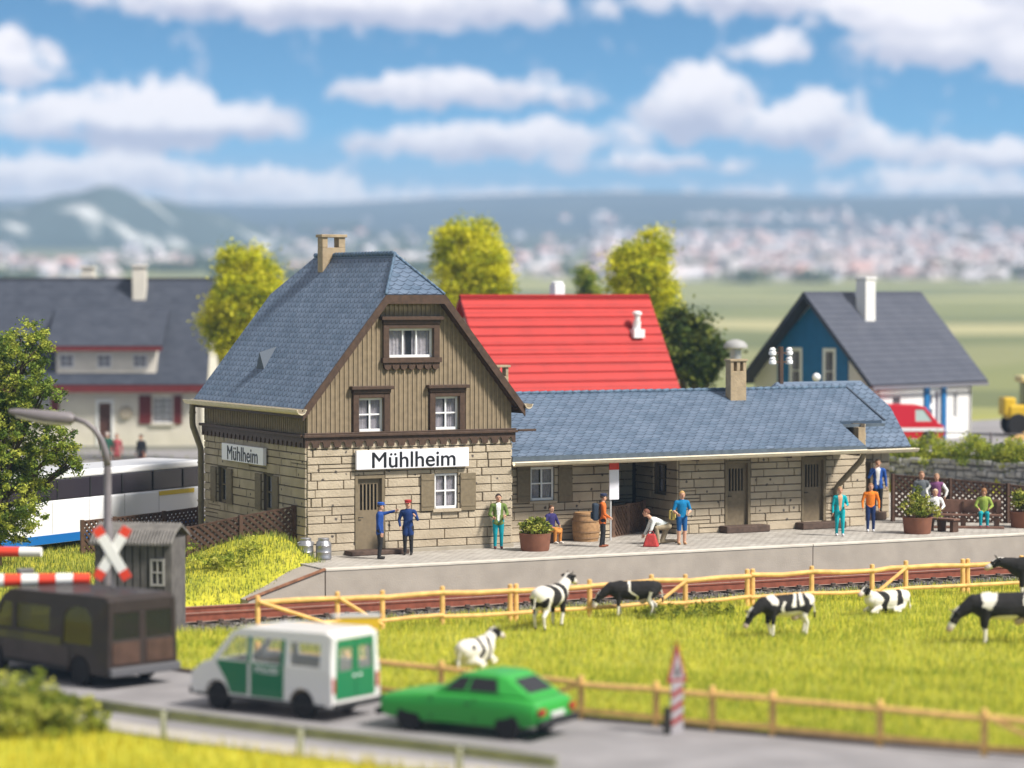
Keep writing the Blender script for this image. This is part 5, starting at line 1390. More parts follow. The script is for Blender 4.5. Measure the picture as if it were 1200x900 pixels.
# rear panel frame, windscreen pillars
RE = frame((-2.06, 0, 0), (0, 1, 0), (-1, 0, 0))
bx = lambda *a: m.box(*a)
m.box(-2.06, -2.0, -.86, -.70, .34, 1.86); m.box(-2.06, -2.0, .70, .86, .34, 1.86); m.box(-2.06, -2.0, -.70, .70, 1.76, 1.88); m.box(-2.06, -2.0, -.70, .70, .34, .46)
for y in (-.8, .8): m.bar((1.45, y, 1.12), (.86, y, 1.76), .06, .06)
m.box(-2.0, 1.9, -.78, .78, .32, .36)
finish_side(m, post, 'body', pw_m, t, .03); t.scale = (.95, .95, .97)
sides = ((1, frame((0, .862, 0), (1, 0, 0), (0, 1, 0))), (-1, frame((0, -.862, 0), (1, 0, 0), (0, -1, 0))))
for sg, fr in sides:
    d = MB(); d.poly(fr, [(.36, .42), (.86, .42), (1.0, .72), (1.26, 1.06), (1.26, 1.13), (.36, 1.13)], [], .0, .018); finish_side(d, post, 'door', pg_m, t, .006)
    d = MB(); d.poly(fr, rect(-.70, .26, .40, 1.13), [], .0, .018); do = finish_side(d, post, 'door', pg_m, t, .006)
    for a, b2 in ((-.72, -.62), (.26, .36)):
        d = MB(); d.poly(fr, rect(a, b2, 1.131, 1.70), [], .0, .018); finish_side(d, post, 'window_pillar', pg_m, t)
    M = wall_matrix(fr, -.22, .99, .022)
    if sg > 0: M = M @ Matrix.Diagonal((-1, 1, 1, 1))
    text_part('lettering', 'POLIZEI', .19, M, white_m, do, .003, .002, 1.05)
    for hh in (wf, wm, wr_):
        g = MB(); g.poly(fr, hh, [], -.04, -.03); finish_side(g, post, 'window', clr, t)
    b = MB(); b.wbox(fr, -1.9, 1.9, .30, .36, .0, .03); b.build('sill_strip', blk_m, t)
for y0_, y1_ in ((-.695, -.01), (.01, .695)):
    d = MB(); a, b2 = y0_ + .12, y1_ - .10
    d.poly(RE, rect(y0_, y1_, .47, 1.75), [rect(y0_ + .10, y1_ - .10, 1.08, 1.58)], -.02, .02); do = finish_side(d, post, 'rear_door', mat('van_bright_green', (.015, .175, .07), .35, coat=.2), t, .008)
    g = MB(); g.poly(RE, rect(y0_ + .10, y1_ - .10, 1.08, 1.58), [], -.01, .0); g.build('pane', clr, do)
    h = MB(); h.box(-2.105, -2.08, (y0_*.06 + (.06 if y0_ > -.1 else -.1)) - .03, (y0_*.06 + (.06 if y0_ > -.1 else -.1)) + .05, .93, .98); h.build('handle', white_m, do)
m = MB(); m.box(-2.18, -2.07, -.84, .84, .28, .40); m.build('rear_bumper', blk_m, t, bevel=.03)
m = MB(); m.box(2.03, 2.14, -.84, .84, .30, .46); m.build('front_bumper', blk_m, t, bevel=.03)
for y in (-.78, .78):
    m = MB(); m.box(-2.09, -2.05, y - .05, y + .05, .62, .95); m.build('tail_light', tail_m, t, bevel=.01)
    m = MB(); m.lathe((2.05, y*.72, .66), [(.02, .03), (.1, .02), (.11, 0)], 14, axis='x'); m.build('headlight', white_m, t)
m = MB(); m.box(-.35, 1.0, -.7, .7, .36, .62); m.box(-1.5, -.5, -.68, .68, .36, .6); m.box(.35, .5, -.65, .65, .62, 1.15); m.build('seats', mat('tan_seats', (.42, .33, .22), .9), t, bevel=.05)
m = MB(); m.add([(1.46, -.76, 1.12), (1.46, .76, 1.12), (.87, .70, 1.75), (.87, -.70, 1.75)], [(0, 1, 2, 3)]); m.build('windscreen', clr, t)
for x in (1.28, -1.22):
    for y in (.74, -.74): wheel(t, x, y, .31, .2)

# --- the dark brown van at the left
bro = [(2.55, .30), (2.66, .5), (2.60, .92), (2.1, 1.10), (1.45, 1.86), (1.15, 2.02), (-2.5, 2.10), (-2.68, 2.0), (-2.72, .30)]
SKIP = {((2.1, 1.10), (1.45, 1.86)), ((-2.68, 2.0), (-2.72, .30))}
bm_ = mat('dark_brown_van', (.030, .021, .018), .5, noise=.2, scale=2, coat=.1); bl_ = mat('olive_reflection', (.055, .052, .014), .4, coat=.3); br_m = mat('brown_lower_panel', (.050, .036, .033), .5, noise=.15, scale=2, coat=.1)
h1 = [(1.75, 1.12), (1.05, 1.12), (1.05, 1.72), (1.40, 1.72)]; h2 = rect(-.45, .85, 1.14, 1.72)
h3 = [(-2.1, .95), (-1.0, .95), (-1.0, 1.45)] + [(-1.55 + .55*math.cos(a*math.pi/8), 1.45 + .38*math.sin(a*math.pi/8)) for a in range(1, 8)] + [(-2.1, 1.45)]
olive_glass = mat('olive_tinted_glass', (.075, .072, .014), .15, spec=.5, alpha=.84)
t, m, post = van('brown_van', 'dark brown van waiting at the barrier with tinted windows', 'van', (-13.06, -16.66, 0), math.atan2(.953, -.304), 2.0, bro, .30, [1.75, -1.65], .34, [h1, h2, h3], bm_, .07)
for a in (-1, 1):
    m.box(-2.72, -2.66, min(a*1.0, a*.86), max(a*1.0, a*.86), .32, 2.0)
    m.bar((2.1, a*.93, 1.10), (1.45, a*.9, 1.86), .08, .08)
m.box(-2.72, -2.66, -.86, .86, 1.72, 2.02); m.box(-2.72, -2.66, -.86, .86, .32, 1.12); m.box(-2.72, -2.66, -.10, .10, 1.121, 1.719); m.box(-2.6, 2.4, -.92, .92, .30, .35)
finish_side(m, post, 'body', bm_, t, .035)
for sg, fr in ((1, frame((0, 1.002, 0), (1, 0, 0), (0, 1, 0))), (-1, frame((0, -1.002, 0), (1, 0, 0), (0, -1, 0)))):
    for hh in (h1, h2, h3):
        g = MB(); g.poly(fr, hh, [], -.04, -.03); finish_side(g, post, 'window', olive_glass, t)
    d = MB(); d.poly(fr, rect(-.95, 2.25, .86, 1.06), [], .0, .012); d.build('reflection_stripe', bl_, t)  # reflection along the van's flank, put in as an olive strip
    d = MB(); d.poly(fr, rect(-1.25, 1.35, .42, .855), [], .0, .012); d.build('lower_panel', br_m, t)
    d = MB(); d.poly(fr, rect(-2.6, 2.45, .30, .40), [], .013, .03) if False else d.wbox(fr, -1.2, 1.3, .31, .39, .013, .03); d.build('sill_strip', blk_m, t)
RB = frame((-2.72, 0, 0), (0, 1, 0), (-1, 0, 0))
for y0_, y1_ in ((-.86, -.10), (.10, .86)):
    g = MB(); g.poly(RB, rect(y0_, y1_, 1.121, 1.719), [], -.03, -.02); finish_side(g, post, 'rear_window', mat('smoked_glass', (.02, .022, .02), .12, spec=.5, alpha=.8), t)
    d = MB(); d.poly(RB, rect(y0_, y1_ , .56, 1.06), [], .0, .02); do = d.build('rear_door', mat('lit_brown_door', (.075, .042, .030), .45, noise=.25, scale=3, coat=.2), t, bevel=.008)  # doors paler than the body: light on the rear face put into the colour
m = MB(); m.box(-2.86, -2.722, -.99, .99, .30, .50); m.build('rear_bumper', mat('grey_bumper', (.10, .10, .11), .5), t, bevel=.03)
for x in (1.75, -1.65):
    for y in (.88, -.88): wheel(t, x, y, .34, .22)

# --- the green fastback
gm_ = mat('bright_green_paint', (.03, .32, .045), .42, coat=.15); dk = mat('dark_car_glass', (.015, .015, .018), .2, spec=.5)
t = thing('green_car', 'bright green fastback car driving behind the police van', 'car', (-8.25, -28.35, 0), math.atan2(.85, -.53))
def loft(secs):
    """secs: x, half width bottom/mid/top, z bottom/mid/top (rounded box sections)"""
    m = MB(); vs = []; k = 12
    for (x, wb, wm_, wt, z0, z1, z2) in secs:
        half = [(wb*.92, z0), (wb, z0 + .05), (wm_, z1), (wt + (wm_ - wt)*.35, z2 - .05), (wt, z2), (wt*.5, z2 + .012)]
        ring = half + [(-a, b) for a, b in half[::-1]]
        vs += [(x, a, b) for a, b in ring]
    n = len(secs)
    fs = [(i*k + j, i*k + (j + 1) % k, (i + 1)*k + (j + 1) % k, (i + 1)*k + j) for i in range(n - 1) for j in range(k)]
    fs += [tuple(range(k))[::-1], tuple(range((n - 1)*k, n*k))]
    m.add(vs, [f[::-1] for f in fs]); return m
lw = loft([(1.96, .60, .64, .58, .36, .50, .62), (1.92, .74, .78, .70, .26, .52, .70), (1.5, .78, .82, .72, .22, .56, .78), (.9, .79, .83, .74, .2, .58, .83), (.3, .79, .83, .76, .2, .60, .86), (-.8, .79, .83, .76, .2, .62, .87), (-1.4, .78, .82, .73, .22, .62, .86), (-1.82, .74, .78, .68, .28, .60, .80), (-1.90, .62, .68, .60, .38, .58, .74)])
lo = lw.build('body', gm_, t, smooth='auto', bevel=0); md = lo.modifiers.new('s', 'SUBSURF'); md.levels = 1; md.render_levels = 2
G = MB(); # greenhouse: base ring and roof ring
base = [(.62, .70, .845), (-.2, .735, .865), (-1.0, .735, .87), (-1.66, .62, .845)]; rf_ = [(.02, .54, 1.25), (-.3, .56, 1.29), (-.86, .56, 1.28), (-1.05, .52, 1.23)]
vs = [(x, y, z) for x, y, z in base] + [(x, -y, z) for x, y, z in base] + [(x, y, z) for x, y, z in rf_] + [(x, -y, z) for x, y, z in rf_]
G.add(vs, [(0, 8, 9, 1), (1, 9, 10, 2), (2, 10, 11, 3), (4, 5, 13, 12), (5, 6, 14, 13), (6, 7, 15, 14), (0, 4, 12, 8), (3, 11, 15, 7), (8, 12, 13, 9), (9, 13, 14, 10), (10, 14, 15, 11), (0, 1, 5, 4), (1, 2, 6, 5), (2, 3, 7, 6)])
G.build('cabin', gm_, t, bevel=.05, seg=3)
def pane(name, q, off=.012):
    q = [Vector(p) for p in q]; n = (q[1] - q[0]).cross(q[2] - q[0]).normalized()
    c = sum(q, Vector())/len(q)
    if n.dot(c - Vector((-.5, 0, .95))) < 0: n = -n
    m = MB(); m.add([p + n*off for p in q] + [p - n*.01 for p in q], [tuple(range(len(q))), tuple(range(len(q), 2*len(q)))[::-1]] + [(i, i + len(q), (i + 1) % len(q) + len(q), (i + 1) % len(q)) for i in range(len(q))]); m.build(name, dk, t)
def lerp2(b0, b1, r0, r1, s0, s1, v0, v1):
    b0, b1, r0, r1 = map(Vector, (b0, b1, r0, r1))
    f = lambda s, v: (b0.lerp(b1, s)).lerp(r0.lerp(r1, s), v)
    return [f(s0, v0), f(s1, v0), f(s1, v1), f(s0, v1)]
for sg in (1, -1):
    B = [(x, y*sg, z) for x, y, z in base]; Q = [(x, y*sg, z) for x, y, z in rf_]
    q = lerp2(B[0], B[1], Q[0], Q[1], .22, .90, .16, .80); q[0] = q[0]; pane('side_window', q)
    pane('side_window', lerp2(B[1], B[2], Q[1], Q[2], .02, .93, .16, .78))
B0 = base; pane('rear_window', lerp2((-1.66, .62, .845), (-1.66, -.62, .845), (-1.05, .52, 1.23), (-1.05, -.52, 1.23), .1, .9, .22, .86))
pane('windscreen', lerp2((.62, .70, .845), (.62, -.70, .845), (.02, .54, 1.25), (.02, -.54, 1.25), .08, .92, .1, .9))
for sg in (1, -1):
    for x in (.62, -.42):
        m = MB(); m.box(x - .008, x + .008, sg*.795 - .012, sg*.795 + .012, .32, .80); m.build('door_seam', dk, t)
    m = MB(); m.box(-.33, -.20, sg*.80 - .02, sg*.80 + .02, .66, .69); m.build('handle', blk_m, t)
m = MB(); m.box(-1.925, -1.905, -.26, .26, .47, .57); m.build('number_plate', mat('plain_plate', (.6, .6, .58), .5), t)
m = MB(); m.box(-2.0, -1.86, -.76, .76, .30, .44); m.build('rear_bumper', blk_m, t, bevel=.03)
m = MB(); m.box(1.88, 2.02, -.76, .76, .28, .42); m.build('front_bumper', blk_m, t, bevel=.03)
for y in (-.6, .6):
    m = MB(); m.box(-1.93, -1.86, y - .12, y + .12, .54, .66); m.build('tail_light', tail_m, t, bevel=.01)
    m = MB(); m.lathe((1.94, y*.8, .54), [(.02, .04), (.09, .03), (.1, 0)], 14, axis='x'); m.build('headlight', white_m, t)
for x in (1.18, -1.18):
    for y in (.70, -.70): wheel(t, x, y, .29, .2)

# --- white coach behind the hut
u = Vector((.8508, .5255, 0)); t = thing('coach', 'long white coach with dark window band and blue lower stripe', 'coach', (-7.7 + u.x*4.4, 12.0 + u.y*4.4 - 2.4, .31), math.atan2(u.y, u.x))
cw = mat('coach_white', (.80, .80, .82), .3, coat=.4); cg = mat('coach_glass', (.035, .03, .04), .1, spec=.6); cbl = mat('coach_blue', (.01, .13, .42), .35, coat=.3); cy = mat('coach_yellow', (.70, .50, .02), .4)
m = MB(); m.box(-6.2, 6.2, -1.25, 1.25, .25, 1.70); m.box(-6.1, 6.1, -1.18, 1.18, 1.70, 2.10); m.box(-6.15, 6.15, -1.22, 1.22, 2.38, 2.64); m.build('body', cw, t, bevel=.08, seg=3)
m = MB(); m.box(-6.14, 6.14, -1.215, 1.215, 1.71, 2.39); m.build('window_band', cg, t, bevel=.03)
for i in range(7):
    x = -5.2 + i*1.7
    for y in (-1.23, 1.23):
        m = MB(); m.box(x - .03, x + .03, y - .012, y + .012, 1.72, 2.38); m.build('window_pillar', blk_m, t)
for y in (-1.262, 1.262):
    m = MB(); m.box(-6.1, 6.1, y - .01, y + .01, .27, .56); m.build('blue_stripe', cbl, t)
    m = MB(); m.box(3.6, 5.6, y - .01, y + .01, 1.50, 1.66); m.build('yellow_stripe', cy, t)
for x in (-4.0, -2.1, -.2, 1.7, 3.6):
    m = MB(); m.box(x - .012, x + .012, -1.256, -1.248, .58, 1.68); m.build('panel_joint', mat('joint_grey', (.45, .45, .47), .5), t)
for x in (3.9, -3.6):
    for y in (1.08, -1.08): wheel(t, x, y, .48, .28)

# --- red van on the terrace
rd = [(1.75, .28), (1.9, .5), (1.85, .85), (1.55, 1.0), (.95, 1.72), (.7, 1.80), (-1.8, 1.84), (-1.95, 1.75), (-1.98, .28)]
SKIP = {((1.55, 1.0), (.95, 1.72))}
hw1 = [(1.32, 1.06), (.55, 1.06), (.55, 1.6), (.92, 1.6)]
t, m, post = van('red_van', 'red van with white waist stripe by the blue framed door', 'van', (39.6, 24.15, 2.04), R_(-26), 1.75, rd, .28, [1.15, -1.2], .32, [hw1], red_m, .08)
for a in (-1, 1): m.bar((1.55, a*.8, 1.0), (.95, a*.78, 1.72), .07, .07)
finish_side(m, post, 'body', mat('red_van_paint', (.56, .012, .025), .35, coat=.3), t, .04)
for fr in (frame((0, .877, 0), (1, 0, 0), (0, 1, 0)), frame((0, -.877, 0), (1, 0, 0), (0, -1, 0))):
    d = MB(); d.wbox(fr, -1.95, 1.85, .62, .78, .0, .012); d.build('white_stripe', white_m, t)
    g = MB(); g.poly(fr, hw1, [], -.04, -.03); finish_side(g, post, 'window', mat('pale_glass', (.45, .55, .50), .1, spec=.6), t)
m = MB(); m.add([(1.57, -.8, 1.0), (1.57, .8, 1.0), (.96, .76, 1.72), (.96, -.76, 1.72)], [(0, 1, 2, 3)]); m.build('windscreen', mat('dusk_glass', (.12, .13, .25), .1, spec=.6), t)
m = MB(); m.box(-1.9, 1.8, -.8, .8, .27, .33); m.build('floor_pan', blk_m, t)
for x in (1.15, -1.2):
    for y in (.76, -.76): wheel(t, x, y, .32, .2)

# --- yellow loader at the right edge, and its sand heap
p = Vector((49.7, 27.3, 2.0)); t = thing('wheel_loader', 'yellow wheel loader with dark cab beside a sand heap at the right edge', 'loader', p, R_(-26)); t.scale = (.85, .85, .9)
ym = mat('machine_yellow', (.66, .44, .03), .5)
m = MB(); m.box(-1.6, 1.9, -.9, .9, .9, 1.7); m.box(-1.9, -1.2, -.8, .8, 1.1, 2.1); m.build('body', ym, t, bevel=.12)
m = MB(); m.box(-.7, .8, -.75, .75, 1.7, 2.9); m.build('cab_glass', cg, t, bevel=.05)
m = MB(); m.box(-.95, 1.05, -.9, .9, 2.9, 3.25); m.build('cab_roof', mat('cream_yellow', (.62, .50, .22), .5), t, bevel=.08)
m = MB(); m.bar((1.6, -.4, 1.5), (3.0, -.4, .7), .2, .3); m.bar((1.6, .4, 1.5), (3.0, .4, .7), .2, .3); m.build('arms', ym, t)
m = MB(); m.poly(frame((0, -1.1, 0), (1, 0, 0), (0, -1, 0)), [(2.8, .15), (3.8, .1), (3.9, .2), (3.2, .35), (3.0, .9), (2.8, .95)], [], -2.2, 0); m.build('bucket', ym, t)
for x in (1.1, -1.1):
    for y in (.95, -.95): wheel(t, x, y, .62, .45)
sh = crown('sand_heap', [((50.3, 24.6, 2.15), (3.2, 2.0, .55)), ((48.3, 24.9, 2.1), (1.6, 1.2, .35))], 10, 4, .05, [(.5, .33, .12)], 71, None, (50, 24.6, 2), .1)
bpy.data.objects.remove(sh)
m = MB((50, 24.6, 2)); n = 20; vs = [(50, 24.6, 3.15)]; fs = []
for j in range(1, 7):
    for i in range(n):
        a = 2*math.pi*i/n; q = j/6; w_ = 1 + .12*math.sin(a*5 + j) + .08*math.sin(a*3 + 2)
        vs.append((50 + 3.8*q*w_*math.cos(a), 24.6 + 2.2*q*w_*math.sin(a), 2 + 1.15*(1 - q**1.3)))
for i in range(n): fs.append((0, 1 + i, 1 + (i + 1) % n))
for j in range(5):
    for i in range(n): fs.append((1 + j*n + i, 1 + (j + 1)*n + i, 1 + (j + 1)*n + (i + 1) % n, 1 + j*n + (i + 1) % n))
m.add(vs, fs); o = m.build('sand_heap', mat('orange_sand', (.52, .33, .12), .95, noise=.15, scale=3, bump=1, bscale=9), smooth=True); o.location = (50, 24.6, 2)
tag(o, 'heap of orange sand at the right edge below the yellow loader', 'sand heap')
# ------------------------------------------------------------------ the three houses behind
cream_m = mat('cream_render', (.66, .61, .53), .9, noise=.06, scale=1.5); maroon_m = mat('maroon_paint', (.14, .022, .024), .6, noise=.1, scale=5)
darkslate = tile_mat('dark_slates', (.048, .057, .080), (.064, .074, .10), (.025, .027, .036), .4, .3, 1)
redroof = tile_mat('bright_red_roof', (.43, .016, .012), (.46, .020, .014), (.30, .010, .009), 30, .37, 1, .45)
bluegrey = tile_mat('blue_grey_sheets', (.070, .078, .105), (.080, .088, .115), (.05, .055, .08), 30, .34, 1, .45)
Z3 = Vector((0, 0, 1))
def house_walls(root, w, d, h, openings, m, thick=.25, gables=None):
    """openings per side f/l/r/b (u0,u1,v0,v1); front is y=0 facing -y"""
    fr = {'f': frame((0, 0, 0), (1, 0, 0), (0, -1, 0)), 'r': frame((w, 0, 0), (0, 1, 0), (1, 0, 0)), 'l': frame((0, d, 0), (0, -1, 0), (-1, 0, 0)), 'b': frame((w, d, 0), (-1, 0, 0), (0, 1, 0))}
    for k, L in (('f', w), ('r', d), ('l', d), ('b', w)):
        mb = MB(); out = rect(0, L, -.5, h)
        if gables and k in gables: out = [(0, -.5), (L, -.5), (L, h), (L/2, gables[k]), (0, h)]
        mb.poly(fr[k], out, [rect(*o) for o in openings.get(k, [])], -thick, 0 if k in 'fb' else -.003)
        mb.build('wall', m, root)
    return fr
# left house: facing us, long slate roof with a shed dormer
o = P3(149, (-75 - 600)*149/3200, .3); LH = thing('cream_house', 'cream house with dark slate roof, long dormer and maroon shutters', 'house', o, R_(-27.3))
k = 149/3200; px = lambda x: (x + 75)*k
zy = lambda y: 9.05 + (340 - y)*k - .3
d_door = (px(113), px(132), .1, zy(470)); d_w = (px(178), px(202), zy(496), zy(465)); d_w2 = (px(35), px(58), zy(496), zy(465))
fr = house_walls(LH, px(236), 9.0, 3.75, {'f': [d_door, d_w, d_w2]}, cream_m, gables={'l': 9.3, 'r': 9.3})
casement(LH, fr['f'], *d_w, (0, 0, 0), nx=4, nz=4, dep=-.1); casement(LH, fr['f'], *d_w2, (0, 0, 0), nx=4, nz=4, dep=-.1)
for w in (d_w, d_w2):
    for a, b in ((w[0] - .72, w[0] - .04), (w[1] + .04, w[1] + .5)):
        m = MB(); m.wbox(fr['f'], a, b, w[2] - .05, w[3] + .05, .01, .08); m.build('shutter', maroon_m, LH, bevel=.01)
    m = MB(); m.wbox(fr['f'], w[0] - .1, w[1] + .1, w[2] - .12, w[2] - .002, .0, .12); m.build('window_sill', cream_m, LH)
m = MB(); m.wbox(fr['f'], d_door[0] + .1, d_door[1] - .1, .1, d_door[3] - .1, -.18, -.1); dd = m.build('door', mat('dark_red_brown_door', (.10, .045, .035), .6, noise=.2), LH)
m = MB(); m.wbox(fr['f'], d_door[0] - .05, d_door[0] + .099, .1, d_door[3] + .08, -.15, .05); m.wbox(fr['f'], d_door[1] - .099, d_door[1] + .05, .1, d_door[3] + .08, -.15, .05); m.wbox(fr['f'], d_door[0] + .1, d_door[1] - .1, d_door[3] - .099, d_door[3] + .08, -.15, .05); m.build('door_frame', white_m, LH)
m = MB(); u = px(147); m.lathe((u, -.02, zy(484)), [(.30, .04), (.36, 0), (.36, -.08), (.3, -.14)], 16, axis='y'); m.build('wall_plaque', mat('tan_plaque', (.42, .36, .28), .6), LH)
m = MB(); m.box(0, px(236) + .1, -.06, .0, -.3, .25); m.build('plinth', mat('plinth_grey', (.30, .29, .27), .9), LH)
ez, rzh = 3.62, 9.45
# roof plane y from -.6 (ez) to 4.5 (rzh); dormer between
xa, xb = -.5, px(244)
lroof = roof_mesh([[(xa, -.6, ez), (xb, -.6, ez), (xb - .15, 4.5, rzh), (xa, 4.5, rzh)], [(xa, 9.6, ez), (xb, 9.6, ez), (xb - .15, 4.5, rzh), (xa, 4.5, rzh)]], (0, 0, 0), 'roof', darkslate, parent=LH, th=.18)
m = MB(); m.box(xa, xb, -.72, -.60, ez - .42, ez - .04); m.build('fascia', maroon_m, LH)
m = MB(); m.box(xa, xb - .1, -.6, -.02, ez - .28, ez - .22); m.build('soffit', maroon_m, LH)
sl = (rzh - ez)/5.1
dz0, dz1 = zy(437) , zy(411)
yd = -.6 + (dz0 - ez)/sl; DX0, DX1 = px(66), px(183)
FD = frame((0, yd, 0), (1, 0, 0), (0, -1, 0)); ws3 = []
for c in (78, 122, 164):
    ws3.append((px(c) - .40, px(c) + .40, dz0 + .28, dz1 - .2))
m = MB(); m.poly(FD, rect(DX0, DX1, dz0 - .1, dz1 + .3), [rect(*q) for q in ws3], -.2, 0); m.box(DX0, DX0 + .15, yd + .2, yd + 2.0, dz0, dz1 + .2); m.box(DX1 - .15, DX1, yd + .2, yd + 2.0, dz0, dz1 + .2); dm = m.build('dormer', cream_m, LH)
for q in ws3: casement(LH, FD, *q, (0, 0, 0), nx=2, nz=2, dep=-.1)
ydr = (zy(364) - ez)/sl - .6
droof = roof_mesh([[(DX0 - .5, yd - .5, dz1 + .28), (DX1 + .4, yd - .5, dz1 + .28), (DX1 + .4, ydr, zy(364) + .1), (DX0 - .5, ydr, zy(364) + .1)]], (0, 0, 0), 'dormer_roof', darkslate, parent=LH, th=.15)
m = MB(); m.box(DX0 - .5, DX1 + .4, yd - .6, yd - .5, dz1 - .0, dz1 + .25); m.build('fascia', maroon_m, LH)
for (x0, x1, y_, zb, zt) in ((145, 161, 3.4, 7.4, zy(310)), (78, 94, 5.0, 8.6, zy(311))):
    m = MB(); m.box(px(x0), px(x1), y_, y_ + .7, zb, zt - .3); m.box(px(x0) + .05, px(x1) - .05, y_ + .05, y_ + .65, zt - .3, zt - .12); m.box(px(x0) - .06, px(x1) + .06, y_ - .06, y_ + .76, zt - .12, zt); m.build('chimney', cream_m, lroof, bevel=.03)
gp = [P3(128, (x - 600)*128/3200, 0) for x in (-40, 40, 120, 200, 260)]
t = thing('garden_railing', 'thin brown railing in front of the cream house', 'railing', (gp[0].x, gp[0].y, .36)); O = t.location
for p in gp:
    m = MB(O); m.box(p.x - .05, p.x + .05, p.y - .05, p.y + .05, .2, 1.15); m.build('post', lamp_m, t)
for z in (.75, 1.12):
    m = MB(O); m.bar((gp[0].x, gp[0].y, z), (gp[-1].x, gp[-1].y, z), .05, .05); m.build('rail', lamp_m, t)
# red roofed house
RH = thing('red_roofed_house', 'house with bright red sheet roof and white eaves behind the station', 'house', (16.9, 20.3, .55))
wl = 8.2; house_walls(RH, wl, 4.9, 4.0, {}, cream_m, gables={'l': 8.1, 'r': 8.1})
rr_ = roof_mesh([[(-.4, -.35, 4.18), (wl + .4, -.35, 4.18), (wl + .4, 2.45, 8.32), (-.4, 2.45, 8.32)], [(-.4, 5.25, 4.18), (wl + .4, 5.25, 4.18), (wl + .4, 2.45, 8.32), (-.4, 2.45, 8.32)]], (0, 0, 0), 'roof', redroof, parent=RH, th=.15)
m = MB()
for i in range(11):
    f = (i + .5)/11; m.bar((-.4, -.35 + 2.8*f - .02, 4.18 + 4.14*f + .012), (wl + .4, -.35 + 2.8*f - .02, 4.18 + 4.14*f + .012), .05, .03)
m.build('roof_seams', mat('dark_red_seam', (.39, .015, .012), .5), rr_)
m = MB(); m.box(-.42, wl + .42, -.47, -.36, 3.92, 4.16); m.build('eaves_board', white_m, RH)
m = MB(); m.box(4.35, 4.85, 3.0, 3.5, 7.2, 8.75); m.lathe((4.6, 3.25, 8.75), [(.26, 0), (.26, .1), (.1, .12)], 14); m.build('chimney', white_m, rr_, bevel=.04)
f = .62; y_ = -.35 + 2.8*f; z_ = 4.18 + 4.14*f
m = MB(); m.tube([(7.35, y_, z_ - .3), (7.35, y_ - .12, z_ + .45)], .17, 12); m.lathe((7.35, y_ - .14, z_ + .45), [(.12, 0), (.13, .25), (.2, .27), (.2, .36), (.1, .42)], 14); m.box(7.1, 7.6, y_ - .35, y_ + .1, z_ - .25, z_ + .1); m.build('vent_pipe', white_m, rr_, smooth='auto')
# blue and white house on the terrace
Lx_ = FW*math.cos(R_(45)) + RT*math.sin(R_(45)); ang = math.atan2(Lx_.y, Lx_.x)
BH = thing('blue_gabled_house', 'white house with dark blue grey roof and bright blue gable and door surround', 'house', (39.1, 25.3, 2.0), ang)
bl = mat('bright_blue_paint', (.012, .135, .34), .5, noise=.08, scale=3)
offw = mat('white_render', (.70, .69, .68), .9, noise=.04, scale=1.5)
door = (3.95, 4.95, .05, 2.5); sw1 = (1.2, 1.8, 1.35, 2.1); sw2 = (5.95, 6.25, .95, 2.25)
gw = [(2.15, 2.95, 2.15, 4.35), (4.15, 4.95, 2.15, 4.35)]
fr = house_walls(BH, 7.4, 7.3, 2.9, {'f': [door, sw1, sw2], 'l': gw}, offw, gables={'l': 6.85, 'r': 6.85})
rb = roof_mesh([[(-.85, -.35, 2.72), (8.25, -.35, 2.72), (8.25, 3.65, 6.98), (-.85, 3.65, 6.98)], [(-.85, 7.65, 2.72), (8.25, 7.65, 2.72), (8.25, 3.65, 6.98), (-.85, 3.65, 6.98)]], (0, 0, 0), 'roof', bluegrey, parent=BH, th=.2)
m = MB(); m.poly(fr['l'], [(1.45, 1.9), (5.65, 1.9), (5.65, 4.55), (3.65, 6.55), (1.45, 4.4)], [rect(*q) for q in gw], .0, .05); m.build('blue_gable_panel', bl, BH)
for q in gw: casement(BH, fr['l'], *q, (0, 0, 0), nx=1, nz=2, dep=-.03, fwid=.17)
casement(BH, fr['f'], *sw1, (0, 0, 0), dep=-.12, mcol=mat('grey_frame', (.3, .29, .32), .6)); casement(BH, fr['f'], *sw2, (0, 0, 0), nx=1, nz=1, dep=-.12)
m = MB(); m.wbox(fr['f'], 3.58, 3.95, .0, 2.85, .0, .1); m.wbox(fr['f'], 4.95, 5.25, .0, 2.85, .0, .1); m.wbox(fr['f'], 3.951, 4.949, 2.5, 2.85, .0, .1); m.build('door_surround', bl, BH)
m = MB(); m.poly(fr['f'], rect(3.95, 4.95, .05, 2.5), [rect(4.06, 4.36, a, a + .42) for a in (.4, 1.05, 1.7)] + [rect(4.55, 4.82, .3, 2.3)], -.15, -.05); do = m.build('door', white_m, BH)
m = MB(); m.wbox(fr['f'], 4.0, 4.9, .1, 2.45, -.2, -.16); m.build('door_panes', mat('grey_lilac_pane', (.20, .18, .24), .3), do)
ck = MB(); ck.box(2.2, 2.95, 2.35, 2.95, 5.0, 7.55); ck.box(2.14, 3.01, 2.29, 3.01, 7.55, 7.66); ck.build('chimney', offw, rb, bevel=.03)
m = MB(); m.box(-.8, 8.2, -.42, -.34, 2.5, 2.66); m.build('fascia', mat('grey_fascia', (.16, .16, .19), .6), BH)
t = thing('terrace_railing', 'thin grey railing along the street before the white house', 'railing', (40.5, 18.6, 2.0)); O = t.location
rp_ = [(38.6, 20.6), (40.5, 18.6), (43, 16.6), (46, 15.0), (49, 14)]
for p in rp_:
    m = MB(O); m.box(p[0] - .04, p[0] + .04, p[1] - .04, p[1] + .04, 1.9, 2.8); m.build('post', lamp_m, t)
for a, b in zip(rp_[:-1], rp_[1:]):
    m = MB(O); m.bar((*a, 2.75), (*b, 2.75), .045, .045); m.build('rail', lamp_m, t)
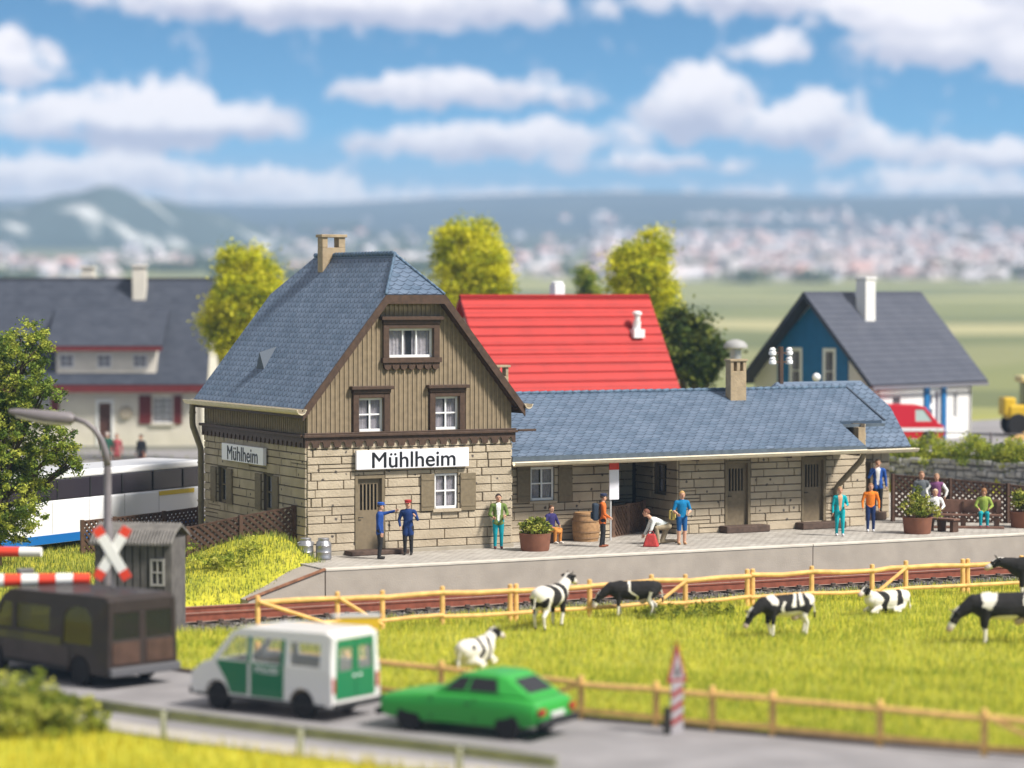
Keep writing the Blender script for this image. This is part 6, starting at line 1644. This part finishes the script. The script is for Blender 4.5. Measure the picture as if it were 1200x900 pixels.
# ------------------------------------------------------------------ people and cows
def capsule(mb, a, b, ra, rb, mi=0, fl=1.0, ax=None):
    """tapered capsule; fl flattens it across ax"""
    a = Vector(a); b = Vector(b); d = b - a; L = d.length; d = d/L if L > 1e-6 else Vector((0, 0, 1))
    x = Vector(ax).normalized() if ax is not None else (Vector((1, 0, 0)) if abs(d.x) < .9 else Vector((0, 1, 0)))
    x = (x - d*x.dot(d)).normalized(); y = d.cross(x)
    n = 14; vs = []; fs = []; rows = []
    for i in range(5): t = math.pi/2*i/4; rows.append((-ra*math.cos(t), ra*math.sin(t)))
    for i in range(5): t = math.pi/2*i/4; rows.append((L + rb*math.sin(t), rb*math.cos(t)))
    for (s, r) in rows:
        r = max(r, 1e-4)
        for k in range(n):
            q = 2*math.pi*k/n; vs.append(a + d*s + x*r*math.cos(q) + y*r*fl*math.sin(q))
    for i in range(len(rows) - 1):
        for k in range(n): fs.append((i*n + k, i*n + (k + 1) % n, (i + 1)*n + (k + 1) % n, (i + 1)*n + k))
    mb.add(vs, fs, mi)
def organic(caps, vox, smooth, mats_, name):
    """union of tapered capsules as ONE skin; every face takes the material of the nearest capsule"""
    mb = MB()
    for c in caps: capsule(mb, *c[:4], 0, c[5] if len(c) > 5 else 1.0, c[6] if len(c) > 6 else None)
    o = mb.build(name, mats_)
    r = o.modifiers.new('r', 'REMESH'); r.mode = 'VOXEL'; r.voxel_size = vox
    s = o.modifiers.new('s', 'SMOOTH'); s.factor = .5; s.iterations = smooth
    baked(o); me = o.data; me.materials.clear()
    for m in mats_: me.materials.append(m)
    n = len(me.polygons); C = np.zeros(n*3); me.polygons.foreach_get('center', C); C = C.reshape(-1, 3)
    best = np.full(n, 1e9); mi = np.zeros(n, np.int32)
    for c in caps:
        a = np.array(c[0]); b = np.array(c[1]); d = b - a; L2 = (d*d).sum() + 1e-9
        t = np.clip(((C - a)@d)/L2, 0, 1); q = a + t[:, None]*d; dist = np.linalg.norm(C - q, axis=1) - (c[2] + (c[3] - c[2])*t)
        k = dist < best; best[k] = dist[k]; mi[k] = c[4]
    me.polygons.foreach_set('material_index', mi); me.polygons.foreach_set('use_smooth', [True]*n); me.update()
    return o, C, mi
def append(o, mb, mats_):
    """add small pieces (fingers, eyes) to a finished body mesh"""
    bm = bmesh.new(); bm.from_mesh(o.data); off = len(bm.verts)
    vs = [bm.verts.new(v) for v in mb.v]
    for f, mi in zip(mb.f, mb.m):
        try: q = bm.faces.new([vs[i] for i in f]); q.material_index = mi; q.smooth = True
        except ValueError: pass
    bm.to_mesh(o.data); bm.free()
def cloth(name, c): return mat('cloth_' + name, c, .85, noise=.12, scale=18)
skin_m = mat('skin', (.58, .33, .22), .6); eye_m = mat('eye_dark', (.03, .02, .02), .4); lip_m = mat('lips', (.40, .14, .11), .6)
shoe_m = mat('shoe_black', (.018, .016, .015), .5)
def person(label, loc, face, H, top, legs, shoes=None, hair=(.08, .05, .03), sleeve=None, shirt=None, coat=0.0, shorts=False, cap=None, la=None, ra=None, pose='stand', lean=0.0, hairlong=False, skirt=None, group=None, bald=False, stride=.0, female=False, head_tilt=0.0):
    """la / ra: elbow and hand offsets from the shoulder, in heights; local front is -y"""
    t = thing('person', label, 'person', loc, face, group)
    top_m = cloth(*top); leg_m = cloth(*legs); shoe = cloth(*shoes) if shoes else shoe_m
    slv = cloth(*sleeve) if sleeve else top_m; sh_m = cloth(*shirt) if shirt else top_m
    ms = [skin_m, top_m, leg_m, shoe, slv, sh_m, eye_m, lip_m]
    if skirt: ms[2] = cloth(*skirt)
    S = lambda x, y, z: (x*H, y*H, z*H)
    if pose == 'stand':
        hip = .50; hp = [(sx*.052, 0, hip) for sx in (1, -1)]
        kn = [(sx*.056, -.012 - sx*stride*.5, .275) for sx in (1, -1)]; an = [(sx*.058, .012 - sx*stride, .045) for sx in (1, -1)]
    elif pose == 'sit':
        hip = .27; hp = [(sx*.055, 0, hip) for sx in (1, -1)]; kn = [(sx*.065, -.235, hip + .01) for sx in (1, -1)]; an = [(sx*.065, -.22, .045) for sx in (1, -1)]
    else:  # kneel and bend forward
        hip = .32; hp = [(.055, .05, hip), (-.055, .05, hip)]; kn = [(.07, -.17, .29), (-.07, -.04, .045)]; an = [(.07, -.13, .04), (-.06, .20, .05)]
    sp = Vector((0, -lean*.30, .30*math.sqrt(max(.05, 1 - lean*lean))))    # hip -> shoulders
    hc = Vector((0, hp[0][1] if pose == 'kneel' else 0, hip)); chest = hc + sp; up = sp.normalized()
    caps = []
    A = lambda p: tuple(Vector(p)*H)
    for i, sx in enumerate((1, -1)):
        tm = 2; cm = 0 if shorts else 2
        caps.append((A(hp[i]), A(kn[i]), .058*H, .041*H, tm)); caps.append((A(kn[i]), A(an[i]), .039*H, .029*H, cm))
        a = Vector(an[i]); f = a + Vector((0, -.085, -.022)) if pose != 'kneel' or i == 0 else a + Vector((0, .05, .03))
        caps.append((A(a + Vector((0, .012, -.02))), A(f), .025*H, .021*H, 3))
    W_ = .088 if female else .100
    caps.append((A(hc + Vector((-.035, 0, .01))), A(hc + Vector((.035, 0, .01))), .062*H, .062*H, 2, .95, None))
    caps.append((A(hc + up*.06), A(chest - up*.05), .082*H, .098*H, 1, .72, (1, 0, 0)))
    caps.append((A(chest + Vector((-W_, 0, -.02))), A(chest + Vector((W_, 0, -.02))), .046*H, .046*H, 1))
    if coat:
        for sx in (1, -1): caps.append((A(hc + Vector((sx*.042, 0, -coat + .02))), A(hc + Vector((sx*.026, 0, 0)) + up*.09), .066*H, .064*H, 1))
    if skirt and pose == 'sit': caps.append((A(hc + Vector((0, -.1, .0))), A(hc + Vector((0, -.22, -.02))), .085*H, .085*H, 2, .6, (1, 0, 0)))
    nk = chest + Vector((0, -.012 - lean*.05, .05)); hd = nk + Vector((0, -.012 - lean*.05 - head_tilt*.03, .075 - head_tilt*.02))
    caps.append((A(chest), A(nk + (hd - nk)*.4), .038*H, .032*H, 0))
    caps.append((A(hd + Vector((0, -.004, -.028))), A(hd + Vector((0, .004, .016))), .044*H, .052*H, 0))
    hands = []
    for i, (sx, arm) in enumerate(((1, la), (-1, ra))):
        s0 = chest + Vector((sx*(W_ + .015), 0, -.022))
        e_, h_ = arm if arm else ((sx*.035, .012, -.165), (sx*.045, -.035, -.315))
        e = s0 + Vector(e_); h = s0 + Vector(h_)
        caps.append((A(s0), A(e), .038*H, .030*H, 4)); w = e.lerp(h, .92)
        bare = sleeve is None and shorts
        caps.append((A(e), A(w), .029*H, .021*H, 0 if bare else 4)); d = (h - e).normalized()
        caps.append((A(w + d*.006), A(h + d*.022), .0175*H, .021*H, 0, .62, (0, 1, 0))); hands.append((h + d*.03, d, sx))
    o, C, mi = organic(caps, .0165, 2, ms, 'body')
    if shirt:      # the open front of the jacket
        zz = (C[:, 2]/H - (hip + .0))/.30; wd = .016 + .030*np.clip(zz, 0, 1)
        k = (mi == 1) & (C[:, 1] < -.035*H) & (np.abs(C[:, 0]) < wd*H) & (C[:, 2] > (hip - .01)*H)
        mi[k] = 5; o.data.polygons.foreach_set('material_index', mi.astype(np.int32)); o.data.update()
    mb = MB()
    for p, d, sx in hands:
        x = Vector((0, 1, 0)) if abs(d.y) < .8 else Vector((0, 0, 1)); x = (x - d*x.dot(d)).normalized(); y = d.cross(x)
        for q, ln in ((-.018, .034), (-.006, .042), (.006, .040), (.017, .030)):
            a = p + x*q; k = a + d*ln*.55 + y*.004*sx; mb.tube([A(a - d*.012), A(k), A(k + d*ln*.45 + y*.014*sx)], [.0055*H, .0052*H, .004*H], 6)
        a = p - d*.028 - x*.018; mb.tube([A(a), A(a - x*.014 + d*.016), A(a - x*.014 + d*.036)], [.006*H, .0058*H, .0045*H], 6)
    F = Vector((0, -1, 0))
    for sx in (1, -1):
        mb.ell(A(hd + Vector((sx*.018, -.047, .004))), (.0072*H, .005*H, .006*H), 8, 6, 6)
        mb.ell(A(hd + Vector((sx*.052, .002, -.006))), (.008*H, .011*H, .017*H), 8, 6, 0)
    mb.tube([A(hd + Vector((0, -.048, .006))), A(hd + Vector((0, -.060, -.014))), A(hd + Vector((0, -.050, -.018)))], [.005*H, .010*H, .006*H], 8, 0)
    mb.ell(A(hd + Vector((0, -.047, -.031))), (.015*H, .005*H, .0045*H), 8, 6, 7)
    append(o, mb, ms); o.parent = t
    hm = mat('hair_%d%d%d' % tuple(int(c*99) for c in hair), hair, .7, noise=.25, scale=40)
    mb = MB(); hcn = hd + Vector((0, .010, .012)); n = 18; kx = 10; vs = []; fs = []
    r0 = .060 if not bald else .0535
    for i in range(kx + 1):
        for j in range(n):
            a = 2*math.pi*j/n; fr_ = max(0, -math.sin(a)) if True else 0     # towards the face
            lim = math.pi*(.62 if not hairlong else .82) - fr_*(.95 if not bald else 1.0)
            if bald: th0 = .9; tt = th0 + max(.02, (lim - th0))*i/kx
            else: tt = lim*i/kx
            rr = r0*(1 + .03*math.sin(a*5 + i))
            vs.append(A(hcn + Vector((rr*math.sin(tt)*math.cos(a)*.96, rr*math.sin(tt)*math.sin(a)*1.04, rr*math.cos(tt)*1.03 - (.03 if hairlong and tt > 1.9 else 0)))))
    for i in range(kx):
        for j in range(n): fs.append((i*n + j, (i + 1)*n + j, (i + 1)*n + (j + 1) % n, i*n + (j + 1) % n))
    mb.add(vs, fs); mb.build('hair', hm, t, smooth=True)
    if cap:
        cm_ = cloth(*cap); mb = MB(); mb.lathe(A(hd + Vector((0, .006, .026))), [(.059*H, 0), (.060*H, .014*H), (.066*H, .034*H), (.055*H, .046*H), (.01*H, .050*H)], 20)
        mb.add([A(hd + Vector((-.040, -.045, .030))), A(hd + Vector((.040, -.045, .030))), A(hd + Vector((.030, -.088, .022))), A(hd + Vector((-.030, -.088, .022))), A(hd + Vector((-.040, -.045, .036))), A(hd + Vector((.040, -.045, .036))), A(hd + Vector((.030, -.088, .027))), A(hd + Vector((-.030, -.088, .027)))], [(3, 2, 1, 0), (4, 5, 6, 7), (0, 1, 5, 4), (1, 2, 6, 5), (2, 3, 7, 6), (3, 0, 4, 7)])
        mb.build('cap', cm_, t, smooth='auto')
    return t
navy = ('royal_blue', (.012, .055, .24)); blk = ('black', (.018, .018, .02)); wht_c = ('white', (.78, .77, .75)); kh = ('khaki', (.33, .27, .18)); teal = ('teal', (.0, .27, .33))
face_cam = R_(-27.3)     # turning a figure to look out over the track towards the valley road
def backpack(label, host, off, sz, col, cat='backpack'):
    w, d, h = sz; c = Matrix.Rotation(host.rotation_euler.z, 4, 'Z') @ Vector(off) + Vector(host.location)
    t = thing('backpack', label, cat, c, host.rotation_euler.z)
    m = MB(); m.box(-w/2, w/2, -d/2, d/2, 0, h); m.build('pack', cloth(*col), t, bevel=min(w, d)*.32, seg=4)
    m = MB(); m.box(-w*.32, w*.32, d/2, d/2 + .05, h*.1, h*.5); m.build('pocket', cloth(*col), t, bevel=.03, seg=3)
    m = MB()
    for sx in (-1, 1): m.tube([(sx*w*.3, -d/2, h*.9), (sx*w*.36, -d/2 - .06, h*.95), (sx*w*.36, -d/2 - .05, h*.3), (sx*w*.3, -d/2, h*.1)], .018, 6)
    m.build('straps', cloth('strap_dark', (.03, .03, .035)), t)
G1 = 'people on the platform'
person('officer in blue jacket and cap stretching an arm towards his colleague', (1.72, -1.7, PZ), R_(62), 1.76, navy, blk, cap=('cap_blue', (.02, .09, .38)), ra=None, la=((.02, -.12, .02), (-.02, -.27, .065)), group=G1, coat=.06)
person('officer in long dark blue coat and red banded cap by the step', (3.05, -.92, PZ), R_(-30), 1.74, ('dark_blue_coat', (.01, .035, .14)), blk, cap=('cap_red', (.35, .03, .03)), coat=.13, la=((.055, .0, -.14), (.02, -.11, -.06)), ra=((-.05, .02, -.15), (-.02, -.06, -.27)), group=G1)
person('man in green jacket and white shirt with blue trousers leaning by the wall corner', (6.49, -.4, PZ), R_(-20), 1.78, ('moss_green', (.13, .19, .045)), teal, ('red_brown_shoes', (.12, .03, .03)), shirt=wht_c, la=((.05, -.01, -.15), (.0, -.12, -.17)), ra=((-.045, .0, -.16), (.01, -.11, -.2)), hair=(.03, .02, .02), group=G1, coat=.05)
person('seated woman in dark blue top and orange skirt behind the planter', (8.95, .62, PZ), R_(10), 1.62, ('indigo', (.03, .025, .12)), ('stocking', (.62, .38, .25)), ('white_shoes', (.7, .66, .6)), pose='sit', skirt=('orange_skirt', (.55, .22, .05)), la=((.06, -.02, -.14), (.02, -.13, -.19)), ra=((-.06, -.02, -.14), (-.02, -.13, -.19)), hair=(.09, .045, .025), group=G1, female=True)
t = thing('suitcase_seat', 'low dark trunk the seated woman sits on', 'trunk', (8.97, .70, PZ), R_(10)); m = MB(); m.box(-.3, .3, -.2, .2, .0, .34); m.build('case', mat('trunk_brown', (.12, .07, .045), .7), t, bevel=.03)
m = MB(); m.box(-.303, .303, -.203, .203, .22, .25); m.build('band', trim_m, t)
pr = person('hiker in orange jacket and dark cap with a navy backpack', (9.75, -1.43, PZ), R_(68), 1.74, ('orange', (.62, .14, .025)), blk, ('rust_shoes', (.25, .08, .04)), cap=('cap_navy', (.03, .04, .09)), coat=.06, la=((.03, -.03, -.16), (.01, -.11, -.24)), ra=((-.03, -.02, -.16), (-.01, -.12, -.22)), stride=.03, group=G1)
backpack('navy backpack on the back of the orange jacketed hiker', pr, (0, .235, .86), (.34, .2, .56), ('pack_navy', (.03, .045, .07)))
person('man in white shirt kneeling over a red bag', (12.05, -1.5, PZ), R_(-108), 1.86, ('pale_shirt', (.66, .70, .68)), kh, pose='kneel', lean=.93, la=((.03, -.05, -.13), (.02, -.12, -.25)), ra=((-.03, -.05, -.13), (-.02, -.12, -.25)), hair=(.16, .06, .035), group=G1)
t = thing('bag', 'red travel bag standing before the kneeling man', 'bag', (11.2, -2.05, PZ), R_(-40)); m = MB()
m.add([(-.26, -.17, 0), (.26, -.17, 0), (.26, .17, 0), (-.26, .17, 0), (-.13, -.09, .42), (.13, -.09, .42), (.13, .09, .42), (-.13, .09, .42)], [(3, 2, 1, 0), (4, 5, 6, 7), (0, 1, 5, 4), (1, 2, 6, 5), (2, 3, 7, 6), (3, 0, 4, 7)]); m.build('bag_body', mat('red_fabric', (.42, .045, .04), .8, noise=.2, scale=12), t, bevel=.05, seg=3)
m = MB(); m.tube([(-.1, 0, .40), (-.06, 0, .50), (.06, 0, .50), (.1, 0, .40)], .018, 6); m.build('handle', mat('dark_red_fabric', (.2, .02, .02), .8), t)
ph = person('blond hiker in blue vest and shorts with a small yellow pack', (12.48, -1.84, PZ), R_(-12), 1.76, ('vest_blue', (.0, .16, .36)), ('shorts_blue', (.01, .09, .26)), ('tan_boots', (.5, .3, .16)), shorts=True, la=((.045, -.02, -.15), (-.03, -.13, -.19)), ra=((-.05, -.01, -.15), (-.01, -.12, -.2)), hair=(.45, .28, .10), group=G1)
backpack('small yellow pack at the side of the blond hiker', ph, (-.30, .05, .80), (.22, .2, .34), ('pack_yellow', (.62, .50, .14)))
person('woman in turquoise tracksuit walking near the downpipe', (18.82, -1.62, PZ), R_(-25), 1.68, ('turquoise', (.0, .34, .38)), ('turquoise', (.0, .34, .38)), ('trainer_white', (.75, .70, .72)), shirt=('peach', (.62, .36, .22)), la=((.05, .0, -.15), (.0, -.11, -.16)), hair=(.32, .20, .10), stride=.03, group=G1, female=True, coat=.03)
person('man in bright orange shirt and navy trousers with white shoes', (20.68, -.75, PZ), R_(-28), 1.68, ('bright_orange', (.72, .19, .015)), ('navy_trousers', (.012, .03, .11)), ('shoe_white', (.78, .78, .8)), sleeve=('bright_orange', (.72, .19, .015)), la=((.05, .0, -.15), (.05, -.05, -.3)), ra=((-.05, .0, -.15), (-.05, -.06, -.29)), hair=(.24, .12, .06), group=G1)
person('man in blue jacket raising a hand to his face on the annex step', (23.8, 3.3, PZ + .30), R_(-30), 1.9, ('blazer_blue', (.015, .075, .32)), blk, shirt=wht_c, ra=((-.06, -.05, -.13), (.05, -.10, .05)), hair=(.30, .20, .12), group=G1, coat=.06)
person('person in grey shirt standing between lattice fence and tall planter', (24.1, 1.05, PZ), R_(-20), 1.88, ('slate_grey', (.10, .11, .12)), blk, hair=(.22, .12, .07), group=G1)
person('person in purple jumper with white sleeves standing behind the bench', (24.6, .82, PZ), R_(-35), 1.80, ('plum', (.18, .06, .16)), blk, sleeve=wht_c, la=((.09, -.03, -.12), (.05, -.08, -.24)), ra=((-.09, -.03, -.12), (-.05, -.08, -.24)), hair=(.35, .2, .12), group=G1)
SB = R_(-36)
person('fair haired man in white shirt sitting on the left end of the long bench', (23.80, -.20, PZ + .02), SB, 1.72, wht_c, ('charcoal', (.03, .028, .035)), ('pale_shoes', (.6, .62, .6)), pose='sit', la=((.06, -.03, -.13), (.0, -.13, -.19)), ra=((-.06, -.03, -.13), (.0, -.13, -.19)), hair=(.55, .42, .28), group='people sitting on the bench')
person('brown haired woman in lime green top sitting on the right end of the long bench', (25.15, -1.20, PZ + .02), SB, 1.78, ('lime_green', (.26, .34, .06)), teal, ('wine_boots', (.22, .02, .05)), pose='sit', la=((.06, -.03, -.13), (.0, -.13, -.18)), ra=((-.06, -.03, -.13), (.0, -.13, -.18)), hair=(.28, .13, .05), hairlong=True, female=True, group='people sitting on the bench')
# far figures by the cream house
def far(label, s, x, yfeet_z, H, *a, **k_):
    yfeet_z = .44
    p = P3(s, (x - 600)*s/3200, yfeet_z); return person(label, (p.x, p.y, yfeet_z), *a[:1], H, *a[1:], **k_)
G2 = 'people in front of the cream house'
far('grey haired figure in dark green before the cream house door', 131, 125, .37, 1.8, R_(160), ('bottle_green', (.02, .09, .06)), ('brown_trousers', (.2, .1, .06)), hair=(.5, .42, .38), group=G2, coat=.1)
far('figure in dusky red coat beside the cream house door', 131.5, 136, .37, 1.7, R_(-20), ('dusky_red', (.36, .08, .09)), ('brown_trousers', (.2, .1, .06)), group=G2, coat=.12, hair=(.2, .1, .08))
far('dark clothed figure by the window of the cream house', 130, 165, .37, 1.75, R_(-60), ('dark_grey_coat', (.03, .03, .035)), ('brick_trousers', (.30, .11, .08)), group=G2, coat=.1, hair=(.05, .03, .03))

# cows -------------------------------------------------------------------------------
cowb = mat('cow_black_hide', (.016, .014, .014), .9, noise=.3, scale=6); coww = mat('cow_white_hide', (.68, .64, .58), .9, noise=.07, scale=5); cowp = mat('cow_pink', (.46, .36, .32), .6); horn = mat('hoof_grey', (.12, .10, .09), .6)
def cow(label, loc, rot, pose, black, base='white', legs_white=True, hd_turn=0.0, sc=1.0, face_white=True):
    """local front is +x; black: list of (x0, x1, slant, z0, z1) bands of the other colour over the trunk"""
    t = thing('cow', label, 'cow', loc, rot, 'black and white cows in the meadow'); t.scale = (sc, sc, sc)
    lie = pose == 'lie'; z0 = .47 if lie else .92
    c = []
    c += [((-.62, 0, z0 + .06), (.0, 0, z0), .30, .345, 0), ((.0, 0, z0), (.56, 0, z0 + .02), .345, .30, 0), ((-.78, 0, z0 + .13), (-.5, 0, z0 + .1), .2, .27, 0), ((.45, 0, z0 + .16), (.72, 0, z0 + .06), .2, .24, 0)]
    if pose == 'graze': nk = [(.78, 0, z0 + .1), (1.18, hd_turn*.2, z0 - .18)]; hdv = (.20, hd_turn*.12, -.36)
    elif pose == 'up': nk = [(.74, 0, z0 + .14), (1.10, hd_turn*.25, z0 + .46)]; hdv = (.30, hd_turn*.28, -.16)
    elif pose == 'lie': nk = [(.70, 0, z0 + .14), (1.0, hd_turn*.22, z0 + .40)]; hdv = (.26, hd_turn*.26, -.14)
    else: nk = [(.76, 0, z0 + .12), (1.2, hd_turn*.2, z0 + .2)]; hdv = (.34, hd_turn*.2, -.18)
    c.append((nk[0], nk[1], .21, .135, 0)); hv = Vector(hdv); h0 = Vector(nk[1]); h1 = h0 + hv
    c.append((tuple(h0 - hv*.1), tuple(h0 + hv*.45), .125, .115, 0)); c.append((tuple(h0 + hv*.4), tuple(h1), .10, .085, 1))
    if not lie:
        for (x, y, b) in ((.52, .17, 0), (.50, -.17, 0), (-.62, .18, 1), (-.64, -.18, 1)):
            st = (.05 if y > 0 else -.06)
            if b: c += [((x, y*.8, z0 - .02), (x + .10, y, .60), .19, .10, 0), ((x + .10, y, .60), (x - .07 + st, y, .40), .085, .06, 3), ((x - .07 + st, y, .40), (x - .02 + st, y, .08), .052, .045, 3), ((x - .02 + st, y, .07), (x + .02 + st, y, .04), .05, .052, 4)]
            else: c += [((x, y, z0 - .08), (x + .02, y, .44), .125, .07, 3 if False else 0), ((x + .02, y, .44), (x - .02 + st, y, .08), .06, .045, 3), ((x - .02 + st, y, .07), (x + .02 + st, y, .04), .05, .052, 4)]
        c.append(((-.38, 0, z0 - .30), (-.30, 0, z0 - .36), .13, .11, 2))
    else:
        for (a_, b_) in (((.50, .20, .24), (.84, .24, .11)), ((.50, -.20, .24), (.80, -.26, .11)), ((-.45, .26, .22), (-.08, .34, .12)), ((-.45, -.26, .22), (-.08, -.34, .12))):
            c.append((a_, b_, .12, .06, 3)); c.append((b_, (b_[0] - .25, b_[1]*1.05, .07), .055, .045, 3))
        c.append(((-.5, 0, .34), (.4, 0, .32), .3, .28, 0))
    c.append(((-.93, 0, z0 + .18), (-1.0, .02, z0 - .25), .03, .025, 3)); c.append(((-1.0, .02, z0 - .25), (-1.0, .02, z0 - .40), .045, .03, 0))
    o, C, mi = organic(c, .026, 3, [cowb, coww, cowp, coww, horn], 'body')
    n = len(C); out = np.where(mi >= 2, mi, 1 if base == 'white' else 0)
    hz_ = mi == 1; tr_ = (mi == 0)
    wob_ = .05*np.sin(C[:, 2]*11 + C[:, 0]*5) + .035*np.sin(C[:, 1]*13 + C[:, 2]*7)
    for (x0, x1, sl_, za, zb) in black:
        s = C[:, 0] + (C[:, 2] - z0)*sl_ + wob_
        k = tr_ & (s > x0) & (s < x1) & (C[:, 2] > za + wob_) & (C[:, 2] < zb + wob_); out[k] = 0 if base == 'white' else 1
    d = np.linalg.norm(C - np.array(h0), axis=1) < .2
    out[d & tr_] = 0
    blaze = d & (np.abs(C[:, 1] - h0.y - (C[:, 0] - h0.x)*hdv[1]/max(.1, abs(hdv[0]) + .01)) < .05); out[blaze] = 1
    out[hz_] = 1 if face_white else 0
    mz = np.linalg.norm(C - np.array(h1), axis=1) < .105; out[mz & hz_] = 2
    if not legs_white: out[mi == 3] = 0
    o.data.polygons.foreach_set('material_index', out.astype(np.int32)); o.data.update()
    mb = MB(); hx = hv.normalized(); sd = hx.cross(Vector((0, 0, 1))).normalized(); upv = sd.cross(hx).normalized()
    for sx in (1, -1):
        e = h0 + sd*sx*.11 + upv*.05 - hx*.02; M = Matrix((sd*sx, hx, upv)).transposed()
        mb.ell(e + sd*sx*.09, (.10, .03, .05), 8, 6, 0, M); mb.ell(h0 + hv*.38 + sd*sx*.10 + upv*.03, (.018, .018, .018), 8, 6, 4)
        mb.tube([h0 + sd*sx*.06 + upv*.10, h0 + sd*sx*.11 + upv*.17, h0 + sd*sx*.10 + upv*.23], [.022, .018, .008], 6, 4)
    append(o, mb, None); o.parent = t
    return t
V2 = lambda x, y: (x, y, gz(x, y))
cam_left = math.atan2(-RT.y, -RT.x)   # heading along the picture's left
cow('white cow with thin black bands lying in the meadow, seen from behind', V2(-4.15, -20.05), R_(38), 'lie', [(.24, .42, -.35, 0, 2), (-.32, -.10, -.45, 0, 2), (-.70, -.56, 0, .55, .70)], hd_turn=-.5, sc=.88)
cow('black and white banded cow walking away towards the fence with head up', V2(1.0, -14.2), R_(36), 'up', [(.32, .66, .1, 0, 2), (-.34, .12, .2, 0, 2), (-.95, -.62, -.3, .4, .93)], hd_turn=-.3, sc=.92)
cow('black cow with one white stripe grazing before the fence', V2(4.3, -12.95), cam_left, 'graze', [(.0, .10, -.5, 0, 2), (-.66, -.52, .2, 0, .9)], base='black', hd_turn=.3, sc=.8)
cow('black cow with white patches grazing in the middle of the meadow, brace post behind', V2(5.75, -18.4), cam_left + .45, 'graze', [(.42, .66, .0, .98, 2), (.16, .26, .2, 0, 1.1), (-.20, -.08, .4, .92, 2), (-.42, -.30, .4, .92, 2), (-.9, -.66, 0, .95, 2), (-.6, .4, 0, 0, .72)], base='black', face_white=False, sc=.88)
cow('white cow with black hoops lying by the fence brace, head raised', V2(11.0, -15.5), cam_left + .5, 'lie', [(.16, .44, -.1, 0, 2), (-.46, -.22, .1, 0, 2)], hd_turn=.2, sc=.78)
cow('large black cow with white shoulder patch grazing at the right edge', V2(9.9, -22.3), cam_left + .05, 'graze', [(.34, .66, .25, .92, 2), (-.62, -.34, .5, .98, 2), (-.6, .4, 0, 0, .66)], base='black', sc=1.06)
cow('black cow with white face cut off by the right edge', V2(16.75, -15.0), cam_left - .1, 'walk', [(-.3, -.1, 0, 0, .7)], base='black', hd_turn=.2)
